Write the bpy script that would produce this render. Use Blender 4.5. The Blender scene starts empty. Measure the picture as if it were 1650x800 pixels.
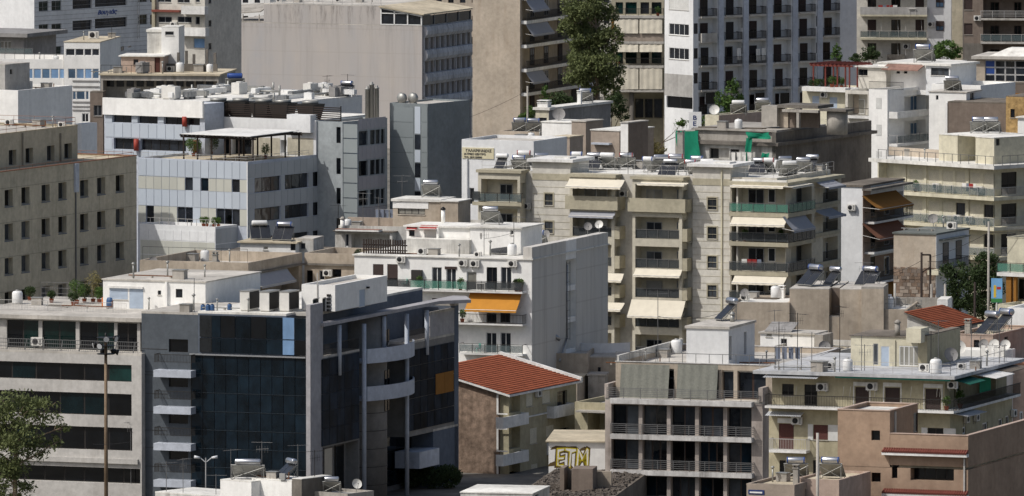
import bpy, math, random
from mathutils import Vector, Matrix
R_ = math.radians
random.seed(7)
sc = bpy.context.scene
COL = sc.collection

# ---------------------------------------------------------------- camera, sky, sun, exposure
FPX = 18000.0                      # focal length in photo pixels (a 400 mm lens)
HC = 95.0                          # camera height over the street
PITCH = math.atan(1300.0 / FPX)
cam = bpy.data.cameras.new('camera')
cam.sensor_fit = 'HORIZONTAL'; cam.sensor_width = 36.0; cam.lens = 36.0 * FPX / 1650.0
cam.clip_start = 5.0; cam.clip_end = 40000.0
cam_o = bpy.data.objects.new('camera', cam); COL.objects.link(cam_o)
cam_o.location = (0, 0, HC); cam_o.rotation_euler = (math.pi / 2 - PITCH, 0, 0)
sc.camera = cam_o

SUN_AZ, SUN_EL = 63.0, 50.0        # azimuth from the viewer's back towards the left; elevation
to_sun = Vector((-math.sin(R_(SUN_AZ)) * math.cos(R_(SUN_EL)), -math.cos(R_(SUN_AZ)) * math.cos(R_(SUN_EL)), math.sin(R_(SUN_EL))))
w = bpy.data.worlds.new('World'); sc.world = w; w.use_nodes = True
nt = w.node_tree
sky = nt.nodes.new('ShaderNodeTexSky'); sky.sky_type = 'NISHITA'; sky.sun_disc = False
sky.sun_elevation = R_(SUN_EL); sky.sun_rotation = math.atan2(to_sun.x, to_sun.y)
sky.altitude = 100; sky.air_density = 1.0; sky.dust_density = 4.0; sky.ozone_density = 0.8
bg = nt.nodes['Background']; bg.inputs[1].default_value = 0.108
nt.links.new(sky.outputs[0], bg.inputs[0])
sl = bpy.data.lights.new('sun', 'SUN'); sl.energy = 3.5; sl.angle = R_(0.5); sl.color = (1.0, 0.97, 0.925)
so = bpy.data.objects.new('sun', sl); COL.objects.link(so)
so.rotation_euler = to_sun.to_track_quat('Z', 'Y').to_euler(); so.location = (0, 900, 300)
sc.view_settings.view_transform = 'Standard'; sc.view_settings.look = 'None'
sc.view_settings.exposure = -0.2; sc.view_settings.gamma = 1.0
sc.cycles.max_bounces = 6; sc.cycles.diffuse_bounces = 4; sc.cycles.glossy_bounces = 3
sc.cycles.transmission_bounces = 3; sc.cycles.transparent_max_bounces = 8
sc.cycles.caustics_reflective = False; sc.cycles.caustics_refractive = False

# ---------------------------------------------------------------- survey helpers: photo pixel -> place
CP, SP = math.cos(PITCH), math.sin(PITCH)
CAM = Vector((0, 0, HC))
def ray(px, py):
    r = (px - 825.0) / FPX; u = (400.0 - py) / FPX
    return Vector((r, CP + u * SP, -SP + u * CP))
def at(px, py, Y):
    d = ray(px, py); return CAM + d * (Y / d.y)
def onz(px, py, z):
    d = ray(px, py); return CAM + d * ((z - HC) / d.z)
def gz(Y): return 0.0

# ---------------------------------------------------------------- materials
def lin(c):
    def g(v):
        v = v / 255.0
        return v / 12.92 if v <= 0.04045 else ((v + 0.055) / 1.055) ** 2.4
    return (g(c[0]), g(c[1]), g(c[2]), 1.0)
MATS = {}
def node(nt, t, **kw):
    n = nt.nodes.new(t)
    for k, v in kw.items(): setattr(n, k, v)
    return n
def new_mat(name):
    m = bpy.data.materials.new(name); m.use_nodes = True; MATS[name] = m
    return m, m.node_tree, m.node_tree.nodes['Principled BSDF']
def noise(nt, vec, scale, detail=3, rough=0.6):
    n = node(nt, 'ShaderNodeTexNoise'); n.inputs['Scale'].default_value = scale
    n.inputs['Detail'].default_value = detail; n.inputs['Roughness'].default_value = rough
    nt.links.new(vec, n.inputs['Vector']); return n.outputs[0]
def scaled(nt, vec, s):
    n = node(nt, 'ShaderNodeVectorMath', operation='MULTIPLY'); nt.links.new(vec, n.inputs[0]); n.inputs[1].default_value = s
    return n.outputs[0]
def remap(nt, v, a, b, c, d):
    n = node(nt, 'ShaderNodeMapRange'); n.inputs[1].default_value = a; n.inputs[2].default_value = b
    n.inputs[3].default_value = c; n.inputs[4].default_value = d; nt.links.new(v, n.inputs[0]); return n.outputs[0]
def mix(nt, f, a, b, mode='MIX'):
    n = node(nt, 'ShaderNodeMix', data_type='RGBA', blend_type=mode)
    if hasattr(f, 'links') or hasattr(f, 'is_output'): nt.links.new(f, n.inputs[0])
    else: n.inputs[0].default_value = f
    for i, v in ((6, a), (7, b)):
        if hasattr(v, 'is_output'): nt.links.new(v, n.inputs[i])
        else: n.inputs[i].default_value = v
    return n.outputs[2]
def plaster(name, rgb, stain=0.35, dark=(95, 88, 80), rough=0.9, bump=0.25, patch=0.12, vary=0.0, fine=0.10):
    """painted or bare render: rain streaks, blotches, grain"""
    m, nt, bs = new_mat(name)
    g = node(nt, 'ShaderNodeNewGeometry').outputs['Position']
    c = lin(rgb); patch *= 1.5; fine *= 1.7
    big = remap(nt, noise(nt, g, 0.22, 4), 0.3, 0.7, 1 - patch, 1 + patch * 0.6)
    mid = remap(nt, noise(nt, g, 1.7, 4, 0.7), 0.3, 0.7, 1 - fine, 1 + fine * 0.6)
    mm = node(nt, 'ShaderNodeMath', operation='MULTIPLY'); nt.links.new(big, mm.inputs[0]); nt.links.new(mid, mm.inputs[1])
    col = mix(nt, 1.0, c, (1, 1, 1, 1), 'MULTIPLY')
    cc = node(nt, 'ShaderNodeVectorMath', operation='SCALE'); nt.links.new(col, cc.inputs[0]); nt.links.new(mm.outputs[0], cc.inputs['Scale'])
    streak = noise(nt, scaled(nt, g, (1.0, 1.0, 0.07)), 1.6, 5, 0.7)
    blot = noise(nt, g, 0.55, 5, 0.65)
    sm = node(nt, 'ShaderNodeMath', operation='MULTIPLY')
    nt.links.new(remap(nt, streak, 0.44, 0.72, 0, 1), sm.inputs[0]); nt.links.new(remap(nt, blot, 0.42, 0.7, 0.15, 1), sm.inputs[1])
    s2 = node(nt, 'ShaderNodeMath', operation='MULTIPLY'); nt.links.new(sm.outputs[0], s2.inputs[0]); s2.inputs[1].default_value = min(1.0, stain * 1.45)
    out = mix(nt, s2.outputs[0], cc.outputs[0], lin(dark))
    if vary:
        oi = node(nt, 'ShaderNodeObjectInfo').outputs['Random']
        v = node(nt, 'ShaderNodeVectorMath', operation='SCALE'); nt.links.new(out, v.inputs[0])
        nt.links.new(remap(nt, oi, 0, 1, 1 - vary, 1 + vary * 0.5), v.inputs['Scale']); out = v.outputs[0]
    nt.links.new(out, bs.inputs['Base Color'])
    bs.inputs['Roughness'].default_value = rough; bs.inputs['Specular IOR Level'].default_value = 0.25
    if bump:
        b = node(nt, 'ShaderNodeBump'); b.inputs['Strength'].default_value = bump; b.inputs['Distance'].default_value = 0.04
        nt.links.new(noise(nt, g, 5.0, 5, 0.7), b.inputs['Height']); nt.links.new(b.outputs[0], bs.inputs['Normal'])
    return m
def simple(name, rgb, rough=0.6, metal=0.0, spec=0.4, var=0.12, scale=1.5, vary=0.0, bump=0.0):
    m, nt, bs = new_mat(name)
    g = node(nt, 'ShaderNodeNewGeometry').outputs['Position']
    k = remap(nt, noise(nt, g, scale, 4, 0.65), 0.3, 0.7, 1 - var, 1 + var * 0.6)
    v = node(nt, 'ShaderNodeVectorMath', operation='SCALE'); v.inputs[0].default_value = lin(rgb)[:3]; nt.links.new(k, v.inputs['Scale'])
    out = v.outputs[0]
    if vary:
        oi = node(nt, 'ShaderNodeObjectInfo').outputs['Random']
        v2 = node(nt, 'ShaderNodeVectorMath', operation='SCALE'); nt.links.new(out, v2.inputs[0])
        nt.links.new(remap(nt, oi, 0, 1, 1 - vary, 1 + vary), v2.inputs['Scale']); out = v2.outputs[0]
    nt.links.new(out, bs.inputs['Base Color'])
    bs.inputs['Roughness'].default_value = rough; bs.inputs['Metallic'].default_value = metal; bs.inputs['Specular IOR Level'].default_value = spec
    if bump:
        b = node(nt, 'ShaderNodeBump'); b.inputs['Strength'].default_value = bump; b.inputs['Distance'].default_value = 0.05
        nt.links.new(noise(nt, g, 4.0, 4), b.inputs['Height']); nt.links.new(b.outputs[0], bs.inputs['Normal'])
    return m
def glass(name, rgb, rough=0.06, var=0.5, wav=0.02, vary=0.5, spec=0.5):
    """window pane: dark room and curtains behind a reflecting sheet that is never quite flat"""
    m, nt, bs = new_mat(name)
    g = node(nt, 'ShaderNodeNewGeometry').outputs['Position']
    k = remap(nt, noise(nt, scaled(nt, g, (1, 1, 0.6)), 0.9, 3), 0.3, 0.7, 1 - var, 1 + var)
    oi = node(nt, 'ShaderNodeObjectInfo').outputs['Random']
    k2 = node(nt, 'ShaderNodeMath', operation='MULTIPLY'); nt.links.new(k, k2.inputs[0]); nt.links.new(remap(nt, oi, 0, 1, 1 - vary, 1 + vary), k2.inputs[1])
    v = node(nt, 'ShaderNodeVectorMath', operation='SCALE'); v.inputs[0].default_value = lin(rgb)[:3]; nt.links.new(k2.outputs[0], v.inputs['Scale'])
    nt.links.new(v.outputs[0], bs.inputs['Base Color'])
    bs.inputs['Roughness'].default_value = rough; bs.inputs['Specular IOR Level'].default_value = spec
    b = node(nt, 'ShaderNodeBump'); b.inputs['Strength'].default_value = 1.0; b.inputs['Distance'].default_value = wav
    nt.links.new(noise(nt, g, 0.8, 1), b.inputs['Height']); nt.links.new(b.outputs[0], bs.inputs['Normal'])
    return m
def M(n): return MATS[n]

# ---------------------------------------------------------------- mesh builder
class MB:
    def __init__(s): s.v = []; s.f = []; s.sm = []
    def quad(s, a, b, c, d, sm=False):
        i = len(s.v); s.v += [tuple(a), tuple(b), tuple(c), tuple(d)]; s.f.append((i, i + 1, i + 2, i + 3)); s.sm.append(sm); return s
    def box(s, x0, x1, y0, y1, z0, z1):
        i = len(s.v)
        s.v += [(x0, y0, z0), (x1, y0, z0), (x1, y1, z0), (x0, y1, z0), (x0, y0, z1), (x1, y0, z1), (x1, y1, z1), (x0, y1, z1)]
        for q in ((0, 3, 2, 1), (4, 5, 6, 7), (0, 1, 5, 4), (1, 2, 6, 5), (2, 3, 7, 6), (3, 0, 4, 7)):
            s.f.append(tuple(i + k for k in q)); s.sm.append(False)
        return s
    def hexa(s, lo, hi):
        """lo, hi: four points each, same winding"""
        i = len(s.v); s.v += [tuple(p) for p in lo] + [tuple(p) for p in hi]
        n = len(lo)
        s.f.append(tuple(i + k for k in reversed(range(n)))); s.sm.append(False)
        s.f.append(tuple(i + n + k for k in range(n))); s.sm.append(False)
        for k in range(n):
            s.f.append((i + k, i + (k + 1) % n, i + n + (k + 1) % n, i + n + k)); s.sm.append(False)
        return s
    def prism(s, pts, z0, z1):
        return s.hexa([(p[0], p[1], z0) for p in pts], [(p[0], p[1], z1) for p in pts])
    def prism_x(s, prof, x0, x1):
        """profile of (y, z) pairs run along x"""
        return s.hexa([(x0, p[0], p[1]) for p in prof], [(x1, p[0], p[1]) for p in prof])
    def bar(s, a, b, r, n=6, r2=None, caps=True):
        a = Vector(a); b = Vector(b); d = (b - a)
        if d.length < 1e-6: return s
        d.normalize(); q = d.to_track_quat('Z', 'Y'); r2 = r if r2 is None else r2
        i = len(s.v)
        for P, rr in ((a, r), (b, r2)):
            for k in range(n):
                t = 2 * math.pi * (k + 0.5) / n
                s.v.append(tuple(P + q @ Vector((rr * math.cos(t), rr * math.sin(t), 0))))
        for k in range(n):
            s.f.append((i + k, i + (k + 1) % n, i + n + (k + 1) % n, i + n + k)); s.sm.append(n > 6)
        if caps:
            s.f.append(tuple(i + k for k in reversed(range(n)))); s.sm.append(False)
            s.f.append(tuple(i + n + k for k in range(n))); s.sm.append(False)
        return s
    def lathe(s, prof, n=16, c=(0, 0, 0)):
        """profile of (r, z) about z"""
        i = len(s.v)
        for (r, z) in prof:
            for k in range(n):
                t = 2 * math.pi * k / n; s.v.append((c[0] + r * math.cos(t), c[1] + r * math.sin(t), c[2] + z))
        for j in range(len(prof) - 1):
            for k in range(n):
                s.f.append((i + j * n + k, i + j * n + (k + 1) % n, i + (j + 1) * n + (k + 1) % n, i + (j + 1) * n + k)); s.sm.append(True)
        s.f.append(tuple(i + k for k in reversed(range(n)))); s.sm.append(False)
        e = i + (len(prof) - 1) * n
        s.f.append(tuple(e + k for k in range(n))); s.sm.append(False)
        return s
    def mesh(s, name, mat):
        me = bpy.data.meshes.new(name); me.from_pydata(s.v, [], s.f)
        me.polygons.foreach_set('use_smooth', s.sm)
        me.materials.append(M(mat)); me.update(); return me
def link(name, data, parent=None, loc=(0, 0, 0), rz=0.0):
    o = bpy.data.objects.new(name, data); COL.objects.link(o)
    if parent is not None: o.parent = parent
    o.location = loc; o.rotation_euler = (0, 0, rz); return o
def tag(o, label=None, cat=None, group=None, kind=None):
    if label: o['label'] = label
    if cat: o['category'] = cat
    if group: o['group'] = group
    if kind: o['kind'] = kind
    return o
CACHE = {}
def cached(key, mat, fn):
    k = (key, mat)
    if k not in CACHE:
        mb = MB(); fn(mb); CACHE[k] = mb.mesh(key[0], mat)
    return CACHE[k]
def rd(v): return round(v * 25) / 25.0

# ---------------------------------------------------------------- facades and buildings
TH = {}
class Face:
    """a vertical plane of a building: u runs along it, w stands out of it, z is height over the building's foot"""
    def __init__(s, b, x, y, rel):
        s.b = b; s.x = x; s.y = y; s.rel = R_(rel); s.holes = []
        a = b.ang + s.rel
        s.d = Vector((math.cos(a), math.sin(a), 0)); s.i = Vector((-math.sin(a), math.cos(a), 0))
        s.ld = (math.cos(s.rel), math.sin(s.rel)); s.li = (-math.sin(s.rel), math.cos(s.rel))
        s.o = b.world(x, y)
    def uz(s, px, py, w=0.0):
        r = ray(px, py); o = s.o - s.i * w
        t = (o - CAM).dot(s.i) / r.dot(s.i)
        p = CAM + r * t
        return (p - o).dot(s.d), p.z - s.b.z0
    def u(s, px, py, w=0.0): return s.uz(px, py, w)[0]
    def z(s, px, py, w=0.0): return s.uz(px, py, w)[1]
    def rect(s, x0, y0, x1, y1, w=0.0):
        xm, ym = (x0 + x1) / 2, (y0 + y1) / 2
        return s.u(x0, ym, w), s.u(x1, ym, w), s.z(xm, y1, w), s.z(xm, y0, w)
    def loc(s, u, w, z): return (s.x + s.ld[0] * u - s.li[0] * w, s.y + s.ld[1] * u - s.li[1] * w, z)
    def put(s, name, data, u, w, z, parent=None):
        if parent is not None: return link(name, data, parent, (u, -w, z))
        return link(name, data, s.b.root, s.loc(u, w, z), s.rel)
    def add(s, name, mb, mat, u=0, w=0, z=0, parent=None): return s.put(name, mb.mesh(name, mat), u, w, z, parent)
    def box(s, name, u0, u1, w0, w1, z0, z1, mat, parent=None):
        a, b_, c = rd(u1 - u0), rd(w1 - w0), rd(z1 - z0)
        a = max(a, .04); b_ = max(b_, .02); c = max(c, .04)
        me = cached((name, a, b_, c), mat, lambda m: m.box(0, a, -b_, 0, 0, c))
        o = s.put(name, me, u0, w0 + (TH.get(parent.name, 0) if parent is not None else 0), z0, parent); TH[o.name] = b_
        return o
    def hole(s, u0, u1, z0, z1, d=0.18, back=False): s.holes.append((u0, u1, z0, z1, d, back))
    def sub(s, w):
        """a parallel plane w metres in front (no holes of its own)"""
        x, y, _ = s.loc(0, w, 0)
        return Face(s.b, x, y, math.degrees(s.rel))

    # ---- windows
    def window(s, u0, u1, z0, z1, style='al', n=2, pane='pane_dark', d=0.2, cut=True, w=0.0, shut=0.0, name='window', sill=True, zb=None):
        frame, fw = FR[style]
        if cut: s.hole(u0, u1, z0, z1, d)
        W, H = max(rd(u1 - u0), .2), max(rd(z1 - z0), .2)
        def fr(m):
            m.box(0, fw, 0, .06, 0, H); m.box(W - fw, W, 0, .06, 0, H); m.box(fw, W - fw, 0, .06, H - fw, H); m.box(fw, W - fw, 0, .06, 0, fw)
            for k in range(1, n): m.box(W * k / n - fw / 2, W * k / n + fw / 2, .003, .057, fw, H - fw)
        o = s.put(name, cached((name, W, H, n, fw), frame, fr), u0, w - d + .08 if cut else w + .06, z0)
        big = W / n > 0.62
        pm = cached(('pane', W, H, n if big else 0, fw), pane, (lambda m: m.box(fw * .5, W / n - fw * .5, .02, .04, fw * .5, H - fw * .5)) if big else (lambda m: m.box(fw * .5, W - fw * .5, .02, .04, fw * .5, H - fw * .5)))
        for k in range(n if big else 1): link('pane', pm, o, (W * k / n if big else 0, 0.0, 0))
        if shut > 0:
            hs = rd(H * shut)
            sm_ = SHUT.get(style, 'shutter_white') if not isinstance(shut, str) else shut
            def sf(m):
                k = max(2, int(hs / .11))
                for j in range(k): m.prism_x([(-.035, hs * j / k), (.0, hs * j / k), (.0, hs * (j + 1) / k - .012), (-.022, hs * (j + 1) / k - .012)], .02, W - .02)
            link('shutter', cached(('shutter', W, hs), sm_, sf), o, (0, -.002, H - hs))
        if sill and cut: s.box('sill', u0 - .05, u1 + .05, w, w + .07, z0 - .06, z0 - .003, 'stone_trim')
        return o
    def win(s, x0, y0, x1, y1, **k):
        u0, u1, z0, z1 = s.rect(x0, y0, x1, y1, k.get('w', 0.0)); return s.window(u0, u1, z0, z1, **k)
    def door(s, x0, y0, x1, y1, **k):
        k.setdefault('sill', False); k.setdefault('name', 'balcony_door'); return s.win(x0, y0, x1, y1, **k)
    # ---- balconies: px range and the y of the slab's front edge
    def balcony(s, x0, x1, y, depth=1.2, rail='bars', h=1.0, th=.16, mat='slab', rmat='rail_dark', w0=0.0, ends=True, slope=True, yr=None, name='balcony', pmat=None):
        xm = (x0 + x1) / 2
        u0, u1 = s.u(x0, y, depth), s.u(x1, y, depth); z = s.z(xm if yr is None else yr, y, depth)
        return s.balcony_u(u0, u1, z, depth, rail, h, th, mat, rmat, w0, ends, name, pmat)
    def balcony_u(s, u0, u1, z, depth=1.2, rail='bars', h=1.0, th=.16, mat='slab', rmat='rail_dark', w0=0.0, ends=True, name='balcony', pmat=None):
        W = rd(u1 - u0); D = rd(depth - w0)
        o = s.put(name, cached((name, W, D, th), mat, lambda m: m.box(0, W, -D, -.003, -th, 0)), u0, w0, z)
        if rail == 'solid':
            def f(m):
                m.box(0, W, -D, -D + .1, .003, h)
                if ends: m.box(0, .1, -D + .1, -.003, .003, h); m.box(W - .1, W, -D + .1, -.003, .003, h)
            link('parapet', cached(('parapet', W, D, h), pmat or mat, f), o)
        elif rail:
            link('railing', cached(('railing', W, D, h, rail, ends), rmat, lambda m: railing(m, W, D, h, rail, ends)), o)
            if rail == 'glass':
                link('glass_panel', cached(('glass_panel', W, D, h), pmat or 'rail_glass', lambda m: m.box(.05, W - .05, -D + .05, -D + .065, .12, h - .1)), o)
        return o
    def awning(s, x0, y0, x1, y1, out=1.6, mat='awning_cream', w=0.05, val=.22, th=None):
        """sheet hung from y0 on the wall down to y1 at its front edge"""
        u0, u1 = s.u(x0, (y0 + y1) / 2, w + out / 2), s.u(x1, (y0 + y1) / 2, w + out / 2)
        zt = s.z((x0 + x1) / 2, y0, w); zb = s.z((x0 + x1) / 2, y1, w + out) + val
        if zb > zt - .1: zb = zt - .1
        W = u1 - u0; rng = random.Random(int(x0 * 7 + y0 * 13)); m = MB()
        nu, nv = max(4, int(W / .35)), 5
        P = []
        ph = rng.random() * 6; amp = .02 + .02 * rng.random()
        for j in range(nv + 1):
            t = j / nv
            for i in range(nu + 1):
                a = i / nu
                sag = -.10 * math.sin(math.pi * t) + amp * math.sin(a * W * 5 + ph) * t
                P.append((W * a, -out * t, zt - zb + (0 - (zt - zb)) * t + sag))
        for i in range(nu + 1):
            a = i / nu; P.append((W * a, -out - .01 + .03 * math.sin(a * W * 6 + ph), -val * (1 if i % 2 else .86)))
        i0 = len(m.v); m.v += P
        for j in range(nv + 1):
            for i in range(nu):
                k = i0 + j * (nu + 1) + i; m.f.append((k, k + nu + 1, k + nu + 2, k + 1)); m.sm.append(True)
        o = s.add('awning', m, mat, u0, w, zb)
        a = MB(); a.bar((.02, 0, max(0, zt - zb - 1.2)), (.02, -out, 0), .025, 5); a.bar((W - .02, 0, max(0, zt - zb - 1.2)), (W - .02, -out, 0), .025, 5); a.bar((0, -out, 0.0), (W, -out, 0.0), .03, 5)
        link('awning_arm', a.mesh('awning_arm', 'rail_light'), o)
        return o
    def curtain(s, x0, y0, x1, y1, mat='awning_cream', w=1.15, lean=.25):
        """roll-down sheet hanging nearly vertical in front of a balcony"""
        u0, u1, z0, z1 = s.rect(x0, y0, x1, y1, w); W, H = u1 - u0, z1 - z0; m = MB(); n = max(6, int(W / .15)); i0 = 0; nv = 5
        rng = random.Random(int(x0 * 3 + y0)); ph = rng.random() * 6
        for j in range(nv + 1):
            for i in range(n + 1):
                m.v.append((W * i / n, -lean * j / nv + .025 * math.sin(i * 1.3 + ph) + .02 * math.sin(j * 2 + i * .4), H * (1 - j / nv)))
        for j in range(nv):
            for i in range(n):
                k = j * (n + 1) + i; m.f.append((k, k + n + 1, k + n + 2, k + 1)); m.sm.append(True)
        return s.add('awning', m, mat, u0, w, z0)
    def panels(s, x0, x1, n, rows, mat, w=.03, gap=.03, name='panel', xr=None, th=.05, skip=()):
        """cladding sheets: columns between two photo columns, rows given as (top, bottom) y at column xr"""
        xr = (x0 + x1) / 2 if xr is None else xr
        for (y0, y1) in rows:
            z1, z0 = s.z(xr, y0, w), s.z(xr, y1, w)
            u0, u1 = s.u(x0, (y0 + y1) / 2, w), s.u(x1, (y0 + y1) / 2, w)
            for k in range(n):
                if (k in skip): continue
                a = u0 + (u1 - u0) * k / n; b_ = u0 + (u1 - u0) * (k + 1) / n
                mm = mat if isinstance(mat, str) else mat[random.randrange(len(mat))]
                s.box(name, a + gap / 2, b_ - gap / 2, w - th, w, z0 + gap / 2, z1 - gap / 2, mm)

def railing(m, W, D, h, kind, ends=True):
    y = -D + .04
    m.box(0, W, y - .025, y + .025, h - .05, h)
    if kind == 'bars':
        m.box(0, W, y - .015, y + .015, .08, .11)
        n = max(2, int(W / .14))
        for k in range(n + 1): m.box(W * k / n * .995, W * k / n * .995 + .022, y - .012, y + .012, 0, h - .05)
    elif kind == 'rails':
        for q in (.28, .46, .64, .82): m.box(0, W, y - .02, y + .02, h * q - .02, h * q + .02)
        n = max(1, int(W / 1.4))
        for k in range(n + 1): m.box(min(W - .05, W * k / n), min(W - .05, W * k / n) + .05, y - .026, y + .026, 0, h)
    else:
        n = max(1, int(W / 1.2))
        for k in range(n + 1): m.box(min(W - .04, W * k / n), min(W - .04, W * k / n) + .04, y - .026, y + .026, 0, h)
    if ends and D > .3:
        for x in (0.0, W - .05):
            m.box(x, x + .05, -D + .07, 0, h - .05, h - .003)
            k = max(1, int(D / .14))
            if kind == 'bars':
                for j in range(k): m.box(x + .01, x + .03, -D + .1 + j * .14, -D + .12 + j * .14, 0, h - .05)
            elif kind == 'rails':
                for q in (.28, .46, .64, .82): m.box(x, x + .04, -D + .07, 0, h * q - .02, h * q + .02)

class Mass:
    def __init__(s, b, x0, x1, y0, y1, z0, z1, mat, parapet=0.0, roofmat='roof_grey', ov=0.0, th=.2, roof=True, front=True, capmat=None):
        s.b = b; s.x0, s.x1, s.y0, s.y1, s.z0, s.z1 = x0, x1, y0, y1, z0, z1; s.mat = mat; s.par = parapet; s.roofmat = roofmat; s.ov = ov; s.th = th; s.roof = roof
        s.F = Face(b, x0, y0, 0); s.R = Face(b, x1, y0, 90); s.B = Face(b, x1, y1, 180); s.L = Face(b, x0, y1, 270); s.capmat = capmat
        b.masses.append(s)
    @property
    def zr(s): return s.b.z0 + s.z1 - s.par          # roof level in the world
    def build(s):
        m = MB(); x0, x1, y0, y1, z0, z1 = s.x0, s.x1, s.y0, s.y1, s.z0, s.z1
        for nm, fx, fy, rel in (('F', x0, y0, 0), ('R', x1, y0, 90), ('B', x1, y1, 180), ('L', x0, y1, 270)):
            if not getattr(s, nm).holes: setattr(s, nm, Face(s.b, fx, fy, rel))
        for f, L in ((s.F, x1 - x0), (s.R, y1 - y0), (s.B, x1 - x0), (s.L, y1 - y0)):
            wall(m, f, L, z0, z1)
        t = min(.22, (x1 - x0) / 4, (y1 - y0) / 4)
        if s.par > 0:
            for (a, b_) in (((x0, y0), (x1, y0)), ((x1, y0), (x1, y1)), ((x1, y1), (x0, y1)), ((x0, y1), (x0, y0))):
                def inn(p): return (min(max(p[0], x0 + t), x1 - t), min(max(p[1], y0 + t), y1 - t))
                ia, ib = inn(a), inn(b_)
                m.quad((a[0], a[1], z1), (b_[0], b_[1], z1), (ib[0], ib[1], z1), (ia[0], ia[1], z1))
                m.quad((ib[0], ib[1], z1), (ib[0], ib[1], z1 - s.par), (ia[0], ia[1], z1 - s.par), (ia[0], ia[1], z1))
        else:
            m.quad((x0, y0, z1), (x1, y0, z1), (x1, y1, z1), (x0, y1, z1))
        link('wall', m.mesh('wall', s.mat), s.b.root)
        if s.roof:
            r = MB()
            if s.par > 0: r.box(x0 + t + .002, x1 - t - .002, y0 + t + .002, y1 - t - .002, z1 - s.par - .15, z1 - s.par + .02)
            else: r.box(x0 - s.ov - .004, x1 + s.ov + .004, y0 - s.ov - .004, y1 + s.ov + .004, z1 + .004, z1 + s.th)
            link('roof', r.mesh('roof', s.roofmat), s.b.root)
        if s.capmat and s.par > 0:
            c = MB(); e = .05
            c.box(x0 - e, x1 + e, y0 - e, y0 + t + e, z1 + .003, z1 + .07); c.box(x0 - e, x1 + e, y1 - t - e, y1 + e, z1 + .003, z1 + .07)
            c.box(x0 - e, x0 + t + e, y0 + t + e, y1 - t - e, z1 + .003, z1 + .07); c.box(x1 - t - e, x1 + e, y0 + t + e, y1 - t - e, z1 + .003, z1 + .07)
            link('coping', c.mesh('coping', s.capmat), s.b.root)

def wall(m, f, L, z0, z1):
    """one side of a mass with its openings really cut in"""
    hs = []
    for (a, b_, c, d, dep, back) in f.holes:
        a, b_, c, d = max(a, 0.0), min(b_, L), max(c, z0), min(d, z1)
        if b_ - a > .02 and d - c > .02: hs.append((a, b_, c, d, dep, back))
    def P(u, z, w=0.0):
        x, y, _ = f.loc(u, w, 0); return (x, y, z)
    us = sorted(set([0.0, L] + [h[0] for h in hs] + [h[1] for h in hs])); zs = sorted(set([z0, z1] + [h[2] for h in hs] + [h[3] for h in hs]))
    for j in range(len(zs) - 1):
        zc = (zs[j] + zs[j + 1]) / 2; run = None
        for i in range(len(us)):
            solid = False
            if i < len(us) - 1:
                uc = (us[i] + us[i + 1]) / 2
                solid = not any(h[0] < uc < h[1] and h[2] < zc < h[3] for h in hs)
            if solid and run is None: run = us[i]
            if not solid and run is not None:
                m.quad(P(run, zs[j]), P(us[i], zs[j]), P(us[i], zs[j + 1]), P(run, zs[j + 1])); run = None
    for (a, b_, c, d, dep, back) in hs:
        m.quad(P(a, c), P(b_, c), P(b_, c, -dep), P(a, c, -dep)); m.quad(P(a, d, -dep), P(b_, d, -dep), P(b_, d), P(a, d))
        m.quad(P(a, c), P(a, c, -dep), P(a, d, -dep), P(a, d)); m.quad(P(b_, c, -dep), P(b_, c), P(b_, d), P(b_, d, -dep))
        if back: m.quad(P(a, c, -dep), P(b_, c, -dep), P(b_, d, -dep), P(a, d, -dep))

BLD = []
class B:
    """a building anchored where photo pixel (px, py) meets distance Y; its front runs at `ang` degrees"""
    def __init__(s, name, label, cat, px, py, Y, ang, group=None, z0=None):
        p = at(px, py, Y); s.ang = R_(ang); s.p = p; s.z0 = gz(Y) if z0 is None else z0; s.zt = p.z - s.z0
        s.root = link(name, None, None, (p.x, p.y, s.z0), s.ang); s.root.empty_display_size = .5
        tag(s.root, label, cat, group); s.masses = []; BLD.append(s)
    def world(s, x, y):
        c, n = math.cos(s.ang), math.sin(s.ang)
        return Vector((s.p.x + c * x - n * y, s.p.y + n * x + c * y, s.z0))
    def local(s, P):
        c, n = math.cos(s.ang), math.sin(s.ang); dx, dy = P.x - s.p.x, P.y - s.p.y
        return (c * dx + n * dy, -n * dx + c * dy, P.z - s.z0)
    def face(s, y=0.0, x=0.0, rel=0): return Face(s, x, y, rel)
    def mass(s, pl, pr, py, y0=0.0, depth=10.0, zb=0.0, mat='cream', **k):
        """pl, pr: photo columns of the front's ends, py: its top at pr (or None: anchor height)"""
        f = s.face(y0); yy = py if py is not None else 400
        u0 = f.u(pl, yy) if isinstance(pl, (int, float)) else pl[0]
        u1 = f.u(pr, yy) if isinstance(pr, (int, float)) else pr[0]
        z1 = f.z(pr if isinstance(pr, (int, float)) else pl, py) if py is not None else s.zt
        return Mass(s, u0, u1, y0, y0 + depth, zb, z1, mat, **k)
    def finish(s):
        for m in s.masses: m.build()
def finish_all():
    for b in BLD: b.finish()
ORD = 'first second third fourth fifth sixth seventh eighth ninth tenth eleventh twelfth thirteenth fourteenth fifteenth sixteenth seventeenth eighteenth nineteenth twentieth'.split()
ORD += ['twenty-' + o for o in ORD[:9]]
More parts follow.
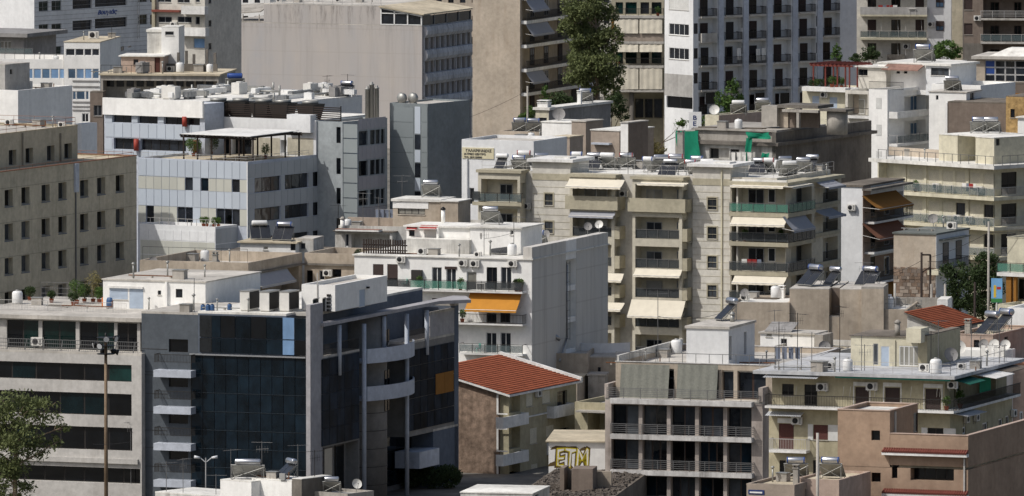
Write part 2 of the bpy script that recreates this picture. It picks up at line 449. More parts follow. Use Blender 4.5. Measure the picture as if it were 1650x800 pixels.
# ---------------------------------------------------------------- materials of the place
plaster('white', (238, 237, 233), .2, (150, 146, 140), patch=.07, fine=.05)
plaster('white_old', (205, 203, 197), .75, (110, 104, 96), patch=.2)
plaster('white_blue', (222, 223, 223), .18, (150, 150, 150), patch=.07, fine=.05)
plaster('cream', (196, 190, 173), .22, (120, 112, 98))
plaster('cream_band', (176, 169, 148), .2, (110, 104, 90))
plaster('cream_light', (206, 202, 192), .18)
plaster('yellow', (208, 202, 180), .22, (130, 122, 96))
plaster('yellow_dull', (176, 168, 142), .4, (110, 102, 78))
plaster('olive', (194, 185, 163), .4, (88, 82, 70), patch=.1)
plaster('olive_dark', (150, 144, 130), .5, (70, 66, 58))
plaster('beige', (178, 166, 150), .5, (120, 106, 92), patch=.18)
plaster('beige_blank', (184, 177, 169), .6, (150, 146, 143), patch=.16, fine=.08)
plaster('tan_blank', (184, 172, 156), .45, (150, 132, 112), patch=.1)
plaster('terracotta', (162, 139, 119), .35, (126, 98, 80), patch=.14)
plaster('pink', (184, 164, 150), .4, (130, 104, 90))
plaster('taupe', (164, 151, 138), .35, (110, 98, 88))
plaster('brown_plaster', (128, 116, 106), .5, (84, 72, 62))
plaster('concrete', (170, 165, 157), .75, (92, 86, 78), patch=.2, bump=.4)
plaster('concrete_dark', (120, 115, 108), .8, (60, 56, 52), patch=.25, bump=.5)
plaster('concrete_grey', (148, 146, 144), .5, (90, 88, 84), patch=.15)
plaster('concrete_wall', (176, 174, 170), .55, (120, 117, 112), patch=.14)
plaster('stone_rough', (142, 122, 106), .7, (84, 70, 58), patch=.25, bump=1.0, fine=.3)
plaster('stone_trim', (190, 186, 178), .35, (110, 104, 96))
plaster('slab', (190, 186, 178), .55, (104, 98, 90))
plaster('slab_white', (226, 225, 221), .35, (130, 124, 116))
plaster('slab_cream', (205, 199, 176), .35, (130, 120, 96))
plaster('slab_dirty', (206, 204, 201), .95, (84, 76, 70), patch=.2)
plaster('roof_grey', (196, 191, 182), .55, (120, 112, 104), patch=.25)
plaster('roof_white', (228, 226, 219), .45, (140, 132, 122), patch=.2)
plaster('roof_beige', (200, 188, 164), .5, (130, 118, 100), patch=.2)
plaster('roof_dark', (120, 112, 102), .8, (66, 60, 54), patch=.3)
plaster('roof_felt', (112, 116, 112), .5, (80, 82, 80), patch=.2)
plaster('roof_silver', (190, 191, 192), .7, (120, 124, 130), patch=.15)
plaster('office_frame', (188, 185, 180), .35, (140, 134, 126), patch=.1)
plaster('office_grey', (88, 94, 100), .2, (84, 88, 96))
plaster('office_blue', (98, 106, 118), .15, (72, 82, 100))
plaster('wing_grey', (132, 130, 127), .2, (96, 90, 82))  # mid-grey render of the receding wing and its drum
plaster('fin_grey', (168, 166, 168), .25, (120, 118, 120))
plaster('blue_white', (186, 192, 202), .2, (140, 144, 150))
plaster('frame_old', (176, 166, 158), .8, (96, 84, 76), patch=.2)
plaster('precast', (190, 191, 194), .6, (84, 84, 88), patch=.15)
plaster('slate_wall', (160, 166, 168), .15, (80, 86, 90), rough=.6)
plaster('ground', (122, 119, 112), .5, (70, 68, 64), patch=.3)
plaster('asphalt', (72, 72, 74), .5, (50, 50, 50), patch=.2)
plaster('brick_ochre', (178, 148, 100), .5, (110, 84, 54), bump=.8, fine=.3)
plaster('rust_roof', (146, 116, 104), .7, (84, 62, 54), patch=.25)
simple('panel_blue', (182, 190, 199), .35, 0.0, .5, .04, .4, .05)
simple('panel_cream', (186, 186, 176), .5, 0, .4, .05, .4, .05)
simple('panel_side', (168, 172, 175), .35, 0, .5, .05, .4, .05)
simple('panel_pink', (164, 161, 164), .5, 0, .4, .05, .4, .04)
simple('panel_slate', (142, 149, 150), .45, 0, .5, .05, .5, .04)
simple('frame_white', (222, 222, 220), .5); simple('frame_al', (150, 152, 154), .4, .3); simple('frame_dark', (52, 48, 46), .5)
simple('frame_brown', (66, 48, 40), .6); simple('frame_green', (46, 70, 62), .5)
simple('shutter_white', (206, 206, 202), .6); simple('shutter_brown', (58, 44, 40), .7); simple('shutter_grey', (150, 150, 148), .6); simple('shutter_red', (84, 46, 40), .7)
simple('shutter_dark', (46, 40, 40), .6); simple('shutter_blue', (170, 184, 200), .6); simple('shutter_cream', (206, 200, 180), .6)
simple('rail_dark', (48, 46, 44), .6, .2); simple('rail_light', (186, 184, 180), .5, .3); simple('rail_rust', (140, 96, 74), .8); simple('rail_grey', (112, 112, 112), .5, .3)
simple('steel', (196, 198, 202), .28, .85, .5, .1); simple('tank_white', (222, 222, 220), .35); simple('tank_blue', (44, 74, 140), .4); simple('tank_red', (150, 52, 44), .5)
simple('collector', (44, 46, 50), .25, 0, .6, .3); simple('galv', (156, 156, 152), .5, .5); simple('plastic_white', (214, 212, 206), .5); simple('grille', (30, 30, 32), .6)
simple('louvre', (40, 38, 36), .7); simple('duct', (150, 152, 154), .35, .7, .5, .2)
simple('awning_cream', (212, 205, 188), .9, 0, .2, .08); simple('awning_grey', (150, 152, 158), .9, 0, .2, .06); simple('awning_orange', (184, 128, 52), .9, 0, .2, .08)
simple('awning_ochre', (138, 96, 44), .9, 0, .2, .08); simple('awning_brown', (122, 84, 66), .9, 0, .2, .08); simple('awning_green', (36, 92, 80), .9, 0, .2, .1); simple('awning_red', (150, 52, 50), .9, 0, .2)
simple('net_green', (26, 124, 96), .85, 0, .2, .2, .8); simple('mat_reed', (126, 127, 119), .95, 0, .1, .18, 6.0)
simple('wood_dark', (54, 46, 42), .8, 0, .2, .2); simple('wood_red', (112, 52, 44), .8); simple('wood_grey', (104, 96, 86), .9)
simple('red_column', (150, 58, 44), .6); simple('pot', (150, 84, 60), .8); simple('red_tile', (160, 92, 66), .85, 0, .2, .25, 1.2, .12, .3); simple('tile_edge', (126, 74, 64), .85, 0, .2, .2, 2)
simple('corrugated', (206, 208, 210), .45, .3); simple('rust', (120, 82, 56), .85, .1, .3, .35, 2.0); simple('pole_metal', (124, 106, 86), .7, .2, .3, .35, 1.0); simple('black_metal', (34, 32, 32), .5, .4)
simple('lamp_glass', (210, 212, 214), .2); simple('sign_cream', (206, 198, 168), .7, 0, .3, .1); simple('sign_white', (232, 232, 230), .5); simple('sign_blue', (30, 52, 104), .6); simple('ink', (58, 56, 60), .7)
simple('sign_sky', (120, 172, 214), .5); simple('sign_yellow', (220, 186, 60), .6); simple('sign_red', (176, 50, 44), .6); simple('sign_green', (60, 130, 70), .6)
simple('spray_yellow', (196, 178, 50), .8, 0, .2, .3, 3); simple('spray_brown', (92, 74, 40), .8); simple('spray_white', (226, 224, 214), .8)
simple('plastic_green', (96, 176, 160), .6); simple('plastic_blue', (52, 84, 124), .5); simple('plastic_orange', (196, 110, 40), .6); simple('rubble', (84, 78, 72), .95, 0, .2, .5, 3.0, .6)
simple('bark', (150, 132, 112), .95, 0, .2, .35, 3); simple('bark_dark', (92, 78, 64), .95, 0, .2, .35, 3)
simple('clay', (168, 120, 92), .85, 0, .2, .2); simple('wire', (46, 46, 48), .7); simple('cloth_white', (218, 216, 210), .9); simple('cloth_blue', (120, 128, 144), .9)
glass('pane_dark', (34, 38, 44)); glass('pane_black', (9, 12, 16), .04, .4, .006, .4, .45); glass('pane_mid', (62, 66, 70)); glass('pane_curtain', (140, 138, 130), .12, .25, .01, .3)
glass('pane_blue', (86, 112, 138), .08, .3, .01, .3); glass('pane_green', (12, 38, 36), .04, .5, .006, .4); glass('pane_teal', (12, 27, 31), .05, .4, .02, .4, .35); glass('pane_office', (15, 27, 36), .03, .5, .006, .35, .3)
glass('pane_sky', (120, 152, 188), .08, .2, .01, .2); glass('pane_warm', (66, 60, 48), .1, .5, .02, .5); glass('pane_mirror', (34, 37, 40), .04, .5, .02, .45, .5)
def see_through(name, rgb, alpha):
    m, nt, bs = new_mat(name); bs.inputs['Base Color'].default_value = lin(rgb); bs.inputs['Roughness'].default_value = .12; bs.inputs['Alpha'].default_value = alpha
see_through('rail_glass', (96, 108, 110), .55); see_through('rail_glass_green', (90, 140, 124), .55); see_through('rail_smoke', (70, 74, 76), .7)
def leaf(name, a, b_):
    m, nt, bs = new_mat(name)
    g = node(nt, 'ShaderNodeNewGeometry')
    n1 = noise(nt, g.outputs['Position'], 1.1, 3); n2 = node(nt, 'ShaderNodeTexWhiteNoise'); nt.links.new(scaled(nt, g.outputs['Position'], (3, 3, 3)), n2.inputs[0])
    ri = g.outputs['Random Per Island']
    k = node(nt, 'ShaderNodeMath', operation='ADD'); nt.links.new(remap(nt, n1, .3, .7, 0, .6), k.inputs[0]); nt.links.new(remap(nt, ri, 0, 1, 0, .5), k.inputs[1])
    nt.links.new(mix(nt, k.outputs[0], lin(a), lin(b_)), bs.inputs['Base Color']); bs.inputs['Roughness'].default_value = .7; bs.inputs['Specular IOR Level'].default_value = .2
    tr = node(nt, 'ShaderNodeBsdfTranslucent'); tr.inputs[0].default_value = lin(b_); ms = node(nt, 'ShaderNodeMixShader'); ms.inputs[0].default_value = .18
    out = nt.nodes['Material Output']; nt.links.new(bs.outputs[0], ms.inputs[1]); nt.links.new(tr.outputs[0], ms.inputs[2]); nt.links.new(ms.outputs[0], out.inputs[0])
leaf('leaf_gum', (62, 72, 46), (122, 130, 84)); leaf('leaf_dark', (34, 48, 30), (74, 90, 54)); leaf('leaf_green', (40, 62, 34), (98, 124, 62)); leaf('leaf_dry', (92, 88, 54), (146, 136, 92))
FR = {'al': ('frame_al', .06), 'white': ('frame_white', .07), 'dark': ('frame_dark', .06), 'brown': ('frame_brown', .07), 'green': ('frame_green', .06), 'thin': ('frame_dark', .03), 'whiteb': ('frame_white', .12), 'red': ('frame_brown', .08), 'blue': ('frame_white', .05), 'cream': ('slab_cream', .06), 'grey': ('frame_al', .07)}
SHUT = {'al': 'shutter_grey', 'white': 'shutter_white', 'dark': 'shutter_dark', 'brown': 'shutter_brown', 'red': 'shutter_red', 'blue': 'shutter_blue', 'cream': 'shutter_cream', 'grey': 'shutter_grey', 'green': 'shutter_brown', 'whiteb': 'shutter_brown'}
plaster('slab_tower', (126, 133, 135), .2, (84, 90, 92), rough=.6)
simple('panel_tower', (128, 135, 137), .45, 0, .5, .05, .5, .04)
glass('pane_wing', (26, 35, 46), .4, .6, .004, .5, .02)
glass('pane_glint', (112, 118, 122), .1, .6, .02, .4, .05)
def blank_wall(name, ca, cb, cc, z0, z1, period):
    """old render: wide pinkish and blue-grey bands, faint pour lines, dark drips under the top edge"""
    m, nt, bs = new_mat(name); g = node(nt, 'ShaderNodeNewGeometry').outputs['Position']
    band = remap(nt, noise(nt, scaled(nt, g, (1, .3, .12)), .22, 3, .6), .35, .65, 0, 1); blot = remap(nt, noise(nt, g, .3, 5, .7), .35, .68, 0, 1)
    c = mix(nt, band, lin(ca), lin(cb)); c = mix(nt, blot, c, lin(cc))
    st = remap(nt, noise(nt, scaled(nt, g, (1, 1, .04)), 1.1, 6, .75), .5, .75, 0, .55); c = mix(nt, st, c, lin((146, 140, 134)))
    sx = node(nt, 'ShaderNodeSeparateXYZ'); nt.links.new(g, sx.inputs[0])
    wv = node(nt, 'ShaderNodeMath', operation='PINGPONG'); nt.links.new(sx.outputs[2], wv.inputs[0]); wv.inputs[1].default_value = period
    ln = remap(nt, wv.outputs[0], 0, .1, .35, 0); c = mix(nt, ln, c, lin((160, 152, 144)))
    dr = remap(nt, noise(nt, scaled(nt, g, (1, 1, .12)), 1.6, 5, .8), .5, .68, 0, 1); tp = remap(nt, sx.outputs[2], z0, z1, 0, .75)
    mu = node(nt, 'ShaderNodeMath', operation='MULTIPLY'); nt.links.new(dr, mu.inputs[0]); nt.links.new(tp, mu.inputs[1]); c = mix(nt, mu.outputs[0], c, lin((92, 88, 84)))
    nt.links.new(c, bs.inputs['Base Color']); bs.inputs['Roughness'].default_value = .92; bs.inputs['Specular IOR Level'].default_value = .2
blank_wall('blank_wall', (183, 176, 169), (166, 166, 168), (176, 171, 167), 14.5, 19, 1.6)
simple('transom', (40, 52, 62), .4)
blank_wall('side_wall', (212, 208, 200), (192, 190, 186), (204, 200, 192), 17.0, 20.5, 1.58)
# ---------------------------------------------------------------- things on roofs and walls
def root_at(name, P, rz, label, cat, group=None):
    o = link(name, None, None, (P.x, P.y, P.z), rz); o.empty_display_size = .3; tag(o, label, cat, group); return o
HEATERS = 0
def heater_parts(o, tank='steel', n=2, size=1.0, kind='down', top='tank_blue'):
    """flat collectors leaning on a frame with the tank along their upper edge; local -y is the sunny side"""
    W = {1: 1.05, 2: 1.95, 3: 2.9}[n]
    k = (tank, n, size, kind)
    def fr(m):
        for x in (-W / 2 + .1, W / 2 - .1):
            m.bar((x, -.75, .02), (x, .55, 1.15), .028, 5); m.bar((x, .55, .0), (x, .55, 1.25), .028, 5); m.bar((x, -.75, .02), (x, .55, .02), .024, 5); m.bar((x, .1, .02), (x, .55, .9), .02, 5)
        m.bar((-W / 2, .55, .1), (W / 2, .55, 1.1), .018, 5); m.bar((W / 2, .55, .1), (-W / 2, .55, 1.1), .018, 5); m.bar((-W / 2, .55, 1.22), (W / 2, .55, 1.22), .028, 5)
    link('stand', cached(('stand', n), 'galv', fr), o)
    pw = W / n
    def pn(m):
        a = Vector((0, -.86, .14)); b_ = Vector((0, .50, 1.26)); t = (b_ - a).normalized(); nn = Vector((0, -t.z, t.y)) * .045
        m.hexa([(-pw / 2 + .03, a.y, a.z), (pw / 2 - .03, a.y, a.z), (pw / 2 - .03, b_.y, b_.z), (-pw / 2 + .03, b_.y, b_.z)], [(-pw / 2 + .03, a.y + nn.y, a.z + nn.z), (pw / 2 - .03, a.y + nn.y, a.z + nn.z), (pw / 2 - .03, b_.y + nn.y, b_.z + nn.z), (-pw / 2 + .03, b_.y + nn.y, b_.z + nn.z)])
    def pb(m):
        a = Vector((0, -.88, .09)); b_ = Vector((0, .52, 1.24)); t = (b_ - a).normalized(); nn = Vector((0, -t.z, t.y)) * .042
        m.hexa([(-pw / 2 + .01, a.y, a.z), (pw / 2 - .01, a.y, a.z), (pw / 2 - .01, b_.y, b_.z), (-pw / 2 + .01, b_.y, b_.z)], [(-pw / 2 + .01, a.y + nn.y, a.z + nn.z), (pw / 2 - .01, a.y + nn.y, a.z + nn.z), (pw / 2 - .01, b_.y + nn.y, b_.z + nn.z), (-pw / 2 + .01, b_.y + nn.y, b_.z + nn.z)])
    for q in range(n):
        c = link('collector_panel', cached(('collector_panel', n), 'galv', pb), o, (-W / 2 + pw * (q + .5), 0, 0))
        link('collector_glass', cached(('collector_glass', n), 'collector', pn), c)
    L = max(1.2, W * .72)
    def tk(m):
        prof = [(.02, -L / 2 - .05), (.15, -L / 2 - .045), (.235, -L / 2), (.25, -L / 2 + .03), (.25, L / 2 - .03), (.235, L / 2), (.15, L / 2 + .045), (.02, L / 2 + .05)]
        m.lathe(prof, 18); m.v = [(v[2], v[0] + .42, v[1] + 1.52) for v in m.v]
    t = link('tank', cached(('tank', L), tank, tk), o)
    if top:
        def cap(m): m.lathe([(.256, 0), (.256, .1)], 18); m.v = [(v[2], v[0] + .42, v[1] + 1.52) for v in m.v]
        for x in (-L / 2, L / 2 - .1): link('tank_band', cached(('tank_band',), top, cap), t, (x, 0, 0))
    o.scale = (size, size, size)
def heater(px, py, z, rz, label, tank='steel', n=2, size=1.0, top=None, group='solar water heaters on the roofs'):
    P = onz(px, py, z); o = root_at('solar_water_heater', P, R_(rz), label, 'water heater', group); heater_parts(o, tank, n, size, top=top); return o
def ac_parts(o):
    def body(m):
        m.box(-.42, .42, -.15, .15, .04, .6)
        for x in (-.3, .26): m.box(x, x + .05, -.14, .14, 0, .04)
    link('casing', cached(('casing',), 'plastic_white', body), o)
    def fan(m):
        m.lathe([(.22, 0), (.2, .02), (.03, .03)], 16); m.v = [(v[0] - .1, -v[2] - .152, v[1] + .32) for v in m.v]
        for k in range(5): m.box(.2, .36, -.158, -.15, .12 + k * .09, .16 + k * .09)
    link('fan_grille', cached(('fan_grille',), 'grille', fan), o)
def ac(px, py, face=None, z=None, rz=0, label='', s=1.0, w=.22, drop=True):
    """outdoor air conditioner on a roof (z) or hung on a facade"""
    if face is not None:
        u, zz = face.uz(px, py, w); P = face.o + face.d * u - face.i * w; P = Vector((P.x, P.y, face.b.z0 + zz)); rz = math.degrees(face.b.ang + face.rel)
    else: P = onz(px, py, z)
    o = root_at('air_conditioner', P, R_(rz), label, 'air conditioner', 'outdoor air conditioning units'); ac_parts(o)
    if face is not None:
        def br(m):
            for x in (-.3, .28): m.box(x, x + .03, -.14, w - .003, -.04, 0); m.box(x, x + .03, w - .04, w - .003, -.25, -.04)
        link('bracket', cached(('bracket', w), 'galv', br), o)
    o.scale = (s, s, s); return o
def antenna(px, py, z, h, label, kind=0, rz=0, mat='rail_grey', Y=None):
    P = onz(px, py, z) if Y is None else at(px, py, Y)
    o = root_at('tv_antenna', P, R_(rz), label, 'antenna', 'television antennas')
    m = MB(); m.bar((0, 0, 0), (0, 0, h), .03, 6); link('mast', m.mesh('mast', mat), o)
    a = MB(); L = .9
    a.bar((-L, 0, h - .1), (L, 0, h - .1), .014, 5)
    for k in range(8): x = -L + .1 + k * .24; r = .16 + .05 * k * .5; a.bar((x, -r, h - .1), (x, r, h - .1), .01, 4)
    if kind: 
        a.bar((-.5, 0, h - .7), (.6, 0, h - .62), .014, 5)
        for k in range(5): x = -.45 + k * .24; a.bar((x, 0, h - .95), (x, 0, h - .4), .01, 4)
    link('aerial', a.mesh('aerial', mat), o); return o
def dish(px, py, z, rz, label, r=.42, Y=None, mat='plastic_white', post=.5):
    P = onz(px, py, z) if Y is None else at(px, py, Y)
    o = root_at('satellite_dish', P, R_(rz), label, 'satellite dish', 'satellite dishes')
    m = MB(); m.bar((0, 0, 0), (0, 0, post + .3), .03, 6); link('post', m.mesh('post', 'galv'), o)
    d = MB(); prof = [(.02, 0)] + [(r * k / 6, .28 * r * (k / 6) ** 2) for k in range(1, 7)] + [(r + .01, .28 * r + .02), (r * .99, .28 * r - .01)] + [(r * k / 6, .28 * r * (k / 6) ** 2 - .02) for k in range(5, 0, -1)]
    d.lathe(prof, 20); rot = Matrix.Rotation(R_(68), 4, 'X')
    d.v = [tuple((rot @ Vector(v)) + Vector((0, -.08, post + .3))) for v in d.v]; dd = link('reflector', d.mesh('reflector', mat), o)
    f = MB(); p1 = rot @ Vector((0, -r, .25 * r)) + Vector((0, -.08, post + .3)); p2 = rot @ Vector((0, -.1, r * 1.1)) + Vector((0, -.08, post + .3)); f.bar(p1, p2, .014, 5); f.bar(p2, p2 + Vector((0, .07, 0)), .04, 6)
    link('feed_arm', f.mesh('feed_arm', 'grille'), o); return o
def chimney(px, py, z, h, wd, label, mat='concrete', cap='concrete', rz=-20, round_=False):
    P = onz(px, py, z); o = root_at('chimney', P, R_(rz), label, 'chimney')
    m = MB()
    if round_: m.lathe([(wd / 2, 0), (wd / 2, h)], 14)
    else: m.box(-wd / 2, wd / 2, -wd / 2, wd / 2, 0, h)
    link('flue', m.mesh('flue', mat), o)
    c = MB(); e = wd / 2 + .06
    if round_: c.lathe([(wd / 2 + .02, h + .003), (wd / 2 + .1, h + .08), (wd * .2, h + .3)], 14)
    else:
        c.box(-e, e, -e, e, h + .003, h + .08)
        for sx in (-1, 1): c.box(sx * wd * .38 - .04, sx * wd * .38 + .04, -wd * .4, wd * .4, h + .08, h + .26)
        c.box(-e, e, -e, e, h + .26, h + .33)
    link('cowl', c.mesh('cowl', cap), o); return o
def roof_rail(pts, h, label, mat='rail_light', step=1.2, rails=(1.0, .5), group='roof railings', bars=False):
    """railing through world points"""
    P0 = pts[0]; o = root_at('roof_railing', P0, 0, label, 'railing', group); m = MB(); q = MB()
    for a, b_ in zip(pts[:-1], pts[1:]):
        A, Bv = a - P0, b_ - P0; L = (Bv - A).length; n = max(1, int(L / step))
        for r in rails: m.bar(A + Vector((0, 0, h * r)), Bv + Vector((0, 0, h * r)), .025, 4)
        for k in range(n + 1): p = A.lerp(Bv, k / n); q.bar(p, p + Vector((0, 0, h)), .022, 4)
        if bars:
            n = int(L / .15)
            for k in range(n + 1): p = A.lerp(Bv, k / n); q.bar(p, p + Vector((0, 0, h)), .01, 3, caps=False)
    link('rail', m.mesh('rail', mat), o); link('post', q.mesh('post', mat), o); return o
def foliage(m, c, r, n, s, rng, squash=1.0, hollow=.35):
    for _ in range(n):
        while True:
            v = Vector((rng.uniform(-1, 1), rng.uniform(-1, 1), rng.uniform(-1, 1)))
            if hollow < v.length < 1: break
        p = Vector(c) + Vector((v.x * r[0], v.y * r[1], v.z * r[2]))
        a = Vector((rng.gauss(0, 1), rng.gauss(0, 1), rng.gauss(0, 1))).normalized(); b_ = a.cross(Vector((rng.gauss(0, 1), rng.gauss(0, 1), rng.gauss(0, 1)))).normalized()
        L = s * rng.uniform(.6, 1.5); W = L * rng.uniform(.28, .5)
        m.quad(p - a * L, p + b_ * W, p + a * L, p - b_ * W)
def tree(name, P, h, label, cat, mat='leaf_dark', bark='bark_dark', clumps=(), trunk_r=.2, leaf_s=.16, dens=240, lean=(0, 0), seed=1, group=None, limbs=6):
    """clumps: (dx, dy, z, rx, rz) crown masses over the foot"""
    rng = random.Random(seed); o = root_at(name, P, 0, label, cat, group)
    t = MB(); top = Vector((lean[0], lean[1], h * .82)); prev = Vector((0, 0, -.3)); pr = trunk_r; n = 6; spine = [prev]
    for k in range(1, n + 1):
        q = Vector((top.x * (k / n) ** 1.3 + rng.uniform(-.1, .1), top.y * (k / n), top.z * k / n)); r = trunk_r * (1 - .8 * k / n); t.bar(prev, q, pr, 8, r); prev, pr = q, r; spine.append(q)
    m = MB()
    for (dx, dy, z, rx, rz) in clumps:
        c = Vector((dx, dy, z)); s = spine[min(n, max(1, int(n * (z - rz * .8) / max(.1, top.z))))]
        mid = s.lerp(c, .5) + Vector((0, 0, -.15 * rz)); t.bar(s, mid, trunk_r * .32, 6, trunk_r * .2); t.bar(mid, c, trunk_r * .2, 6, trunk_r * .08)
        for _ in range(limbs):
            e = c + Vector((rng.uniform(-.8, .8) * rx, rng.uniform(-.8, .8) * rx, rng.uniform(-.7, .8) * rz)); t.bar(mid.lerp(c, rng.random()), e, trunk_r * .09, 4, trunk_r * .03)
        vol = rx * rx * rz; subs = max(5, int(9 * vol ** .4))
        for _ in range(subs):
            while True:
                v = Vector((rng.uniform(-1, 1), rng.uniform(-1, 1), rng.uniform(-1, 1)))
                if v.length < 1: break
            cc = c + Vector((v.x * rx * .85, v.y * rx * .85, v.z * rz * .85)); q = rng.uniform(.22, .42)
            foliage(m, cc, (rx * q, rx * q, rz * q), int(dens * vol / subs * .9) + 18, leaf_s, rng, hollow=.1)
        foliage(m, c, (rx, rx, rz), int(dens * vol * .25), leaf_s, rng)
    link('trunk', t.mesh('trunk', bark), o); link('crown', m.mesh('crown', mat), o); return o
def bush(P, r, label, mat='leaf_dark', seed=1, name='shrub', cat='shrub', rz=None, n=260, s=.1, group=None):
    rz = rz or r; rng = random.Random(seed); o = root_at(name, P, 0, label, cat, group)
    t = MB(); m = MB()
    for k in range(5):
        e = Vector((rng.uniform(-.6, .6) * r, rng.uniform(-.6, .6) * r, rz * rng.uniform(.8, 1.5))); t.bar((0, 0, 0), e, .03, 5, .012); foliage(m, e, (r * .5, r * .5, rz * .5), n // 5, s, rng, hollow=0)
    foliage(m, (0, 0, rz), (r, r, rz), n, s, rng)
    link('stem', t.mesh('stem', 'bark_dark'), o); link('foliage', m.mesh('foliage', mat), o); return o
def crate(name, P, rz, label, cat, parts, group=None):
    """generic small thing: parts = [(name, mat, MB)]"""
    o = root_at(name, P, R_(rz), label, cat, group)
    for (n, mat, mb) in parts: link(n, mb.mesh(n, mat), o)
    return o
# ---------------------------------------------------------------- the ground
def make_ground():
    m = MB(); ys = [-6000, 300, 800, 1030, 1130, 1230, 1330, 1430, 1700, 2200, 6000, 16000]
    for a, b_ in zip(ys[:-1], ys[1:]): m.quad((-9000, a, gz(a)), (9000, a, gz(a)), (9000, b_, gz(b_)), (-9000, b_, gz(b_)))
    tag(link('ground', m.mesh('ground', 'ground')), 'grey city ground between the buildings', None, None, 'structure')
    r = MB()
    for a, b_ in ((1030, 1130), (1130, 1230), (1230, 1330), (1330, 1380)):
        xa, xb = -9.5 + (a - 1030) * .004, -9.5 + (b_ - 1030) * .004
        r.quad((xa - 4, a, gz(a) + .02), (xa + 4, a, gz(a) + .02), (xb + 4, b_, gz(b_) + .02), (xb - 4, b_, gz(b_) + .02))
    tag(link('road', r.mesh('road', 'asphalt')), 'asphalt street running between the blocks', None, None, 'structure')
make_ground()

# ---------------------------------------------------------------- dark glass office, front left
a1 = B('office_building', 'dark glass office block with pale concrete bands and a curved balcony wing', 'office', 505, 508, 985, -21)
def build_a1():
    b = a1
    # left part: pale bands with ribbon windows
    mL = b.mass(-60, 228, 574, -.8, 22, mat='office_frame', roofmat='roof_grey'); f = mL.F
    strips = [(-60, 212, 588.5, 616), (-60, 212, 635.5, 671), (-60, 213, 690, 727)]
    for (x0, x1, y0, y1) in strips:
        xr = 205; z1, z0 = f.z(xr, y0), f.z(xr, y1); u0, u1 = f.u(x0, y0), f.u(x1, y0); f.hole(u0, u1, z0, z1, .45, True)
        n = 7; d = (u1 - u0) / n
        for k in range(n):
            o = f.box('window', u0 + d * k + .02, u0 + d * (k + 1) - .02, -.40, -.30, z0 + .02, z1 - .02, 'frame_dark'); 
            f.box('pane', .06, d - .1, .003, .02, .06, z1 - z0 - .1, random.choice(['pane_black', 'pane_black', 'pane_green', 'pane_teal']), parent=o)
    u1 = f.u(228, 745); zl = f.z(210, 748)
    f.box('ledge', f.u(-60, 740), u1 - .3, 0.003, .25, zl, zl + .45, 'office_frame')
    z1, z0 = f.z(200, 755), f.z(200, 780); u0, u1 = f.u(-60, 760), f.u(226, 760); f.hole(u0, u1, z0, z1, .9, True); n = 9; d = (u1 - u0) / n
    for k in range(n):
        o = f.box('window', u0 + d * k + .02, u0 + d * (k + 1) - .02, -.85, -.75, z0 + .02, z1 - .02, 'frame_dark'); f.box('pane', .06, d - .1, .003, .02, .06, z1 - z0 - .1, 'pane_black', parent=o)
    # terrace railing with leaning struts
    zt = mL.z1; u0, u1 = f.u(-50, 565), f.u(221, 565); m = MB(); W = u1 - u0
    for q in (.98, .62, .3): m.box(0, W, .0, .05, q - .03, q + .02)
    k = 0.0
    while k < W: m.hexa([(k, 0, 0), (k + .09, 0, 0), (k + .09, .07, 0), (k, .07, 0)], [(k + .22, 0, 1.0), (k + .28, 0, 1.0), (k + .28, .07, 1.0), (k + .22, .07, 1.0)]); k += 1.75
    k = 0.0
    while k < W: m.box(k, k + .02, .02, .04, 0, .95); k += .18
    f.add('terrace_railing', m, 'rail_grey', u0, -.3, zt + .2)
    # set-back top storey and its roof slab
    mT = b.mass(-60, 226, 519, 1.3, 20, zb=mL.z1 + .01, mat='office_frame', roofmat='roof_grey', ov=.5, th=.35); f = mT.F
    for (x0, x1) in ((-52, -4), (11, 62), (68, 122), (128, 184), (189, 221)):
        u0, u1 = f.u(x0, 540), f.u(x1, 540); z0, z1 = mT.z0 + .12, mT.z1 - .15; f.hole(u0, u1, z0, z1, .3, True)
        for (a, c) in ((u0, (u0 + u1) / 2), ((u0 + u1) / 2, u1)):
            o = f.box('window', a + .01, c - .01, -.28, -.2, z0 + .01, z1 - .01, 'frame_dark'); f.box('pane', .05, c - a - .08, .003, .02, .05, z1 - z0 - .07, random.choice(['pane_green', 'pane_black', 'pane_black']), parent=o)
    # grey stair wall with little balconies
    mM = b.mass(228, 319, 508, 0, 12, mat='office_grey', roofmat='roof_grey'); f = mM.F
    for i, (y0, y1) in enumerate(((547, 568), (606, 624), (665, 683), (724, 741))):
        f.win(272, y0, 303, y1, style='thin', n=1, pane='pane_black', d=.25, sill=False)
        f.balcony(247, 307, 597.5 + 59 * i, 1.3, rail=None, th=.62, mat='blue_white', name='balcony')  # dimmer bluish slab colour stands in for the shade on these balconies
        z = f.z(277, 585.5 + 59 * i, 1.3); u0, u1 = f.u(248, 580 + 59 * i, 1.3), f.u(307, 580 + 59 * i, 1.3)
        rm = MB(); railing(rm, u1 - u0, 1.25, .75, 'bars'); f.add('railing', rm, 'rail_dark', u0, 0, z + .02)
    for y in (563, 600, 605, 635, 664, 694, 722, 752): f.box('groove_strip', f.u(229, y), f.u(270, y), .002, .022, f.z(250, y), f.z(250, y) + .04, 'frame_dark')
    # curtain wall
    mG = b.mass(308, (0.0,), None, 0.01, 33, mat='office_blue', roofmat='roof_white'); mG.x0 = mM.x1; mG.F = Face(b, mG.x0, mG.y0, 0)
    mG.z1 = b.face().z(410, 508); f = mG.F; mG.x1 = 0.0
    mG.R = Face(b, -2.6, mG.y0, 90); mG.x1 = -2.6
    rows = [(575 + 30 * k, 605 + 30 * k) for k in range(9)]
    f.panels(308.5, 494, 10, rows, 'pane_office', w=.1, gap=.06, name='glass_panel', xr=400, th=.08)
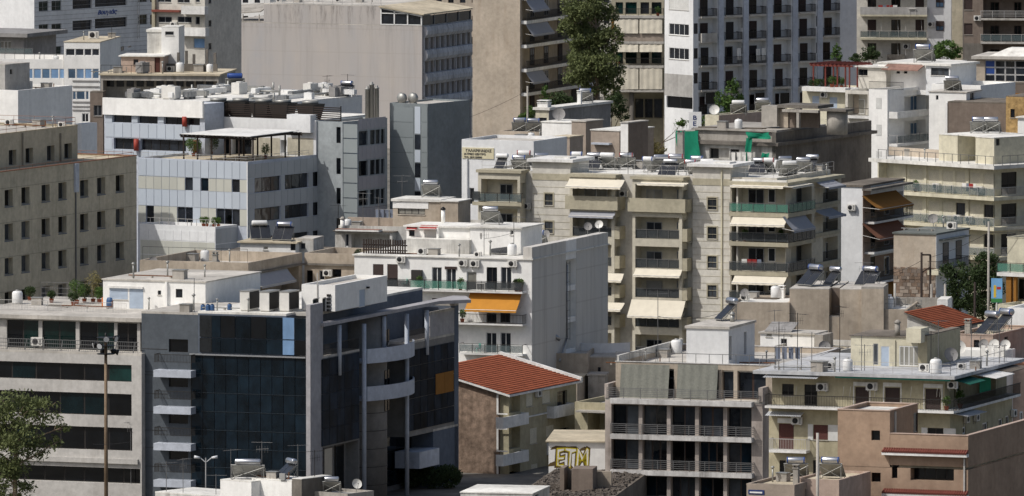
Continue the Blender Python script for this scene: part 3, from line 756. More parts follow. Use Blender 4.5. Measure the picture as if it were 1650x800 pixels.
    for k in range(9): z = f.z(400, 575 + 30 * k); f.box('transom', f.u(308.5, 700), f.u(494, 700), .1, .14, z - .025, z + .025, 'transom')
    mull = MB(); u0, u1 = f.u(308.5, 700), f.u(494, 700); zt = f.z(400, 575)
    for k in range(11): x = u0 + (u1 - u0) * k / 10; mull.box(x - .02, x + .02, -.075, 0, 0, zt)
    f.add('mullions', mull, 'frame_dark')
    led = f.box('ledge', f.u(307, 572), f.u(494, 572), .003, .3, f.z(400, 575) + .02, f.z(400, 575) + .14, 'frame_al')
    x = [321, 341, 355, 379, 404, 429, 455, 474, 494]
    for k in range(len(x) - 1):
        for (y0, y1) in ((510, 546), (547, 571)):
            f.panels(x[k], x[k + 1], 1, [(y0, y1)], 'pane_sky' if k == 6 else ('pane_mirror' if k == 0 else ['pane_office', 'pane_black']), w=.16, gap=.05, name='glass_panel', xr=410, th=.1)  # pale blue pane: sky reflection put into the glass colour
    # fin at the corner
    fin = b.mass(493, 500, 492, -.9, 3.0, mat='fin_grey', roof=False); xf = fin.x1
    # ---- receding wing
    W = b.face(0, xf, 90); b.wing = W
    def wing_box(x0, x1, ytop, ybot, mat, back=2.4):
        u0, u1 = W.u(x0, 600), W.u(x1, 600); z1 = W.z(x1, ytop); z0 = W.z(x1, ybot) if ybot else 0.0
        ms = Mass(b, xf - back, xf, u0, u1, max(0, z0), z1, mat, roofmat='roof_grey'); return ms
    s1 = wing_box(519, 579, 566, None, 'wing_grey'); f = s1.R
    f.panels(519, 579, 5, [(574 + 28 * k, 602 + 28 * k) for k in range(5)], 'pane_wing', w=.09, gap=.05, name='glass_panel', xr=548, th=.07)
    z0, z1 = .3, f.z(548, 716); f.hole(.2, f.u(578, 760), z0, z1, 1.2, True)
    for k in range(3): a = .3 + k * (f.u(578, 760) - .4) / 3; o = f.box('shop_window', a, a + 2.0, -1.15, -1.05, z0 + .1, z1 - .2, 'frame_dark'); f.box('pane', .06, 1.9, .003, .02, .06, z1 - z0 - .5, 'pane_black', parent=o)
    rm = MB(); railing(rm, f.u(579, 570) - .1, .2, 1.0, 'bars', False); f.add('railing', rm, 'rail_dark', 0.05, -.2, s1.z1 + .2)
    s2 = wing_box(656, 732, 540, 688, 'wing_grey'); f = s2.R
    f.panels(656, 732, 7, [(558 + 26 * k, 584 + 26 * k) for k in range(5)], 'pane_wing', w=.09, gap=.06, name='glass_panel', xr=695, th=.07)
    f.panels(702, 731, 2, [(600, 634)], 'awning_ochre', w=.14, gap=.06, name='blind', xr=716, th=.03)
    rm = MB(); railing(rm, f.u(731, 560) - .1, .2, 1.0, 'bars', False); f.add('railing', rm, 'rail_dark', 0.05, -.2, s2.z1 + .2)
    lw = wing_box(698, 738, 692, None, 'office_blue'); lw.z1 = s2.z0 - .01
    end = wing_box(732.3, 739, 492, None, 'office_blue', 8); 
    up = wing_box(693, 732, 500, 541, 'fin_grey', .4); up.z0 = s2.z1 + .21
    # round tower wall in the recess
    cu = W.u(581, 700, -2.4); m = MB(); m.lathe([(2.4, 0), (2.4, s2.z1 + 3.0)], 40); W.add('stair_drum', m, 'wing_grey', cu, -2.4, 0)
    for y in (640, 668, 697, 726, 755, 784): j = MB(); z = W.z(606, y); j.lathe([(2.43, 0), (2.43, .05)], 40); W.add('joint', j, 'frame_dark', cu, -2.4, z)
    for y in (535, 600, 640):
        o = W.box('window', cu - .2, cu + .25, -.1, .06, W.z(606, y + 26), W.z(606, y), 'pane_black'); o = W.box('window', cu + 1.0, cu + 1.3, -.45, -.15, W.z(606, y + 26), W.z(606, y), 'pane_black')
    W2 = W.sub(-2.2); W2.panels(600, 690, 7, [(566 + 27 * k, 592 + 27 * k) for k in range(8)], ['pane_office', 'pane_black'], w=.05, gap=.06, name='glass_panel', xr=640, th=.06)
    # curved balconies
    for y in (588, 648):
        u0, u1 = W.u(586, y), W.u(664, y); zb = W.z(664, y - 18); L = u1 - u0; pts = []; n = 14
        for k in range(n + 1): t = k / n; pts.append((L * t, -(.15 + 1.5 * math.sin(math.pi * min(1, t * 1.0 + 0.02)) ** .7)))
        m = MB(); fl = MB()
        for k in range(n): (xa, ya), (xb, yb) = pts[k], pts[k + 1]; m.hexa([(xa, ya, 0), (xb, yb, 0), (xb, yb + .14, 0), (xa, ya + .14, 0)], [(xa, ya, 1.3), (xb, yb, 1.3), (xb, yb + .14, 1.3), (xa, ya + .14, 1.3)])
        fl.prism([(p[0], p[1] + .15) for p in pts] + [(L, 2.4), (0, 2.4)], .0, .2)
        o = W.add('balcony', fl, 'blue_white', u0, 0, zb); link('parapet', m.mesh('parapet', 'blue_white'), o)
    for (px, y0) in ((582.5, 522), (651.5, 506)):
        c = MB(); c.lathe([(.2, 0), (.2, W.z(px, y0))], 16); W.add('column', c, 'blue_white', W.u(px, 640), .25, 0)
    for (px, y0, y1) in ((545, 524, 605), (617, 510, 562), (686, 500, 572)):
        z0, z1 = W.z(px, y1), W.z(px, y0); c = MB(); c.lathe([(.2, 0), (.2, z1 - z0)], 16); W.add('column', c, 'blue_white', W.u(px, 560), .1, z0)
    # small white balcony low on the wing
    u0, u1 = W.u(666, 730), W.u(698, 730); m = MB(); m.box(0, u1 - u0, -.6, 1.8, 0, 1.5); W.add('balcony', m, 'blue_white', u0, 0, W.z(690, 750))
    # canopy roof sweeping along the wing
    uA, uB, uC = W.u(517, 524), W.u(700, 494), W.u(738, 492); z = W.z(600, 510); m = MB()
    m.prism([(uA, -.35), (uB, -.5), (uB + 2.5, -2.6), (uC + .5, -.6), (uC + .5, .7), (uA, .5)], 0, .3); W.add('canopy', m, 'fin_grey', 0, 0, z)
    # roof: stair tower, glass parapet
    st = b.mass(486, 540, 460, 4.0, 12.5, zb=mG.z1 + .2, mat='white', parapet=.35, roofmat='roof_grey'); f = st.F
    for k in range(5): f.box('vent', f.u(527, 480), f.u(533, 480), .002, .12, f.z(530, 478 + 6 * k), f.z(530, 474.5 + 6 * k), 'grille')
    f.box('downpipe', f.u(511, 470), f.u(512.2, 470), .003, .08, f.z(511, 490), f.z(511, 440), 'rail_light')
    f = st.R; f.win(579, 466, 589, 495, style='blue', n=1, pane='shutter_blue', d=.12, name='door', sill=False)
    f.box('lamp', f.u(590, 462), f.u(592, 462), .003, .25, f.z(591, 465), f.z(591, 462), 'grille')
    n = 10; u0, u1 = W.u(520, 515), W.u(613, 505); d = (u1 - u0) / n
    for k in range(n):
        t = (k + .5) / n; bow = -1.1 + 1.2 * math.sin(math.pi * t); o = W.box('glass_panel', u0 + d * k + .03, u0 + d * (k + 1) - .03, bow - .05, bow, mG.z1 + .2, mG.z1 + 1.35, 'pane_teal')
        W.box('handrail', 0, d - .02, .0, .08, 1.17, 1.25, 'rail_light', parent=o)
    fl = MB(); fl.box(u0, u1, 0.9, 4, -.3, 0); W.add('terrace_slab', fl, 'slab', 0, 0, mG.z1 + .18)
    b.roofG = mG; b.roofL = mT; b.tower = st
    # white flat on the roof
    ph = b.mass(166, 331, 456, 10.5, 13, zb=mT.z1 + .3, mat='white', roofmat='roof_grey', ov=.1, th=.12); f = ph.F
    f.win(176.5, 463.5, 206, 483, style='blue', n=1, pane='shutter_blue', d=.1, shut=.98, name='shuttered_window'); f.win(208.5, 463.5, 231, 498, style='blue', n=1, pane='shutter_blue', d=.1, shut=.98, name='shuttered_door', sill=False)
    f.box('shutter_box', f.u(175.5, 462), f.u(231, 462), .003, .2, f.z(205, 465), f.z(205, 461.5), 'slab_white')
    f.win(254, 468.5, 259.5, 475.5, n=1, style='dark'); f.win(283, 466, 294, 480, n=1, style='dark', sill=False)
    f.box('pier', f.u(268, 470), f.u(270.5, 470), .003, .3, ph.z0, ph.z1, 'white')
    lo = b.mass(252, 331, 500, 7.8, 2.6, zb=mT.z1 + .3, mat='white', roofmat='roof_white', roof=False)
    b.ph = ph
build_a1()
# ---------------------------------------------------------------- red-roofed house behind the glass office
def text_part(s, name, parent, loc, rot, size, mat, ext=.01, off=0.0, shear=0.0, sx=1.0, font_align='LEFT'):
    c = bpy.data.curves.new(name, 'FONT'); c.body = s; c.size = size; c.extrude = ext; c.offset = off; c.shear = shear; c.resolution_u = 3
    t = bpy.data.objects.new(name, c); COL.objects.link(t); bpy.context.view_layer.update()
    me = bpy.data.meshes.new_from_object(t.evaluated_get(bpy.context.evaluated_depsgraph_get())); bpy.data.objects.remove(t); me.materials.clear(); me.materials.append(M(mat))
    o = bpy.data.objects.new(name, me); COL.objects.link(o); o.parent = parent; o.location = loc; o.rotation_euler = rot; o.scale = (sx, 1, 1); return o
def warp(o, a=.07):
    for v in o.data.vertices:
        x, y = v.co.x, v.co.y; v.co.x += a * math.sin(y * 6.1 + x * 2) + .6 * a * math.sin(y * 13 + 1); v.co.y += a * 1.3 * math.sin(x * 4.7 + 1) + .7 * a * math.sin(x * 11)
def tiled_slope(m, P00, P10, P01, P11, rows, waves, amp=.05):
    """barrel-tile sheet: P00-P10 along the eave, P01-P11 along the ridge"""
    P00, P10, P01, P11 = map(Vector, (P00, P10, P01, P11)); nrm = (P10 - P00).cross(P01 - P00).normalized()
    if nrm.z < 0: nrm = -nrm
    n = waves * 4
    for r in range(rows):
        i0 = len(m.v)
        for k in range(n + 1):
            a = k / n; h = amp * abs(math.sin(math.pi * waves * a))
            lo = P00.lerp(P10, a).lerp(P01.lerp(P11, a), r / rows); hi = P00.lerp(P10, a).lerp(P01.lerp(P11, a), (r + 1.06) / rows)
            m.v.append(tuple(lo + nrm * (h + .05))); m.v.append(tuple(hi + nrm * (h * .8 + .0)))
        for k in range(n): i = i0 + 2 * k; m.f.append((i, i + 2, i + 3, i + 1)); m.sm.append(True)
        for k in range(n):
            i = i0 + 2 * k; j = len(m.v); a = Vector(m.v[i]); c = Vector(m.v[i + 2]); m.v += [tuple(a - nrm * .06), tuple(c - nrm * .06)]; m.f.append((i, j, j + 1, i + 2)); m.sm.append(False)
r1 = B('house', 'three-storey house with red tile roof and rough brown gable wall', 'house', 803, 636, 1026, -23)
def build_r1():
    b = r1; f = b.face(); z_e = f.z(806, 632); ul = f.u(690, 600); L = 16.5
    # walls: gable with sloping top
    z_l = z_e + (-ul) * .26; m = MB()
    m.hexa([(ul, 0, 0), (0, 0, 0), (0, L, 0), (ul, L, 0)], [(ul, 0, z_l), (0, 0, z_e), (0, L, z_e), (ul, L, z_l)]); link('gable_wall', m.mesh('gable_wall', 'stone_rough'), b.root)
    ms = Mass(b, 0.02, .9, .35, L, 0, z_e - .15, 'yellow_dull', roof=False); r = ms.R
    for (y0, y1) in ((638, 664), (690, 722), (745, 775)):           # loggias
        u1 = r.u(838, y0); r.hole(.1, u1, r.z(825, y1) - .1, r.z(825, y0), .8, True)
        r.door(831, y0 + 7, 838, y1 + 8, style='dark', n=1, pane='pane_black', cut=False, w=-.85)
    for y in (684, 744): r.balcony(811, 852, y, .75, rail='solid', h=.85, mat='slab_white', th=.2)
    r.balcony(893, 925, 668, .75, rail='solid', h=.9, mat='slab_white', th=.2); r.balcony(893, 925, 727, .75, rail='solid', h=.9, mat='slab_white', th=.2)
    for (x0, y0, x1, y1) in ((848, 634, 858, 655), (874, 630, 886, 650), (854, 690, 865, 715), (880, 686, 892, 703), (856, 748, 866, 770)):
        r.win(x0, y0, x1, y1, style='cream', n=1, pane='pane_mid', shut=.97, d=.12)
    r.door(898, 630, 914, 656, style='dark', n=2, pane='pane_black', d=.3); r.door(900, 690, 916, 716, style='dark', n=2, pane='pane_black', d=.3)
    r.box('string_course', .0, L - 1, .003, .12, r.z(860, 671), r.z(860, 669), 'slab_white')
    tr = MB()
    for (y0, y1) in ((634, 668), (690, 728), (744, 776)): zz0, zz1 = f.z(800, y1), f.z(800, y0); tr.box(-.16, .02, -.06, 0, zz0, zz1); tr.box(.02, .93, -.06, 0, zz1 - .12, zz1); tr.box(.02, .93, -.06, 0, zz0, zz0 + .12)
    link('white_trim', tr.mesh('white_trim', 'slab_white'), b.root)
    # roof
    ex = 1.25; e = MB(); pitch = .26; zr = z_l; z0 = z_e - ex * pitch + .12
    tiled_slope(e, (ex, -.35, z0), (ex, L + .2, z0), (ul, -.35, z_l + .12), (ul, L + .2, z_l + .12), 20, 56, .06); link('roof', e.mesh('roof', 'red_tile'), b.root)
    s = MB(); s.hexa([(ul, -.45, z_l - .06), (ex + .06, -.45, z0 - .2), (ex + .06, L + .3, z0 - .2), (ul, L + .3, z_l - .06)], [(ul, -.45, z_l + .08), (ex + .06, -.45, z0 - .03), (ex + .06, L + .3, z0 - .03), (ul, L + .3, z_l + .08)])
    s.hexa([(ul, L + .31, z_l - .1), (ex, L + .31, z0 - .2), (ex, L + .7, z0 - .2), (ul, L + .7, z_l - .1)], [(ul, L + .31, z_l + .42), (ex, L + .31, z0 + .28), (ex, L + .7, z0 + .28), (ul, L + .7, z_l + .42)])
    link('roof_edge', s.mesh('roof_edge', 'slab_white'), b.root)
build_r1()

# ---------------------------------------------------------------- pale concrete office with dark bays
a2 = B('office_building', 'weathered pale concrete office with dark recessed bays and reed blinds', 'office', 1229, 652, 980, -18)
def build_a2():
    b = a2; mL = b.mass(975, 1229, 652, 0, 22, mat='frame_old', roofmat='roof_grey'); f = mL.F
    cols = [985, 1029, 1035, 1074.5, 1080.5, 1120, 1126, 1165.5, 1171.5, 1211]; rows = [(655, 704), (711, 760), (769, 818), (826, 874)]
    for (y0, y1) in rows:
        z1, z0 = f.z(1100, y0), f.z(1100, y1)
        for k in range(0, 10, 2):
            u0, u1 = f.u(cols[k], y0), f.u(cols[k + 1], y0); f.hole(u0, u1, z0, z1, .7, True); n = random.choice([2, 2, 3]); d = (u1 - u0) / n
            for j in range(n):
                o = f.box('window', u0 + d * j + .01, u0 + d * (j + 1) - .01, -.68, -.6, z0 + .02, z1 - .05, random.choice(['frame_brown', 'frame_dark', 'frame_dark']))
                f.box('pane', .06, d - .09, .003, .02, .06, z1 - z0 - .15, random.choice(['pane_office', 'pane_dark', 'pane_mid', 'pane_black']), parent=o)
    for y in (646, 703, 760.5, 818): f.balcony(983, 1211, y, .75, rail='rails' if y > 650 else None, h=.95, th=.42, mat='slab_dirty', rmat='rail_grey', yr=1100, ends=True)
    # top storey
    mT = b.mass(992, 1252, 590, 1.6, 20, zb=mL.z1 + .21, mat='beige', parapet=.5, roofmat='roof_grey', capmat='slab_dirty'); f = mT.F
    z0, z1 = mT.z0 + .05, f.z(1170, 597)
    for (x0, x1) in ((1001, 1086), (1093, 1158), (1163, 1182), (1188, 1234)):
        u0, u1 = f.u(x0, 600), f.u(x1, 600); f.hole(u0, u1, z0, z1, .6, True); n = max(1, int((u1 - u0) / 1.1)); d = (u1 - u0) / n
        for j in range(n): o = f.box('window', u0 + d * j + .02, u0 + d * (j + 1) - .02, -.58, -.5, z0 + .02, z1 - .02, 'frame_brown'); f.box('pane', .08, d - .12, .003, .02, .1, z1 - z0 - .15, 'pane_dark', parent=o)
    for (x0, x1) in ((1001, 1079), (1092, 1157)): f.curtain(x0, 588, x1, 642, 'mat_reed', w=.25, lean=.5)
    f2 = b.face(-.1); z = mL.z1 + .21; u0, u1 = f2.u(979, 640), f2.u(1222, 640); m = MB(); railing(m, u1 - u0, .2, .95, 'rails', False); f2.add('terrace_railing', m, 'rail_grey', u0, .1, z)
    for (x0, x1) in ((974, 980), (1222, 1229)): u0, u1 = f2.u(x0, 630), f2.u(x1, 630); mm = MB(); mm.box(0, u1 - u0, 0, 3.0, 0, 1.25); f2.add('parapet_wall', mm, 'frame_old', u0, 0, z)
    m = MB(); zr = mT.z1; u0, u1 = f.u(992, 580), f.u(1250, 590); q = MB()
    for s_ in (0, ): railing(q, u1 - u0, .1, .9, 'glass', False)
    f.add('roof_railing', q, 'rail_grey', u0, -.1, zr)
    lp = MB(); lp.box(0, .25, .1, 19.5, 0, .55); f.add('roof_kerb', lp, 'white_old', u0, 0, zr)
    # white stair house on the roof
    st = b.mass(1106, 1174, 531, 4.2, 8.0, zb=mT.z1 - .5, mat='white_blue', roofmat='roof_grey', ov=.12, th=.22); r = st.R
    r.win(1175, 542, 1179, 580, style='dark', n=1, pane='pane_black', d=.3, sill=False, name='door'); r.win(1199, 535, 1203, 571, style='dark', n=1, pane='pane_black', d=.3, sill=False)
    b.T = mT; b.st = st
build_a2()

# ---------------------------------------------------------------- yellow block with silver roof
a4 = B('apartment_building', 'yellow apartment block with silver-painted flat roof and awning rods', 'apartments', 1520, 614, 915, -20)
def build_a4():
    b = a4; f0 = b.face(-1.2); zr = f0.z(1529, 612)
    mU = b.mass(1244, 1522, 615, 0, 17, mat='yellow_dull', roofmat='roof_silver', ov=1.25, th=.28); mU.z1 = zr; f = mU.F
    zt = mU.z1
    def op(x0, y0, x1, y1, **k): return f.door(x0, y0, x1, y1, **k)
    f.win(1260, 619, 1279, 638, style='dark', n=2, pane='pane_black'); op(1296, 620, 1317, 659, style='dark', n=2, pane='pane_black', d=.2)
    for (x0, x1, y0, y1) in ((1378, 1400, 624, 664), (1426, 1450, 625, 666), (1491, 1516, 627, 667)):
        op(x0, y0, x1, y1, style='brown', n=2, pane='pane_dark', d=.18, shut=.96)
        u0, u1, z0, z1 = f.rect(x0 - 3, y0 - 8, x1 + 3, y1); f.box('surround', u0, u1, .002, .05, z1 - .32, z1 + .02, 'slab_white')
        for q in (u0, u1 - .1): f.box('surround', q, q + .1, .002, .05, z0 + .2, z1 - .33, 'slab_white')
    # wrap-round balcony
    zb = f.z(1400, 659, 1.2); u0, u1 = f.u(1240, 660), mU.x1 - mU.x0 + 1.2
    f.balcony_u(u0, u1, zb, 1.25, rail='bars', h=.95, th=.2, mat='slab_white')
    r = mU.R; Lr = 17.0
    rr = MB(); rr.box(0, Lr, -1.25, -.003, -.2, 0); o = r.add('balcony', rr, 'slab_white', 0.01, 0, zb); q = MB(); railing(q, Lr, 1.25, .95, 'bars', False); link('railing', q.mesh('railing', 'rail_dark'), o)
    for x in (1282, 1358, 1369, 1409, 1424, 1467, 1509, 1514):
        m = MB(); m.bar((0, 0, 0), (.45, -1.1, .95), .022, 5); f.add('awning_rod', m, 'rail_light', f.u(x, 640), 0, f.z(x, 640))
    g = MB(); g.box(0, f.u(1530, 612, 1.3) - f.u(1345, 612, 1.3), -.1, .05, 0, .12); f.add('awning_roll', g, 'awning_green', f.u(1345, 612, 1.3), 1.1, zt - .14)
    # corrugated sheet over the left end
    m = MB(); W = 4.7; n = 44
    for k in range(n):
        a, c = W * k / n, W * (k + 1) / n; ha, hc = (.03 if k % 2 else -.03), (-.03 if k % 2 else .03); m.quad((a, -1.2, ha), (c, -1.2, hc), (c, .8, .25 + hc), (a, .8, .25 + ha)); 
    f.add('canopy_sheet', m, 'corrugated', f.u(1231, 612, 1.2), 0.6, zt - .22)
    # right flank: awnings and recess
    r.hole(2.5, 14, zb + .05, zt - .1, 1.6, True)
    r.win(1541, 622, 1548, 640, style='green', n=1, pane='pane_green'); 
    for (u, wd, mt, out, dz) in ((.4, 4.2, 'awning_green', 1.9, .45), (5.6, 5.0, 'slab_white', 2.5, .35), (10.8, 5.0, 'wood_grey', 2.2, .2)):
        m = MB(); m.hexa([(0, 0, 0), (wd, 0, 0), (wd, -out, -dz), (0, -out, -dz)], [(0, 0, .05), (wd, 0, .05), (wd, -out, -dz + .05), (0, -out, -dz + .05)]); r.add('awning', m, mt, u, .2, zt - .08)
    r.box('blind', 6.0, 9.0, 1.1, 1.16, zb + .9, zt - .5, 'net_green')
    # lower storeys
    mU.z0 = zb - .2
    mB = b.mass(1239, (0.6,), 668, -.02, 17, mat='yellow_dull', roof=False); mB.z1 = zb - .21; mB.F = Face(b, mB.x0, mB.y0, 0); f = mB.F; mB.R = Face(b, mB.x1, mB.y0, 90)
    f.door(1255, 683, 1279, 727, style='red', n=2, pane='pane_dark', shut=.97, d=.15); f.box('surround', f.u(1253, 680), f.u(1282, 680), .002, .05, f.z(1268, 682), f.z(1268, 674), 'slab_white')
    f.win(1311, 685, 1334, 709, style='red', n=2, pane='pane_dark', shut=.97, d=.15)
    for (x0, x1) in ((1302, 1310.5), (1334.5, 1350)): f.box('shutter', f.u(x0, 700), f.u(x1, 700), .003, .05, f.z(1320, 710), f.z(1320, 684), 'shutter_white')
    f.balcony(1239, 1299, 726, 1.0, rail='bars', h=.95, rmat='rail_light', mat='slab_white', th=.22)
    m = MB(); W = 3.1
    for k in range(30): a, c = W * k / 30, W * (k + 1) / 30; ha, hc = (.02 if k % 2 else -.02), (-.02 if k % 2 else .02); m.quad((a, -1.1, ha), (c, -1.1, hc), (c, 0, .28 + hc), (a, 0, .28 + ha))
    f.add('canopy_sheet', m, 'corrugated', f.u(1239, 670), 0, f.z(1268, 669))
    f.win(1495, 690, 1520, 712, style='dark', n=2, pane='pane_black'); 
    for (x0, x1) in ((1485, 1494.5), (1520.5, 1540)): f.box('shutter', f.u(x0, 700), f.u(x1, 700), .003, .05, f.z(1512, 712), f.z(1512, 690), 'shutter_white')
    f.win(1256, 742, 1266, 766, style='dark', n=1, pane='pane_black'); f.win(1310, 742, 1320, 766, style='dark', n=1, pane='pane_black')
    r = mB.R
    for (x0, x1, y0, y1) in ((1551, 1557, 688, 700), (1583, 1592, 681, 696), (1609, 1616, 675, 692), (1620, 1627, 670, 688), (1646, 1650, 664, 682)): r.win(x0, y0, x1, y1, style='whiteb', n=1, pane='pane_dark', sill=False)
    m = MB(); m.hexa([(0, 0, 0), (5, 0, 0), (5, -1.5, -.2), (0, -1.5, -.2)], [(0, 0, .04), (5, 0, .04), (5, -1.5, -.16), (0, -1.5, -.16)]); r.add('canopy_sheet', m, 'roof_silver', .3, 0, zb - .35)
    # yellow roof house
    ph = b.mass(1371, 1479, 545, 6.5, 6, zb=zr + .28, mat='yellow', roofmat='roof_dark', ov=.1, th=.1); f = ph.F
    f.win(1407, 554, 1415, 588, style='grey', n=1, pane='pane_mid', sill=False, d=.1, name='door'); f.win(1419, 558, 1433, 593, style='blue', n=1, pane='shutter_blue', d=.1, sill=False, name='door')
    f.win(1449, 558, 1480, 590, style='white', n=4, pane='pane_curtain', d=.1)
    f.box('pier', f.u(1440, 560), f.u(1443, 560), .003, .14, ph.z0, ph.z1 - .2, 'yellow')
    tk = b.mass(1460, 1484, 531, 5.4, 2.2, zb=f.z(1470, 551), mat='yellow', roofmat='yellow', th=.05); rw = b.mass(1479.3, 1494, 542, 6.5, 9, zb=zr + .28, mat='yellow_dull', roofmat='roof_dark', th=.08)
    b.U = mU; b.ph = ph; b.zroof = zr + .28
build_a4()

# ---------------------------------------------------------------- terracotta building
a3 = B('apartment_building', 'plain terracotta rendered building with red tile ledges, lower right', 'building', 1560, 703, 880, -20)
def build_a3():
    b = a3; m1 = b.mass(1350, 1560, 703, 0, 24, mat='terracotta', parapet=2.7, roofmat='roof_beige', capmat='pink'); f = m1.F
    f.win(1404, 762, 1419, 777, style='thin', n=1, pane='pane_black', d=.3, sill=False); f.win(1437, 748, 1446, 771, style='thin', n=1, pane='pane_black', d=.3, sill=False)
    u0, u1, z0, z1 = f.rect(1467, 748, 1537, 775); f.hole(u0, u1, z0, z1, 1.2, True); o = f.box('window', u0 + .02, u1 - .02, -1.1, -1.0, z0 + .02, z1 - .02, 'frame_dark')
    for k in range(4): d = (u1 - u0) / 4; f.box('pane', d * k + .05, d * (k + 1) - .05, .003, .02, .05, z1 - z0 - .1, 'pane_black', parent=o)
    for y in (734.5, 800.5):
        u0, u1 = f.u(1424, y), f.u(1561, y); z = f.z(1490, y); L = u1 - u0; o = f.box('ledge', u0, u1, .003, .55, z, z + .22, 'slab_white'); tm = MB(); n = int(L / .2)
        for k in range(n): tm.bar((L * (k + .5) / n, -.62, .28), (L * (k + .5) / n, -.02, .5), .095, 8)
        link('tile_row', tm.mesh('tile_row', 'tile_edge'), o)
    f.box('downpipe', f.u(1553, 770), f.u(1555.5, 770), .003, .12, 0, f.z(1554, 739), 'rail_light')
    t = Mass(b, m1.x0, f.u(1434, 680) + m1.x0, -.02, 7.2, m1.z1 - 1.3, 0, 'terracotta', parapet=.3, roofmat='roof_white', capmat='pink'); t.z1 = f.z(1434, 663); t.z0 = m1.z1 - 2.68; t.F = Face(b, t.x0, t.y0, 0); t.R = Face(b, t.x1, t.y0, 90); r = t.R; t.F.win(1404, 694, 1418, 710, style='thin', n=1, pane='pane_black', d=.3, sill=False)
    zt = m1.z1; m1.z1 = zt - 2.7; m1.par = 0; m1.ov = -.32; m1.capmat = None; fw = Mass(b, t.x1 + .01, 0, 0, .3, m1.z1 + .21, zt, 'terracotta', roofmat='pink', th=.06, ov=.04); rw = Mass(b, -.3, 0, .31, 24, m1.z1 + .21, zt, 'terracotta', roofmat='pink', th=.06, ov=.04)
    r.win(1472, 665, 1480, 697, style='grey', n=1, pane='pane_mid', d=.15, sill=False, name='door'); r.box('downpipe', r.u(1441, 680), r.u(1443, 680), .003, .1, t.z0, r.z(1442, 664), 'rail_light')
    # low wing at its left
    b.t = t
build_a3()
a5 = B('low_building', 'low taupe flat-roofed building with chimney beside the terracotta building', 'building', 1280, 782, 872, -20)
def build_a5():
    b = a5; m = b.mass(1203, 1280, 782, 0, 9, mat='taupe', parapet=.25, roofmat='roof_beige'); b.m = m; m.F.box('sign_board', m.F.u(1206, 793), m.F.u(1232, 793), .003, .06, m.F.z(1219, 797), m.F.z(1219, 790), 'sign_blue')
    m.F.box('sign_board', m.F.u(1208.5, 793), m.F.u(1229, 793), .063, .08, m.F.z(1219, 795), m.F.z(1219, 792.6), 'sign_white')
    w = b.mass(1280.5, 1352, 774, 3.0, 8, mat='pink', parapet=.2, roofmat='roof_beige'); b.w = w; m.R.win(1297, 788, 1303, 800, style='dark', n=1, pane='pane_black')
build_a5()

# ---------------------------------------------------------------- graffiti wall, ruin, low front roofs
gr = B('shed', 'low white flat-roofed shed with a yellow graffiti tag on its wall', 'shed', 985, 713, 1004, -4)
def build_gr():
    b = gr; m = b.mass(884, 985, 713, 0, 11, mat='white', roofmat='roof_beige', ov=.25, th=.12); f = m.F
    u, z = f.uz(890, 757); w_ = (f.u(946, 740) - u)
    for (mat, off, w, d) in (('spray_brown', .17, .006, 0), ('spray_yellow', .05, .016, 0), ('spray_white', -.035, .022, 0)):
        t = text_part('ETM', 'graffiti', b.root, f.loc(u + .25, w, z + .25), (math.pi / 2, 0, 0), 2.35, mat, .002, off, .1, w_ / 4.55); warp(t)
    for (x, y, s) in ((891, 752, .5), (944, 757, .45), (918, 757, .4), (893, 725, .35), (940, 727, .4)):
        q = MB(); uu, zz = f.uz(x, y); q.prism([(-s, 0), (0, -.001), (s, 0), (s * .3, .002)], 0, .01); q = MB(); q.hexa([(-s, -.004, 0), (s, -.004, .1), (s * .4, -.004, s), (-s * .6, -.004, s * .6)], [(-s, -.012, 0), (s, -.012, .1), (s * .4, -.012, s), (-s * .6, -.012, s * .6)]); f.add('graffiti', q, 'spray_brown', uu, 0, zz)
build_gr()
ru = B('ruined_building', 'derelict low roof covered in dark rubble below the graffiti wall', 'ruin', 985, 800, 960, -8)
def build_ru():
    b = ru; m = b.mass(826, 985, 806, 0, 27, mat='concrete_dark', roofmat='roof_dark', th=.1); m.z1 = at(900, 806, 960).z
    bx = b.mass(921, 955, 756, 6, 3, zb=m.z1 + .11, mat='brown_plaster', roof=False); bx.z1 = bx.F.z(950, 756)
    b2 = b.mass(902, 909, 754, 6.4, 3, zb=m.z1 + .11, mat='brown_plaster', roof=False); b2.z1 = bx.z1
    b3 = b.mass(909.5, 920.5, 758, 8.6, .4, zb=m.z1 + .11, mat='concrete_dark', roof=False); b3.z1 = bx.z1 - .3
    b4 = b.mass(955.5, 985, 762, 9.2, .4, zb=m.z1 + .11, mat='beige', roof=False); b4.z1 = bx.z1 - .5
    rng = random.Random(5); q = MB()
    for _ in range(2600):
        x, y = rng.uniform(m.x0 + .3, m.x1 - .3), rng.uniform(.4, 26); s = rng.uniform(.04, .2) * (1.6 if rng.random() < .08 else 1); h = rng.uniform(.03, .16) + .16 * max(0, math.sin(x * .9) * math.sin(y * .7)); a = rng.uniform(0, 3.14); c, n = math.cos(a), math.sin(a); t = s * rng.uniform(.4, 1)
        p = [(x + c * s - n * t, y + n * s + c * t), (x - c * s - n * t, y - n * s + c * t), (x - c * s + n * t, y - n * s - c * t), (x + c * s + n * t, y + n * s - c * t)]
        q.hexa([(k[0], k[1], m.z1 + .1) for k in p], [(k[0] + rng.uniform(-.05, .05), k[1], m.z1 + .1 + h + rng.uniform(-.05, .05)) for k in p])
    tag(link('debris', q.mesh('debris', 'rubble'), b.root), kind='stuff')
build_ru()
wr = B('low_building', 'low whitewashed flat roof in front of the rubble', 'building', 858, 797, 938, -12)
def build_wr():
    m = wr.mass(742, 858, 797, 0, 7, mat='white_old', roofmat='roof_white', ov=.05, th=.1); m.R.win(862, 797, 868, 800, n=1, style='dark')
build_wr()
wb = B('low_building', 'white roof block carrying two solar heaters, bottom centre', 'building', 484, 775, 925, -38)
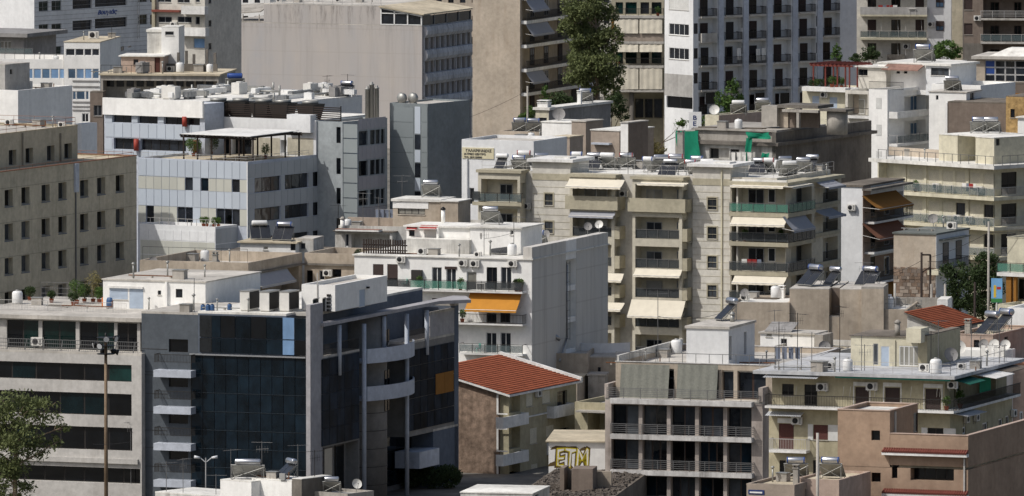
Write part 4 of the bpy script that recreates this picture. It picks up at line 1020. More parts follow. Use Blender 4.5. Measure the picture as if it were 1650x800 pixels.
def build_wb():
    m = wb.mass(355, 405, 778, 0, 4.2, mat='white', roofmat='roof_white', ov=.0, th=.1); 
    m2 = wb.mass(405.5, 470, 777, 1.2, 3.4, mat='white', roofmat='roof_white', th=.1); m3 = wb.mass(470.5, 486, 773, .8, 4, mat='concrete_dark', roofmat='roof_white', th=.06)
    m2.F.box('meter_box', m2.F.u(452, 770), m2.F.u(461, 770), .003, .18, m2.F.z(456, 773), m2.F.z(456, 763), 'shutter_grey')
    m4 = wb.mass(487, 560, 796, 2.5, 3.5, mat='concrete', parapet=.25, roofmat='roof_grey'); m5 = wb.mass(250, 354.5, 802, 1.5, 5, mat='white_old', roofmat='roof_white', th=.1)
    wb.m1, wb.m2, wb.m4, wb.m5 = m, m2, m4, m5
build_wb()
# ---------------------------------------------------------------- white block with orange awning
c3 = B('apartment_building', 'white apartment block with blank side wall and orange balcony awning', 'apartments', 857, 398, 1056, -20)
def build_c3():
    b = c3; f0 = b.face(); zr = f0.z(840, 419)
    m = b.mass(571, 857, 419, 0, 21.5, mat='white', roofmat='roof_white', ov=.15, th=.12); m.z1 = zr; f = m.F
    r = m.R; r.hole(r.u(911, 480), r.u(928, 480), 0, r.z(919, 418), 1.6, True)
    sp = b.mass((-.25,), (0.0,), None, .0, 21.5, zb=zr + .13, mat='white', roof=False); sp.x0 = -.9; sp.x1 = 0; sp.F = Face(b, -.9, 0, 0); sp.L = Face(b, -.9, 21.5, 270); sp.z1 = f0.z(857, 399); sp.mat = 'side_wall'
    for (y0, y1) in ((460, 469), (511, 520), (562, 571)):
        u0, u1 = r.u(911, 500), r.u(928, 500); r.box('spandrel', u0 + .02, u1 - .02, -.3, -.05, r.z(919, y1), r.z(919, y0), 'white')
    # the side wall itself is bare grey render
    sk = MB(); 
    for (x0, x1) in ((857.3, 911), (928, 981)):
        u0, u1 = r.u(x0, 480), min(21.5, r.u(x1, 480)); o = r.box('side_render', u0, u1, .003, .05, 0, sp.z1 + .0, 'side_wall')
    r.box('top_panel', r.u(911, 396) + .02, r.u(928, 396) - .02, .003, .06, r.z(919, 409), sp.z1, 'white')
    p = MB(); p.bar((0, 0, 0), (0, 0, r.z(912, 426) - r.z(912, 545)), .09, 8); p.bar((0, 0, 0), (-3, -.3, -2.0), .09, 8); r.add('downpipe', p, 'frame_al', r.u(911.5, 480), .14, r.z(912, 545))
    p = MB(); 
    for k in range(9): p.bar((-.5, -.05, k * .9), (.5, -.05, k * .9), .02, 4)
    p.bar((-.5, -.05, -.2), (-.5, -.05, 7.4), .025, 4); p.bar((.5, -.05, -.2), (.5, -.05, 7.4), .025, 4); r.add('ladder', p, 'black_metal', r.u(910, 520), .3, r.z(912, 545))
    # floor one
    for (x0, x1) in ((601, 618), (624, 641)): f.door(x0, 426, x1, 462, style='brown', n=1, pane='pane_dark', shut=.62, d=.15)
    for (x0, x1, st) in ((696, 712, 'white'), (719, 735, 'white'), (784, 801, 'dark'), (807, 824, 'white')): f.door(x0, 431, x1, 466, style=st, n=2, pane='pane_dark', d=.2)
    f.door(752, 438, 768, 468, style='white', n=1, pane='pane_curtain', d=.2); f.box('shutter_box', f.u(717, 432), f.u(736, 432), .003, .1, f.z(727, 434), f.z(727, 430), 'shutter_brown')
    f.box('storage_cupboard', f.u(665, 450), f.u(681, 450), .003, .45, f.z(673, 452), f.z(673, 435), 'frame_dark')
    f.balcony(621, 659, 466, 1.15, rail='glass', h=.95, mat='slab_white', pmat='rail_smoke'); f.balcony(660, 752, 467.5, 1.16, rail='glass', h=.95, mat='slab_white', pmat='rail_glass_green', ends=False); f.balcony(753, 842, 470, 1.15, rail='glass', h=.95, mat='slab_white', pmat='rail_smoke', ends=False)
    # floor two
    f.door(624, 478, 641, 515, style='whiteb', n=1, pane='pane_mid', shut=.7, d=.15); f.door(696, 481, 713, 518, style='brown', n=2, pane='pane_dark', shut=.98, d=.15); f.door(719, 481, 738, 518, style='brown', n=2, pane='pane_dark', shut=.98, d=.15)
    f.door(784, 505, 800, 520, style='dark', n=2, pane='pane_black'); f.door(806, 505, 822, 520, style='dark', n=2, pane='pane_black')
    f.box('duct_box', f.u(660, 495), f.u(668, 495), .003, .35, f.z(664, 512), f.z(664, 486), 'slab_white')
    f.balcony(621, 842, 521, 1.15, rail='bars', h=.9, mat='slab_white', yr=760)
    f.awning(753, 473, 836, 504, 1.5, 'awning_orange', w=.3); 
    # floor three
    for (x0, x1) in ((783, 800), (806, 823)): f.door(x0, 536, x1, 570, style='white', n=2, pane='pane_dark', d=.2)
    f.balcony(740, 842, 570, 1.1, rail='glass', h=.9, mat='slab_white', pmat='rail_glass')
    for x in (618, 716): f.win(x, 545, x + 16, 566, style='brown', n=2, pane='pane_dark', shut=.9)
    b.zr = zr + .12; b.m = m
    # roof houses
    p1 = b.mass(655, 757, 368, 5.5, 5, zb=zr + .13, mat='white', roofmat='roof_white', ov=.25, th=.14); g = p1.F
    g.win(659, 371, 668, 381, style='dark', n=1, pane='pane_dark', sill=False); g.win(684, 370, 704, 385, style='white', n=1, pane='pane_curtain', shut=.98)
    g.awning(654, 366, 671, 371, .6, 'awning_red', val=.05); g.awning(676, 363, 704, 370, .7, 'awning_red', val=.05); g.box('pier', g.u(706, 375), g.u(709, 375), .003, .5, p1.z0, p1.z1 - .01, 'white')
    lw = b.mass(655, 756, 388, 3.8, 1.6, zb=zr + .13, mat='white_old', roofmat='roof_white', th=.06)
    p2 = b.mass(757.5, 839, 369, 4.4, 6, zb=zr + .13, mat='white', roofmat='roof_white', ov=.2, th=.14); g = p2.F; g.win(822, 371, 827, 379, n=1, style='white'); g.win(774, 376, 776, 386, n=1, style='dark', sill=False)
    for k in range(18):
        x0 = 585 + k * 3.9; q = b.face(1.2); u = q.u(x0, 400); q.box('fence_board', u, u + .18, -.04, 0, zr + .13, zr + 1.45 + .08 * random.random(), 'wood_dark')
    q = b.face(1.25); q.box('fence_rail', q.u(584, 400), q.u(656, 400), -.06, -.003, zr + .9, zr + 1.0, 'wood_dark'); q.box('fence_rail', q.u(584, 400), q.u(656, 400), -.06, -.003, zr + .4, zr + .5, 'wood_dark')
build_c3()

# ---------------------------------------------------------------- beige terraces behind the glass office
c9 = B('apartment_building', 'old beige block with stained parapet behind the glass office', 'building', 400, 424, 1078, -20)
def build_c9():
    b = c9; m = b.mass(225, 400, 424, 0, 14.5, mat='beige', parapet=1.0, roofmat='roof_grey'); r = m.R
    r.hole(.6, 13.6, m.z1 - 3.6, m.z1 - 1.25, 1.8, True)
    r.awning(414, 436, 470, 462, 1.0, 'awning_grey', w=.1); r.box('band', 0, 14.3, .003, .25, m.z1 - 1.2, m.z1 - 1.0, 'concrete_dark')
    m2 = b.mass((0.2,), (8.0,), None, 14.6, 8, mat='beige', parapet=.9, roofmat='roof_grey'); m2.z1 = m.z1; m2.x0 = .2; m2.x1 = .2 + 6.0; m2.F = Face(b, m2.x0, m2.y0, 0); m2.R = Face(b, m2.x1, m2.y0, 90); f = m2.F
    f.win(494, 436, 504, 456, n=1, style='dark', pane='pane_black'); f.win(514, 436, 523, 452, n=1, style='white', pane='pane_dark'); f.win(535, 434, 550, 447, n=1, style='dark', pane='pane_black')
    f.box('band', 0, 6.0, .003, .25, m2.z1 - 1.2, m2.z1 - 1.0, 'concrete_dark')
    m3 = b.mass((.3,), (6.0,), None, 10, 4, mat='pink', roofmat='roof_beige'); m3.x0 = .9; m3.x1 = 6; m3.y0 = 3; m3.y1 = 14; m3.z1 = m.z1 - 3.7; m3.F = Face(b, .9, 3, 0); m3.R = Face(b, 6, 3, 90)
    b.m = m; b.m2 = m2
build_c9()
c10 = B('roof_house', 'small white roof house carrying two dark solar panels beside the blue-clad offices', 'house', 476, 392, 1108, -14)
def build_c10():
    b = c10; m = b.mass(387, 476, 393, 0, 5.5, mat='white', roofmat='roof_beige', ov=.25, th=.15); f = m.F
    f.win(424, 397, 432, 403, n=1, style='white', pane='pane_curtain'); f.win(468, 390, 476, 404, n=1, style='dark', sill=False); b.m = m
    m2 = b.mass(476.5, 505, 388, 1.5, 4, mat='white_old', roofmat='roof_grey'); m2.F.win(484, 392, 492, 402, n=1, style='al'); m3 = b.mass(345, 575, 415, 2.0, 12, mat='white_old', roofmat='roof_dark', th=.1)
build_c10()
c11 = B('apartment_building', 'low cluttered roofs with white and beige huts beside the white block', 'building', 745, 345, 1112, -18)
def build_c11():
    b = c11; m = b.mass(545, 745, 368, 0, 12, mat='white_old', parapet=.6, roofmat='roof_grey')
    h = b.mass(633, 709, 326, 4, 4.5, zb=m.z1 - .6, mat='beige', roofmat='roof_white', ov=.15, th=.25); f = h.F; f.win(641, 330, 685, 346, style='dark', n=4, pane='pane_curtain', d=.2)
    f.box('white_band', .0, f.u(690, 340), .003, .06, h.z1 - .7, h.z1, 'white')
    h2 = b.mass(709.5, 738, 326, 3.2, 4, zb=m.z1 - .6, mat='beige', roofmat='roof_white', ov=.1, th=.1)
    w_ = b.mass(560, 640, 352, 7, .35, zb=m.z1 - .6, mat='taupe', roof=False); l = b.mass(540, 632, 375, -1.2, 4, mat='white_old', roofmat='roof_dark', ov=.2, th=.08)
    l.F.win(556, 377, 562, 398, n=1, style='white', sill=False); l.F.hole(l.F.u(566, 386), l.F.u(628, 386), l.z1 - 2.2, l.z1 - .2, 2.0, True)
    cp = b.mass(540, 610, 372, -2.2, 1.2, zb=l.z1 + .1, mat='slab_white', roofmat='rust_roof', th=.05); cp.z1 = l.z1 + .25
    b.m = m; b.h = h; b.l = l
build_c11()

# ---------------------------------------------------------------- olive office in shade, far left
c1 = B('office_building', 'olive rendered office with rows of small deep-set windows, far left', 'office', -32, 282, 1068, -26)
def build_c1():
    b = c1; r0 = b.face(0, 0, 90); L = r0.u(220, 249); m = Mass(b, -22, 0, 0, L, 0, b.zt, 'olive', parapet=.15, roofmat='roof_beige', capmat='rail_rust'); r = m.R
    xs = [14, 41, 73.5, 100.5, 135.5, 163, 193]; y0s = [306, 302, 298, 294.5, 290.5, 286.5, 282.5]
    for x, y0 in zip(xs, y0s):
        for k in range(4):
            dy = 55 * k - k * (x / 200.0) * .8
            u0, u1, z0, z1 = r.rect(x - 6.5, y0 + dy, x + 6.8, y0 + 27 + dy); r.window(u0, u1, z0, z1, style='al', n=2, pane=random.choice(['pane_dark', 'pane_mid', 'pane_black']), d=.55, sill=False)
            r.box('sill', u0 - .03, u1 + .03, .002, .06, z0 - .1, z0 - .003, 'office_blue')
            if random.random() < .5: r.box('blind', u0 + .08, u0 + (u1 - u0) * .42, -.47, -.44, z0 + (z1 - z0) * random.uniform(.1, .6), z1 - .08, 'shutter_cream')
    for x in (-10, 121): r.box('pilaster', r.u(x - 2, 290), r.u(x + 3.5, 290), .003, .2, r.z(x, 310 - (x - 121) * .13), r.z(x, 264 - (x - 121) * .13), 'blue_white'); r.box('downpipe', r.u(x - .5, 290), r.u(x + .8, 290), .003, .12, 0, r.z(x, 310 - (x - 121) * .13), 'rail_grey')
    for k in range(5): z = r.z(121, 318 + 55 * k - 28); r.box('groove_strip', .01, L - .01, .002, .012, z, z + .03, 'olive_dark')
    up = Mass(b, -20, -2.8, 0, 0, m.z1 - .1, 0, 'olive', parapet=.2, roofmat='roof_grey', capmat='roof_beige'); up.R = Face(b, -2.8, 0, 90); up.y1 = up.R.u(125, 215); up.z1 = up.R.z(125, 202.5); up.F = Face(b, -20, 0, 0); r = up.R
    for (x, y0) in ((20, 242), (47, 239), (81.5, 235), (109.5, 231.5)):
        u0, u1, z0, z1 = r.rect(x - 6, y0, x + 6.5, y0 + 25); r.window(u0, u1, z0, z1, style='al', n=2, pane='pane_dark', d=.5, sill=False); r.box('blind', u0 + .08, u0 + (u1 - u0) * .45, -.42, -.39, z0 + .3, z1 - .08, 'shutter_cream')
    for x in (35, 96): r.box('downpipe', r.u(x, 240), r.u(x + 1.5, 240), .003, .12, m.z1, r.z(x, 215), 'olive_dark')
    b.up = up; b.m = m
build_c1()
c1b = B('building', 'white flat-roofed building with blank blue-shaded side wall, upper left', 'building', 29, 146, 1210, -30)
def build_c1b():
    b = c1b; m = b.mass(-60, 29, 146, 0, 11, mat='white', parapet=.5, roofmat='roof_grey'); m.R = Face(b, 0, 0, 90); L = m.R.u(116.5, 140); m.y1 = L; m.L = Face(b, m.x0, L, 270); m.B = Face(b, m.x1, L, 180)
    t = b.mass(-40, 8, 106, 3, 5, zb=m.z1 - .5, mat='concrete_wall', roofmat='roof_grey', th=.12); t.R.win(16, 112, 20, 120, n=1, style='dark', sill=False)
    lw = Mass(b, 0.3, 1.3, L * .98, L + 3, 0, m.z1 - 4.2, 'white_blue', parapet=.3); b.m = m; b.t = t
build_c1b()

# ---------------------------------------------------------------- blue-white panelled offices
c2 = B('office_building', 'office block clad in pale blue panels with a rooftop pergola', 'office', 400, 261, 1220, -31)
def build_c2():
    b = c2; m = b.mass(222, 400, 261, 0, 24, mat='blue_white', parapet=.3, roofmat='roof_beige'); f = m.F; L = m.R.u(538, 250); m.y1 = L; r = m.R; m.L = Face(b, m.x0, L, 270); m.B = Face(b, m.x1, L, 180)
    f.panels(223, 399, 14, [(259, 287), (308, 335)], 'panel_blue', w=.06, gap=.06, xr=320)
    slots = {0: {6: 'pane_dark', 7: 'panel_blue', 8: 'pane_office', 12: 'pane_dark'}, 1: {1: 'pane_black', 5: 'pane_dark', 6: 'pane_dark', 7: 'panel_blue', 10: 'pane_dark', 11: 'pane_black', 12: 'pane_dark'}}
    for j, (y0, y1) in enumerate(((287, 308), (335, 362))):
        z1, z0 = f.z(320, y0), f.z(320, y1); u0, u1 = f.u(223, y0), f.u(399, y0); d = (u1 - u0) / 14
        for k in range(14):
            s = slots[j].get(k, 'panel_cream'); nm = 'window' if s.startswith('pane_') else 'panel'
            if nm == 'panel': f.box('panel', u0 + d * k + .03, u0 + d * (k + 1) - .03, 0, .04, z0 + .03, z1 - .03, s)
            else:
                f.hole(u0 + d * k, u0 + d * (k + 1), z0 + .02, z1 - .02, .3, True); o = f.box('window', u0 + d * k + .02, u0 + d * (k + 1) - .02, -.28, -.2, z0 + .03, z1 - .03, 'frame_dark'); f.box('pane', .05, d - .1, .003, .02, .05, z1 - z0 - .12, s, parent=o)
    o = f.box('corner_post', f.u(398.6, 300), f.u(400, 300), .06, .12, 0, m.z1, 'frame_white')
    # shaded flank
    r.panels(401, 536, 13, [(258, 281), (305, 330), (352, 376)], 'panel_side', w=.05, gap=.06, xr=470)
    for (y0, y1) in ((281, 305), (330, 352), (376, 398)):
        z1, z0 = r.z(470, y0), r.z(470, y1)
        for (x0, x1, n) in ((410, 452, 3), (459, 497, 3), (504, 519, 1), (520, 535, 1)):
            u0, u1 = r.u(x0, y0), r.u(x1, y0); r.hole(u0, u1, z0 + .02, z1 - .02, .3, True); d = (u1 - u0) / n
            for k in range(n): o = r.box('window', u0 + d * k + .02, u0 + d * (k + 1) - .02, -.28, -.2, z0 + .03, z1 - .03, 'frame_dark'); r.box('pane', .05, d - .1, .003, .02, .05, z1 - z0 - .12, random.choice(['pane_mirror', 'pane_dark', 'pane_dark', 'pane_mid']), parent=o)
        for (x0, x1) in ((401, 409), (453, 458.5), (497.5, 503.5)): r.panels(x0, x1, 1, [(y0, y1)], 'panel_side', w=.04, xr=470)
    b.zt2 = m.z1; b.m = m
    # terrace wing in front (white, low)
    lo = b.mass(225, 347, 366, -4.5, 4.45, mat='white_blue', parapet=.35, roofmat='roof_grey'); g = lo.F
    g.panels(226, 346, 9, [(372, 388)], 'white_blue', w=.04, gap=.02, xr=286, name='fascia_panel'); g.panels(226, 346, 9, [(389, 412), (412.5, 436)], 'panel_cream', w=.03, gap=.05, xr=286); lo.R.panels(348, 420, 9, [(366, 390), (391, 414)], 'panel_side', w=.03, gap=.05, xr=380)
    q = MB(); railing(q, lo.x1 - lo.x0 - .2, .1, .75, 'glass', False); g.add('railing', q, 'rail_light', .1, -.15, lo.z1)
    # set-back upper storey, white
    up = b.mass(331, (0.0,), None, 14.0, 5.2, zb=m.z1 - .3, mat='white_blue', parapet=.3, roofmat='roof_white'); up.z1 = up.F.z(480, 193); g = up.F
    g.hole(g.u(345, 235), g.u(372, 235), up.z0, g.z(360, 222), .8, True); g.hole(g.u(374, 235), g.u(406, 235), up.z0, g.z(360, 222), .8, True); g.hole(g.u(452, 235), g.u(462, 235), up.z0 + .4, g.z(456, 226), .5, True); g.hole(g.u(318, 235), g.u(342, 235), up.z0, g.z(330, 222), .8, True)
    for (x0, x1) in ((319, 330), (331, 342), (346, 358), (359, 371), (375, 390), (391, 405)): g.door(x0, 224, x1, 250, style='dark', n=1, pane='pane_dark', cut=False, w=-.78)
    g.panels(407, 451, 1, [(222, 250)], 'cream', w=.03, xr=430, name='wall_panel'); g.panels(463, 505, 1, [(222, 250)], 'cream', w=.03, xr=480, name='wall_panel')
    b2 = b.mass(462, 500, 186, 13.4, 1.5, zb=g.z(480, 213), mat='white_blue', roof=False)
    # dark slatted screen round the cooling plant
    s = b.face(14.6); z0, z1 = up.z1 - .02, s.z(430, 168)
    for (x0, x1) in ((323, 366), (366.5, 410), (410.5, 463), (463.5, 505), (505.5, 549)):
        u0, u1 = s.u(x0, 180), s.u(x1, 180); n = 7
        for k in range(n): s.box('slat', u0, u1 - .05, -.05, 0, z0 + (z1 - z0) * k / n, z0 + (z1 - z0) * (k + .62) / n, 'wood_dark')
        s.box('screen_post', u1 - .04, u1 + .03, -.1, 0.01, z0, z1 + .05, 'black_metal')
    b.up = up
    dk = b.mass(331, (-11.5,), None, 19.25, 23, zb=m.z1 - .3, mat='white', roofmat='roof_white', th=.1); dk.z1 = up.z1 + .9; b.dk = dk; d2 = Mass(b, -11.45, -.6, 19.25, 27, m.z1 - .3, up.z1 - .1, 'white', roofmat='roof_white', th=.1)
    # upper left wing
    wl = b.mass(168, 330, 168, 10, 3.95, mat='blue_white', parapet=.2, roofmat='roof_white'); g = wl.F
    g.box('fascia', .0, g.u(329, 175), .003, .35, g.z(250, 187.5), g.z(250, 160), 'white')
    for (y0, y1, wins) in ((178, 198, ((181, 212, 2), (222, 254, 2), (264, 322, 3))), (223, 241, ((183, 222, 3), (226, 300, 5)))):
        z1, z0 = g.z(200, y0), g.z(200, y1)
        for (x0, x1, n) in wins:
            u0, u1 = g.u(x0, y0), g.u(x1, y0); g.hole(u0, u1, z0, z1, .5, True); d = (u1 - u0) / n
            for k in range(n): o = g.box('window', u0 + d * k + .02, u0 + d * (k + 1) - .02, -.48, -.4, z0 + .02, z1 - .02, 'frame_dark'); g.box('pane', .05, d - .1, .003, .02, .05, z1 - z0 - .1, 'pane_dark', parent=o)
    g.panels(170, 322, 11, [(199, 222)], 'panel_blue', w=.06, gap=.05, xr=200); g.panels(170, 322, 11, [(241.5, 262)], 'panel_blue', w=.06, gap=.05, xr=200)
    g.panels(169, 180.5, 1, [(178, 198), (223, 241)], 'panel_blue', w=.05, xr=175); g.panels(213, 221.5, 1, [(178, 198)], 'panel_blue', w=.05, xr=217); g.panels(255, 263.5, 1, [(178, 198)], 'panel_blue', w=.05, xr=259)
    for (x, y0, y1) in ((222, 224, 243), (300, 188, 204), (318, 226, 246)):
        c = MB(); zz0, zz1 = g.z(x, y1), g.z(x, y0); c.lathe([(.28, 0), (.28, zz1 - zz0)], 14); g.add('column', c, 'red_column', g.u(x, 230), .32, zz0)
    b.wl = wl; wk = Mass(b, wl.x0, up.x0 - .02, 13.97, 36, 0, wl.z1 - .2, 'white', roofmat='roof_white', th=.1)
    # grey tower with ribbon windows and dark slab tower
    t = b.mass(533, 577, 197, 1.0, 10, mat='slate_wall', roofmat='roof_grey', parapet=.3); t.x0, t.x1 = m.x1 + .2, 0; g0 = b.face(L - 4)
    t.y0 = L - 3.5; t.F = Face(b, 0, t.y0, 0); t.x0 = m.x1 + .02; t.x1 = t.x0 + (t.F.u(577, 300) - t.F.u(536, 300)); t.F = Face(b, t.x0, t.y0, 0); t.R = Face(b, t.x1, t.y0, 90); t.z1 = t.F.z(577, 198); t.y1 = t.y0 + t.R.u(624, 185); t.L = Face(b, t.x0, t.y1, 270); t.B = Face(b, t.x1, t.y1, 180); r = t.R
    for (y0, y1) in ((210, 233), (258, 282), (306, 330), (355, 378)):
        z1, z0 = r.z(600, y0), r.z(600, y1)
        for (x0, x1) in ((578, 592.5), (596.5, 605), (605.5, 613), (614, 620)):
            u0, u1 = r.u(x0, y0), r.u(x1, y0); r.hole(u0, u1, z0, z1, .3, True); o = r.box('window', u0 + .02, u1 - .02, -.28, -.2, z0 + .02, z1 - .02, 'frame_dark'); r.box('pane', .05, u1 - u0 - .1, .003, .02, .05, z1 - z0 - .1, random.choice(['pane_dark', 'pane_mirror', 'pane_black']), parent=o)
    r.panels(577.5, 622, 7, [(190, 208), (234, 256), (283, 304), (332, 353)], 'panel_pink', w=.04, gap=.04, xr=600)
    for y in (205, 255, 303, 352): t.F.win(542, y, 549, y + 26, style='thin', n=1, pane='pane_black', d=.2, sill=False)
    t.F.panels(553, 576, 1, [(200 + 24 * k, 223 + 24 * k) for k in range(8)], 'panel_slate', w=.04, gap=.05, xr=565)
    sl_ = b.mass(628, 689, 168, t.y1 + 1, 9, mat='slab_tower', roofmat='roof_grey', parapet=.2); g = sl_.F
    g.panels(629, 666, 1, [(173 + 24.5 * k, 197 + 24.5 * k) for k in range(10)], 'panel_tower', w=.04, gap=.05, xr=650); g.panels(679, 688.5, 1, [(173 + 24.5 * k, 197 + 24.5 * k) for k in range(10)], 'panel_tower', w=.04, gap=.05, xr=683)
    for (y0, y1, mt) in ((172, 216, 'panel_blue'), (217, 241, 'pane_dark'), (242, 262, 'panel_blue'), (263, 286, 'pane_dark'), (287, 308, 'panel_blue'), (309, 332, 'pane_dark'), (333, 354, 'panel_blue'), (355, 380, 'pane_dark')): g.panels(668, 677.5, 1, [(y0, y1)], mt, w=.05, gap=.04, xr=672, name='window' if mt == 'pane_dark' else 'panel')
    b.t = t; b.sl = sl_
build_c2()
# ---------------------------------------------------------------- cream apartments in the middle
c4 = B('apartment_building', 'large cream apartment block with stair towers and a roof full of solar heaters', 'apartments', 1266, 298, 1137, -23)
def build_c4():
    b = c4; f0 = b.face(0); PR = 1.6
    core = b.mass(770, (0.0,), None, PR, 15, mat='cream_light', roofmat='roof_white', parapet=.25); core.x1 = -1.6; core.z1 = f0.z(1100, 285); f = core.F = Face(b, core.x0, PR, 0)
    def x_of(px, py=350, y=0.0): return b.face(y).u(px, py)
    zr = core.z1 - .25; b.zr = zr
    # stair towers
    for (x0, x1, ytop, wx, wys, cap) in ((858, 919, 262, (878, 891), (312, 357, 402), (853, 922)), (1116, 1177, 270, (1140.5, 1155), (319, 366, 413, 460), (1114, 1172))):
        t = b.mass(x0, x1, ytop, PR - .35, 5, mat='cream_light', roofmat='slab_white', ov=.45, th=.3); g = t.F
        for y in wys:
            g.win(wx[0], y, wx[1], y + 19, style='dark', n=2, pane='pane_mid', d=.12); u0, u1, z0, z1 = g.rect(wx[0], y, wx[1], y + 19); q = MB(); W, H = u1 - u0, z1 - z0
            q.box(-.12, 0, -.06, 0, -.12, H + .12); q.box(W, W + .12, -.06, 0, -.12, H + .12); q.box(0, W, -.06, 0, H, H + .12); q.box(0, W, -.06, 0, -.12, -.07); g.add('window_surround', q, 'cream_band', u0, .003, z0)
        W = t.x1 - t.x0
        for k in range(22): z = t.z1 - 1.9 - .72 * k; g.box('groove_strip', .02, W - .02, .002, .012, z, z + .035, 'cream_band')
        g.box('band', .0, W, .003, .05, t.z1 - 1.9, t.z1 - 1.2, 'cream_band')
        bx = b.mass(x0 + 34, x0 + 60, ytop - 7, PR + .6, 1.8, zb=t.z1 + .31, mat='white', roofmat='roof_white', th=.08)
        if x0 > 1000: g.box('downpipe', g.u(1162, 350), g.u(1164.5, 350), .003, .12, 0, t.z1 - .3, 'slab_cream')
    P = 47.4
    def block(x0, x1, ytop, floors, y0=0.0, xside=None, col=None):
        """a stack of loggias standing PR in front of the core"""
        u0, u1 = x_of(x0, 350, y0), x_of(x1, 350, y0); m = Mass(b, u0, u1, y0, PR + .3, 0, b.face(y0).z((x0 + x1) / 2, ytop), 'cream', roofmat='cream_band', ov=.2, th=.3, roof=True); return m
    # block M and N: frames of loggias
    for (x0, x1, ytop, doors, glass_from, awn) in ((918, 990, 286, ((942, 960, 'al'), (961, 979, 'white')), 1, {0: (914, 1003, 289, 305), 1: (918, 990, 341, 352), 3: (918, 1003, 440, 455), 4: (918, 1003, 487, 502)}), (1019, 1099, 290, ((1042, 1067, 'al'), (1091, 1104, 'grey')), 1, {0: (1030, 1106, 294, 298.5), 3: (1022, 1097, 434, 448), 4: (1014, 1101, 484, 514)})):
        m = block(x0, x1, ytop, 5); g = m.F; xm = (x0 + x1) / 2
        for k in range(6):
            yt, yb = ytop + 13 + P * k, ytop + 48 + P * k
            if k == 0: yt = ytop + 8
            z1, z0 = g.z(xm, yt), g.z(xm, yb); W = m.x1 - m.x0; g.hole(.32, W - .32, z0, z1, 1.55, True)
            for (a, c, st) in doors: 
                if c < x1 - 1: g.door(a, yt + 8, c, yb - 6, style=st, n=1 if c - a < 20 else 2, pane=random.choice(['pane_mid', 'pane_dark', 'pane_curtain']), cut=False, w=-1.53, shut=random.choice([0, .5, .97]) if k % 2 else 0)
                else: g.win(a, yt + 8, x1 - 5, yb - 16, style=st, n=1, pane='pane_dark', cut=False, w=-1.53)
            if k == 0:
                o = g.balcony_u(-.35, W + .5, z0 + .0, .45, rail='solid', h=1.15, th=.25, mat='cream_band', w0=.0)
            else:
                q = MB(); railing(q, W - .66, .1, .95, 'glass', False); o = g.add('railing', q, 'rail_grey', .33, -.15, z0 + .003); link('glass_panel', cached(('glass_panel', rd(W), 0, 'x'), 'rail_smoke', lambda mm: mm.box(.03, W - .7, -.03, -.015, .05, .88)), o)
            if k in awn:
                a = awn[k]; g.awning(a[0], a[2], a[1], a[3], 1.2 if k in (0, 4) else .75, 'awning_grey' if k == 1 else 'awning_cream', w=.06)
        # side balconies of the stack, seen on the flank
        r = m.R
        for k in range(5):
            z = g.z(xm, ytop + 48 + P * k); r.hole(.25, 1.55, z, z + 2.0, .5, True)
            r.balcony_u(0.02, 1.62, z, .55, rail='solid', h=1.1, th=.2, mat='cream_band')
    # block L at the left end
    m = block(771, 838, 279, 4); g = m.F
    for k in range(5):
        z1, z0 = g.z(800, 289 + P * k), g.z(800, 326 + P * k); W = m.x1 - m.x0; g.hole(.3, W - .3, z0, z1, 1.55, True); g.door(806, 297 + P * k, 826, 322 + P * k, style='al', n=2, pane='pane_dark', cut=False, w=-1.53)
        g.balcony_u(-.5, W + .35, z0, .5, rail='solid' if k else 'glass', h=1.0, th=.35, mat='cream_band')
    m.R.hole(.3, 1.5, g.z(800, 320), g.z(800, 295), .4, True)
    sc_ = g.box('screen', -.45, .35, .44, .48, g.z(800, 322), g.z(800, 309), 'rail_smoke')
    # block P with the corner balconies
    u0 = x_of(1178); m = Mass(b, u0, 0, 0, 8, 0, b.face().z(1225, 300), 'cream', roofmat='cream_band', ov=.35, th=.4); g = m.F; r = m.R; W = -u0
    g.box('roof_lip', 0, W, -.5, -.3, m.z1 + .41, m.z1 + .6, 'slab_white')
    rd_ = r.u(1308, 320)
    for k in range(6):
        yf = 343 + P * k; z0 = g.z(1222, yf) + .0; z1 = z0 + 2.55
        g.hole(.05, W - .02, z0, z1, 1.5, True); r.hole(.02 + 1.52, rd_, z0, z1, 1.2, True)
        g.door(1206, yf - 38, 1231, yf - 4, style='al', n=2, pane=random.choice(['pane_mid', 'pane_dark']), cut=False, w=-1.48); g.door(1238, yf - 38, 1250, yf - 16, style='white', n=1, pane='pane_dark', cut=False, w=-1.48); g.box('pier', g.u(1184, yf), g.u(1187, yf), -1.48, -.4, z0, z1, 'cream_light')
        r.door(1283, yf - 42, 1291, yf - 12, style='al', n=1, pane='pane_dark', cut=False, w=-1.18)
        pm = 'rail_glass_green' if k == 0 else 'rail_smoke'; h = 1.0
        o = g.balcony_u(-.05, W + .42, z0, .42, rail='glass', h=h, th=.42, mat='cream_band', pmat=pm, rmat='rail_grey', ends=False)
        q = MB(); q.box(0, rd_ + .1, -.42, -.003, -.42, 0); o2 = r.add('balcony', q, 'cream_band', 0.0, 0, z0); q = MB(); railing(q, rd_, .42, h, 'glass', False); link('railing', q.mesh('railing', 'rail_grey'), o2); link('glass_panel', cached(('glass_panel', 'side', rd(rd_)), pm, lambda mm: mm.box(.03, rd_ - .05, -.38, -.365, .08, h - .1)), o2)
        aw = {0: (1179, 1265, 297, 304), 1: (1179, 1267, 346, 366), 3: (1182, 1266, 441, 460), 4: (1182, 1266, 488, 506)}.get(k)
        if aw: g.awning(aw[0], aw[2], aw[1], aw[3], 1.1, 'awning_cream', w=.1)
    r.awning(1270, 345, 1305, 375, 1.3, 'awning_grey', w=.1); r.awning(1270, 295, 1303, 304, 1.0, 'awning_cream', w=.1)
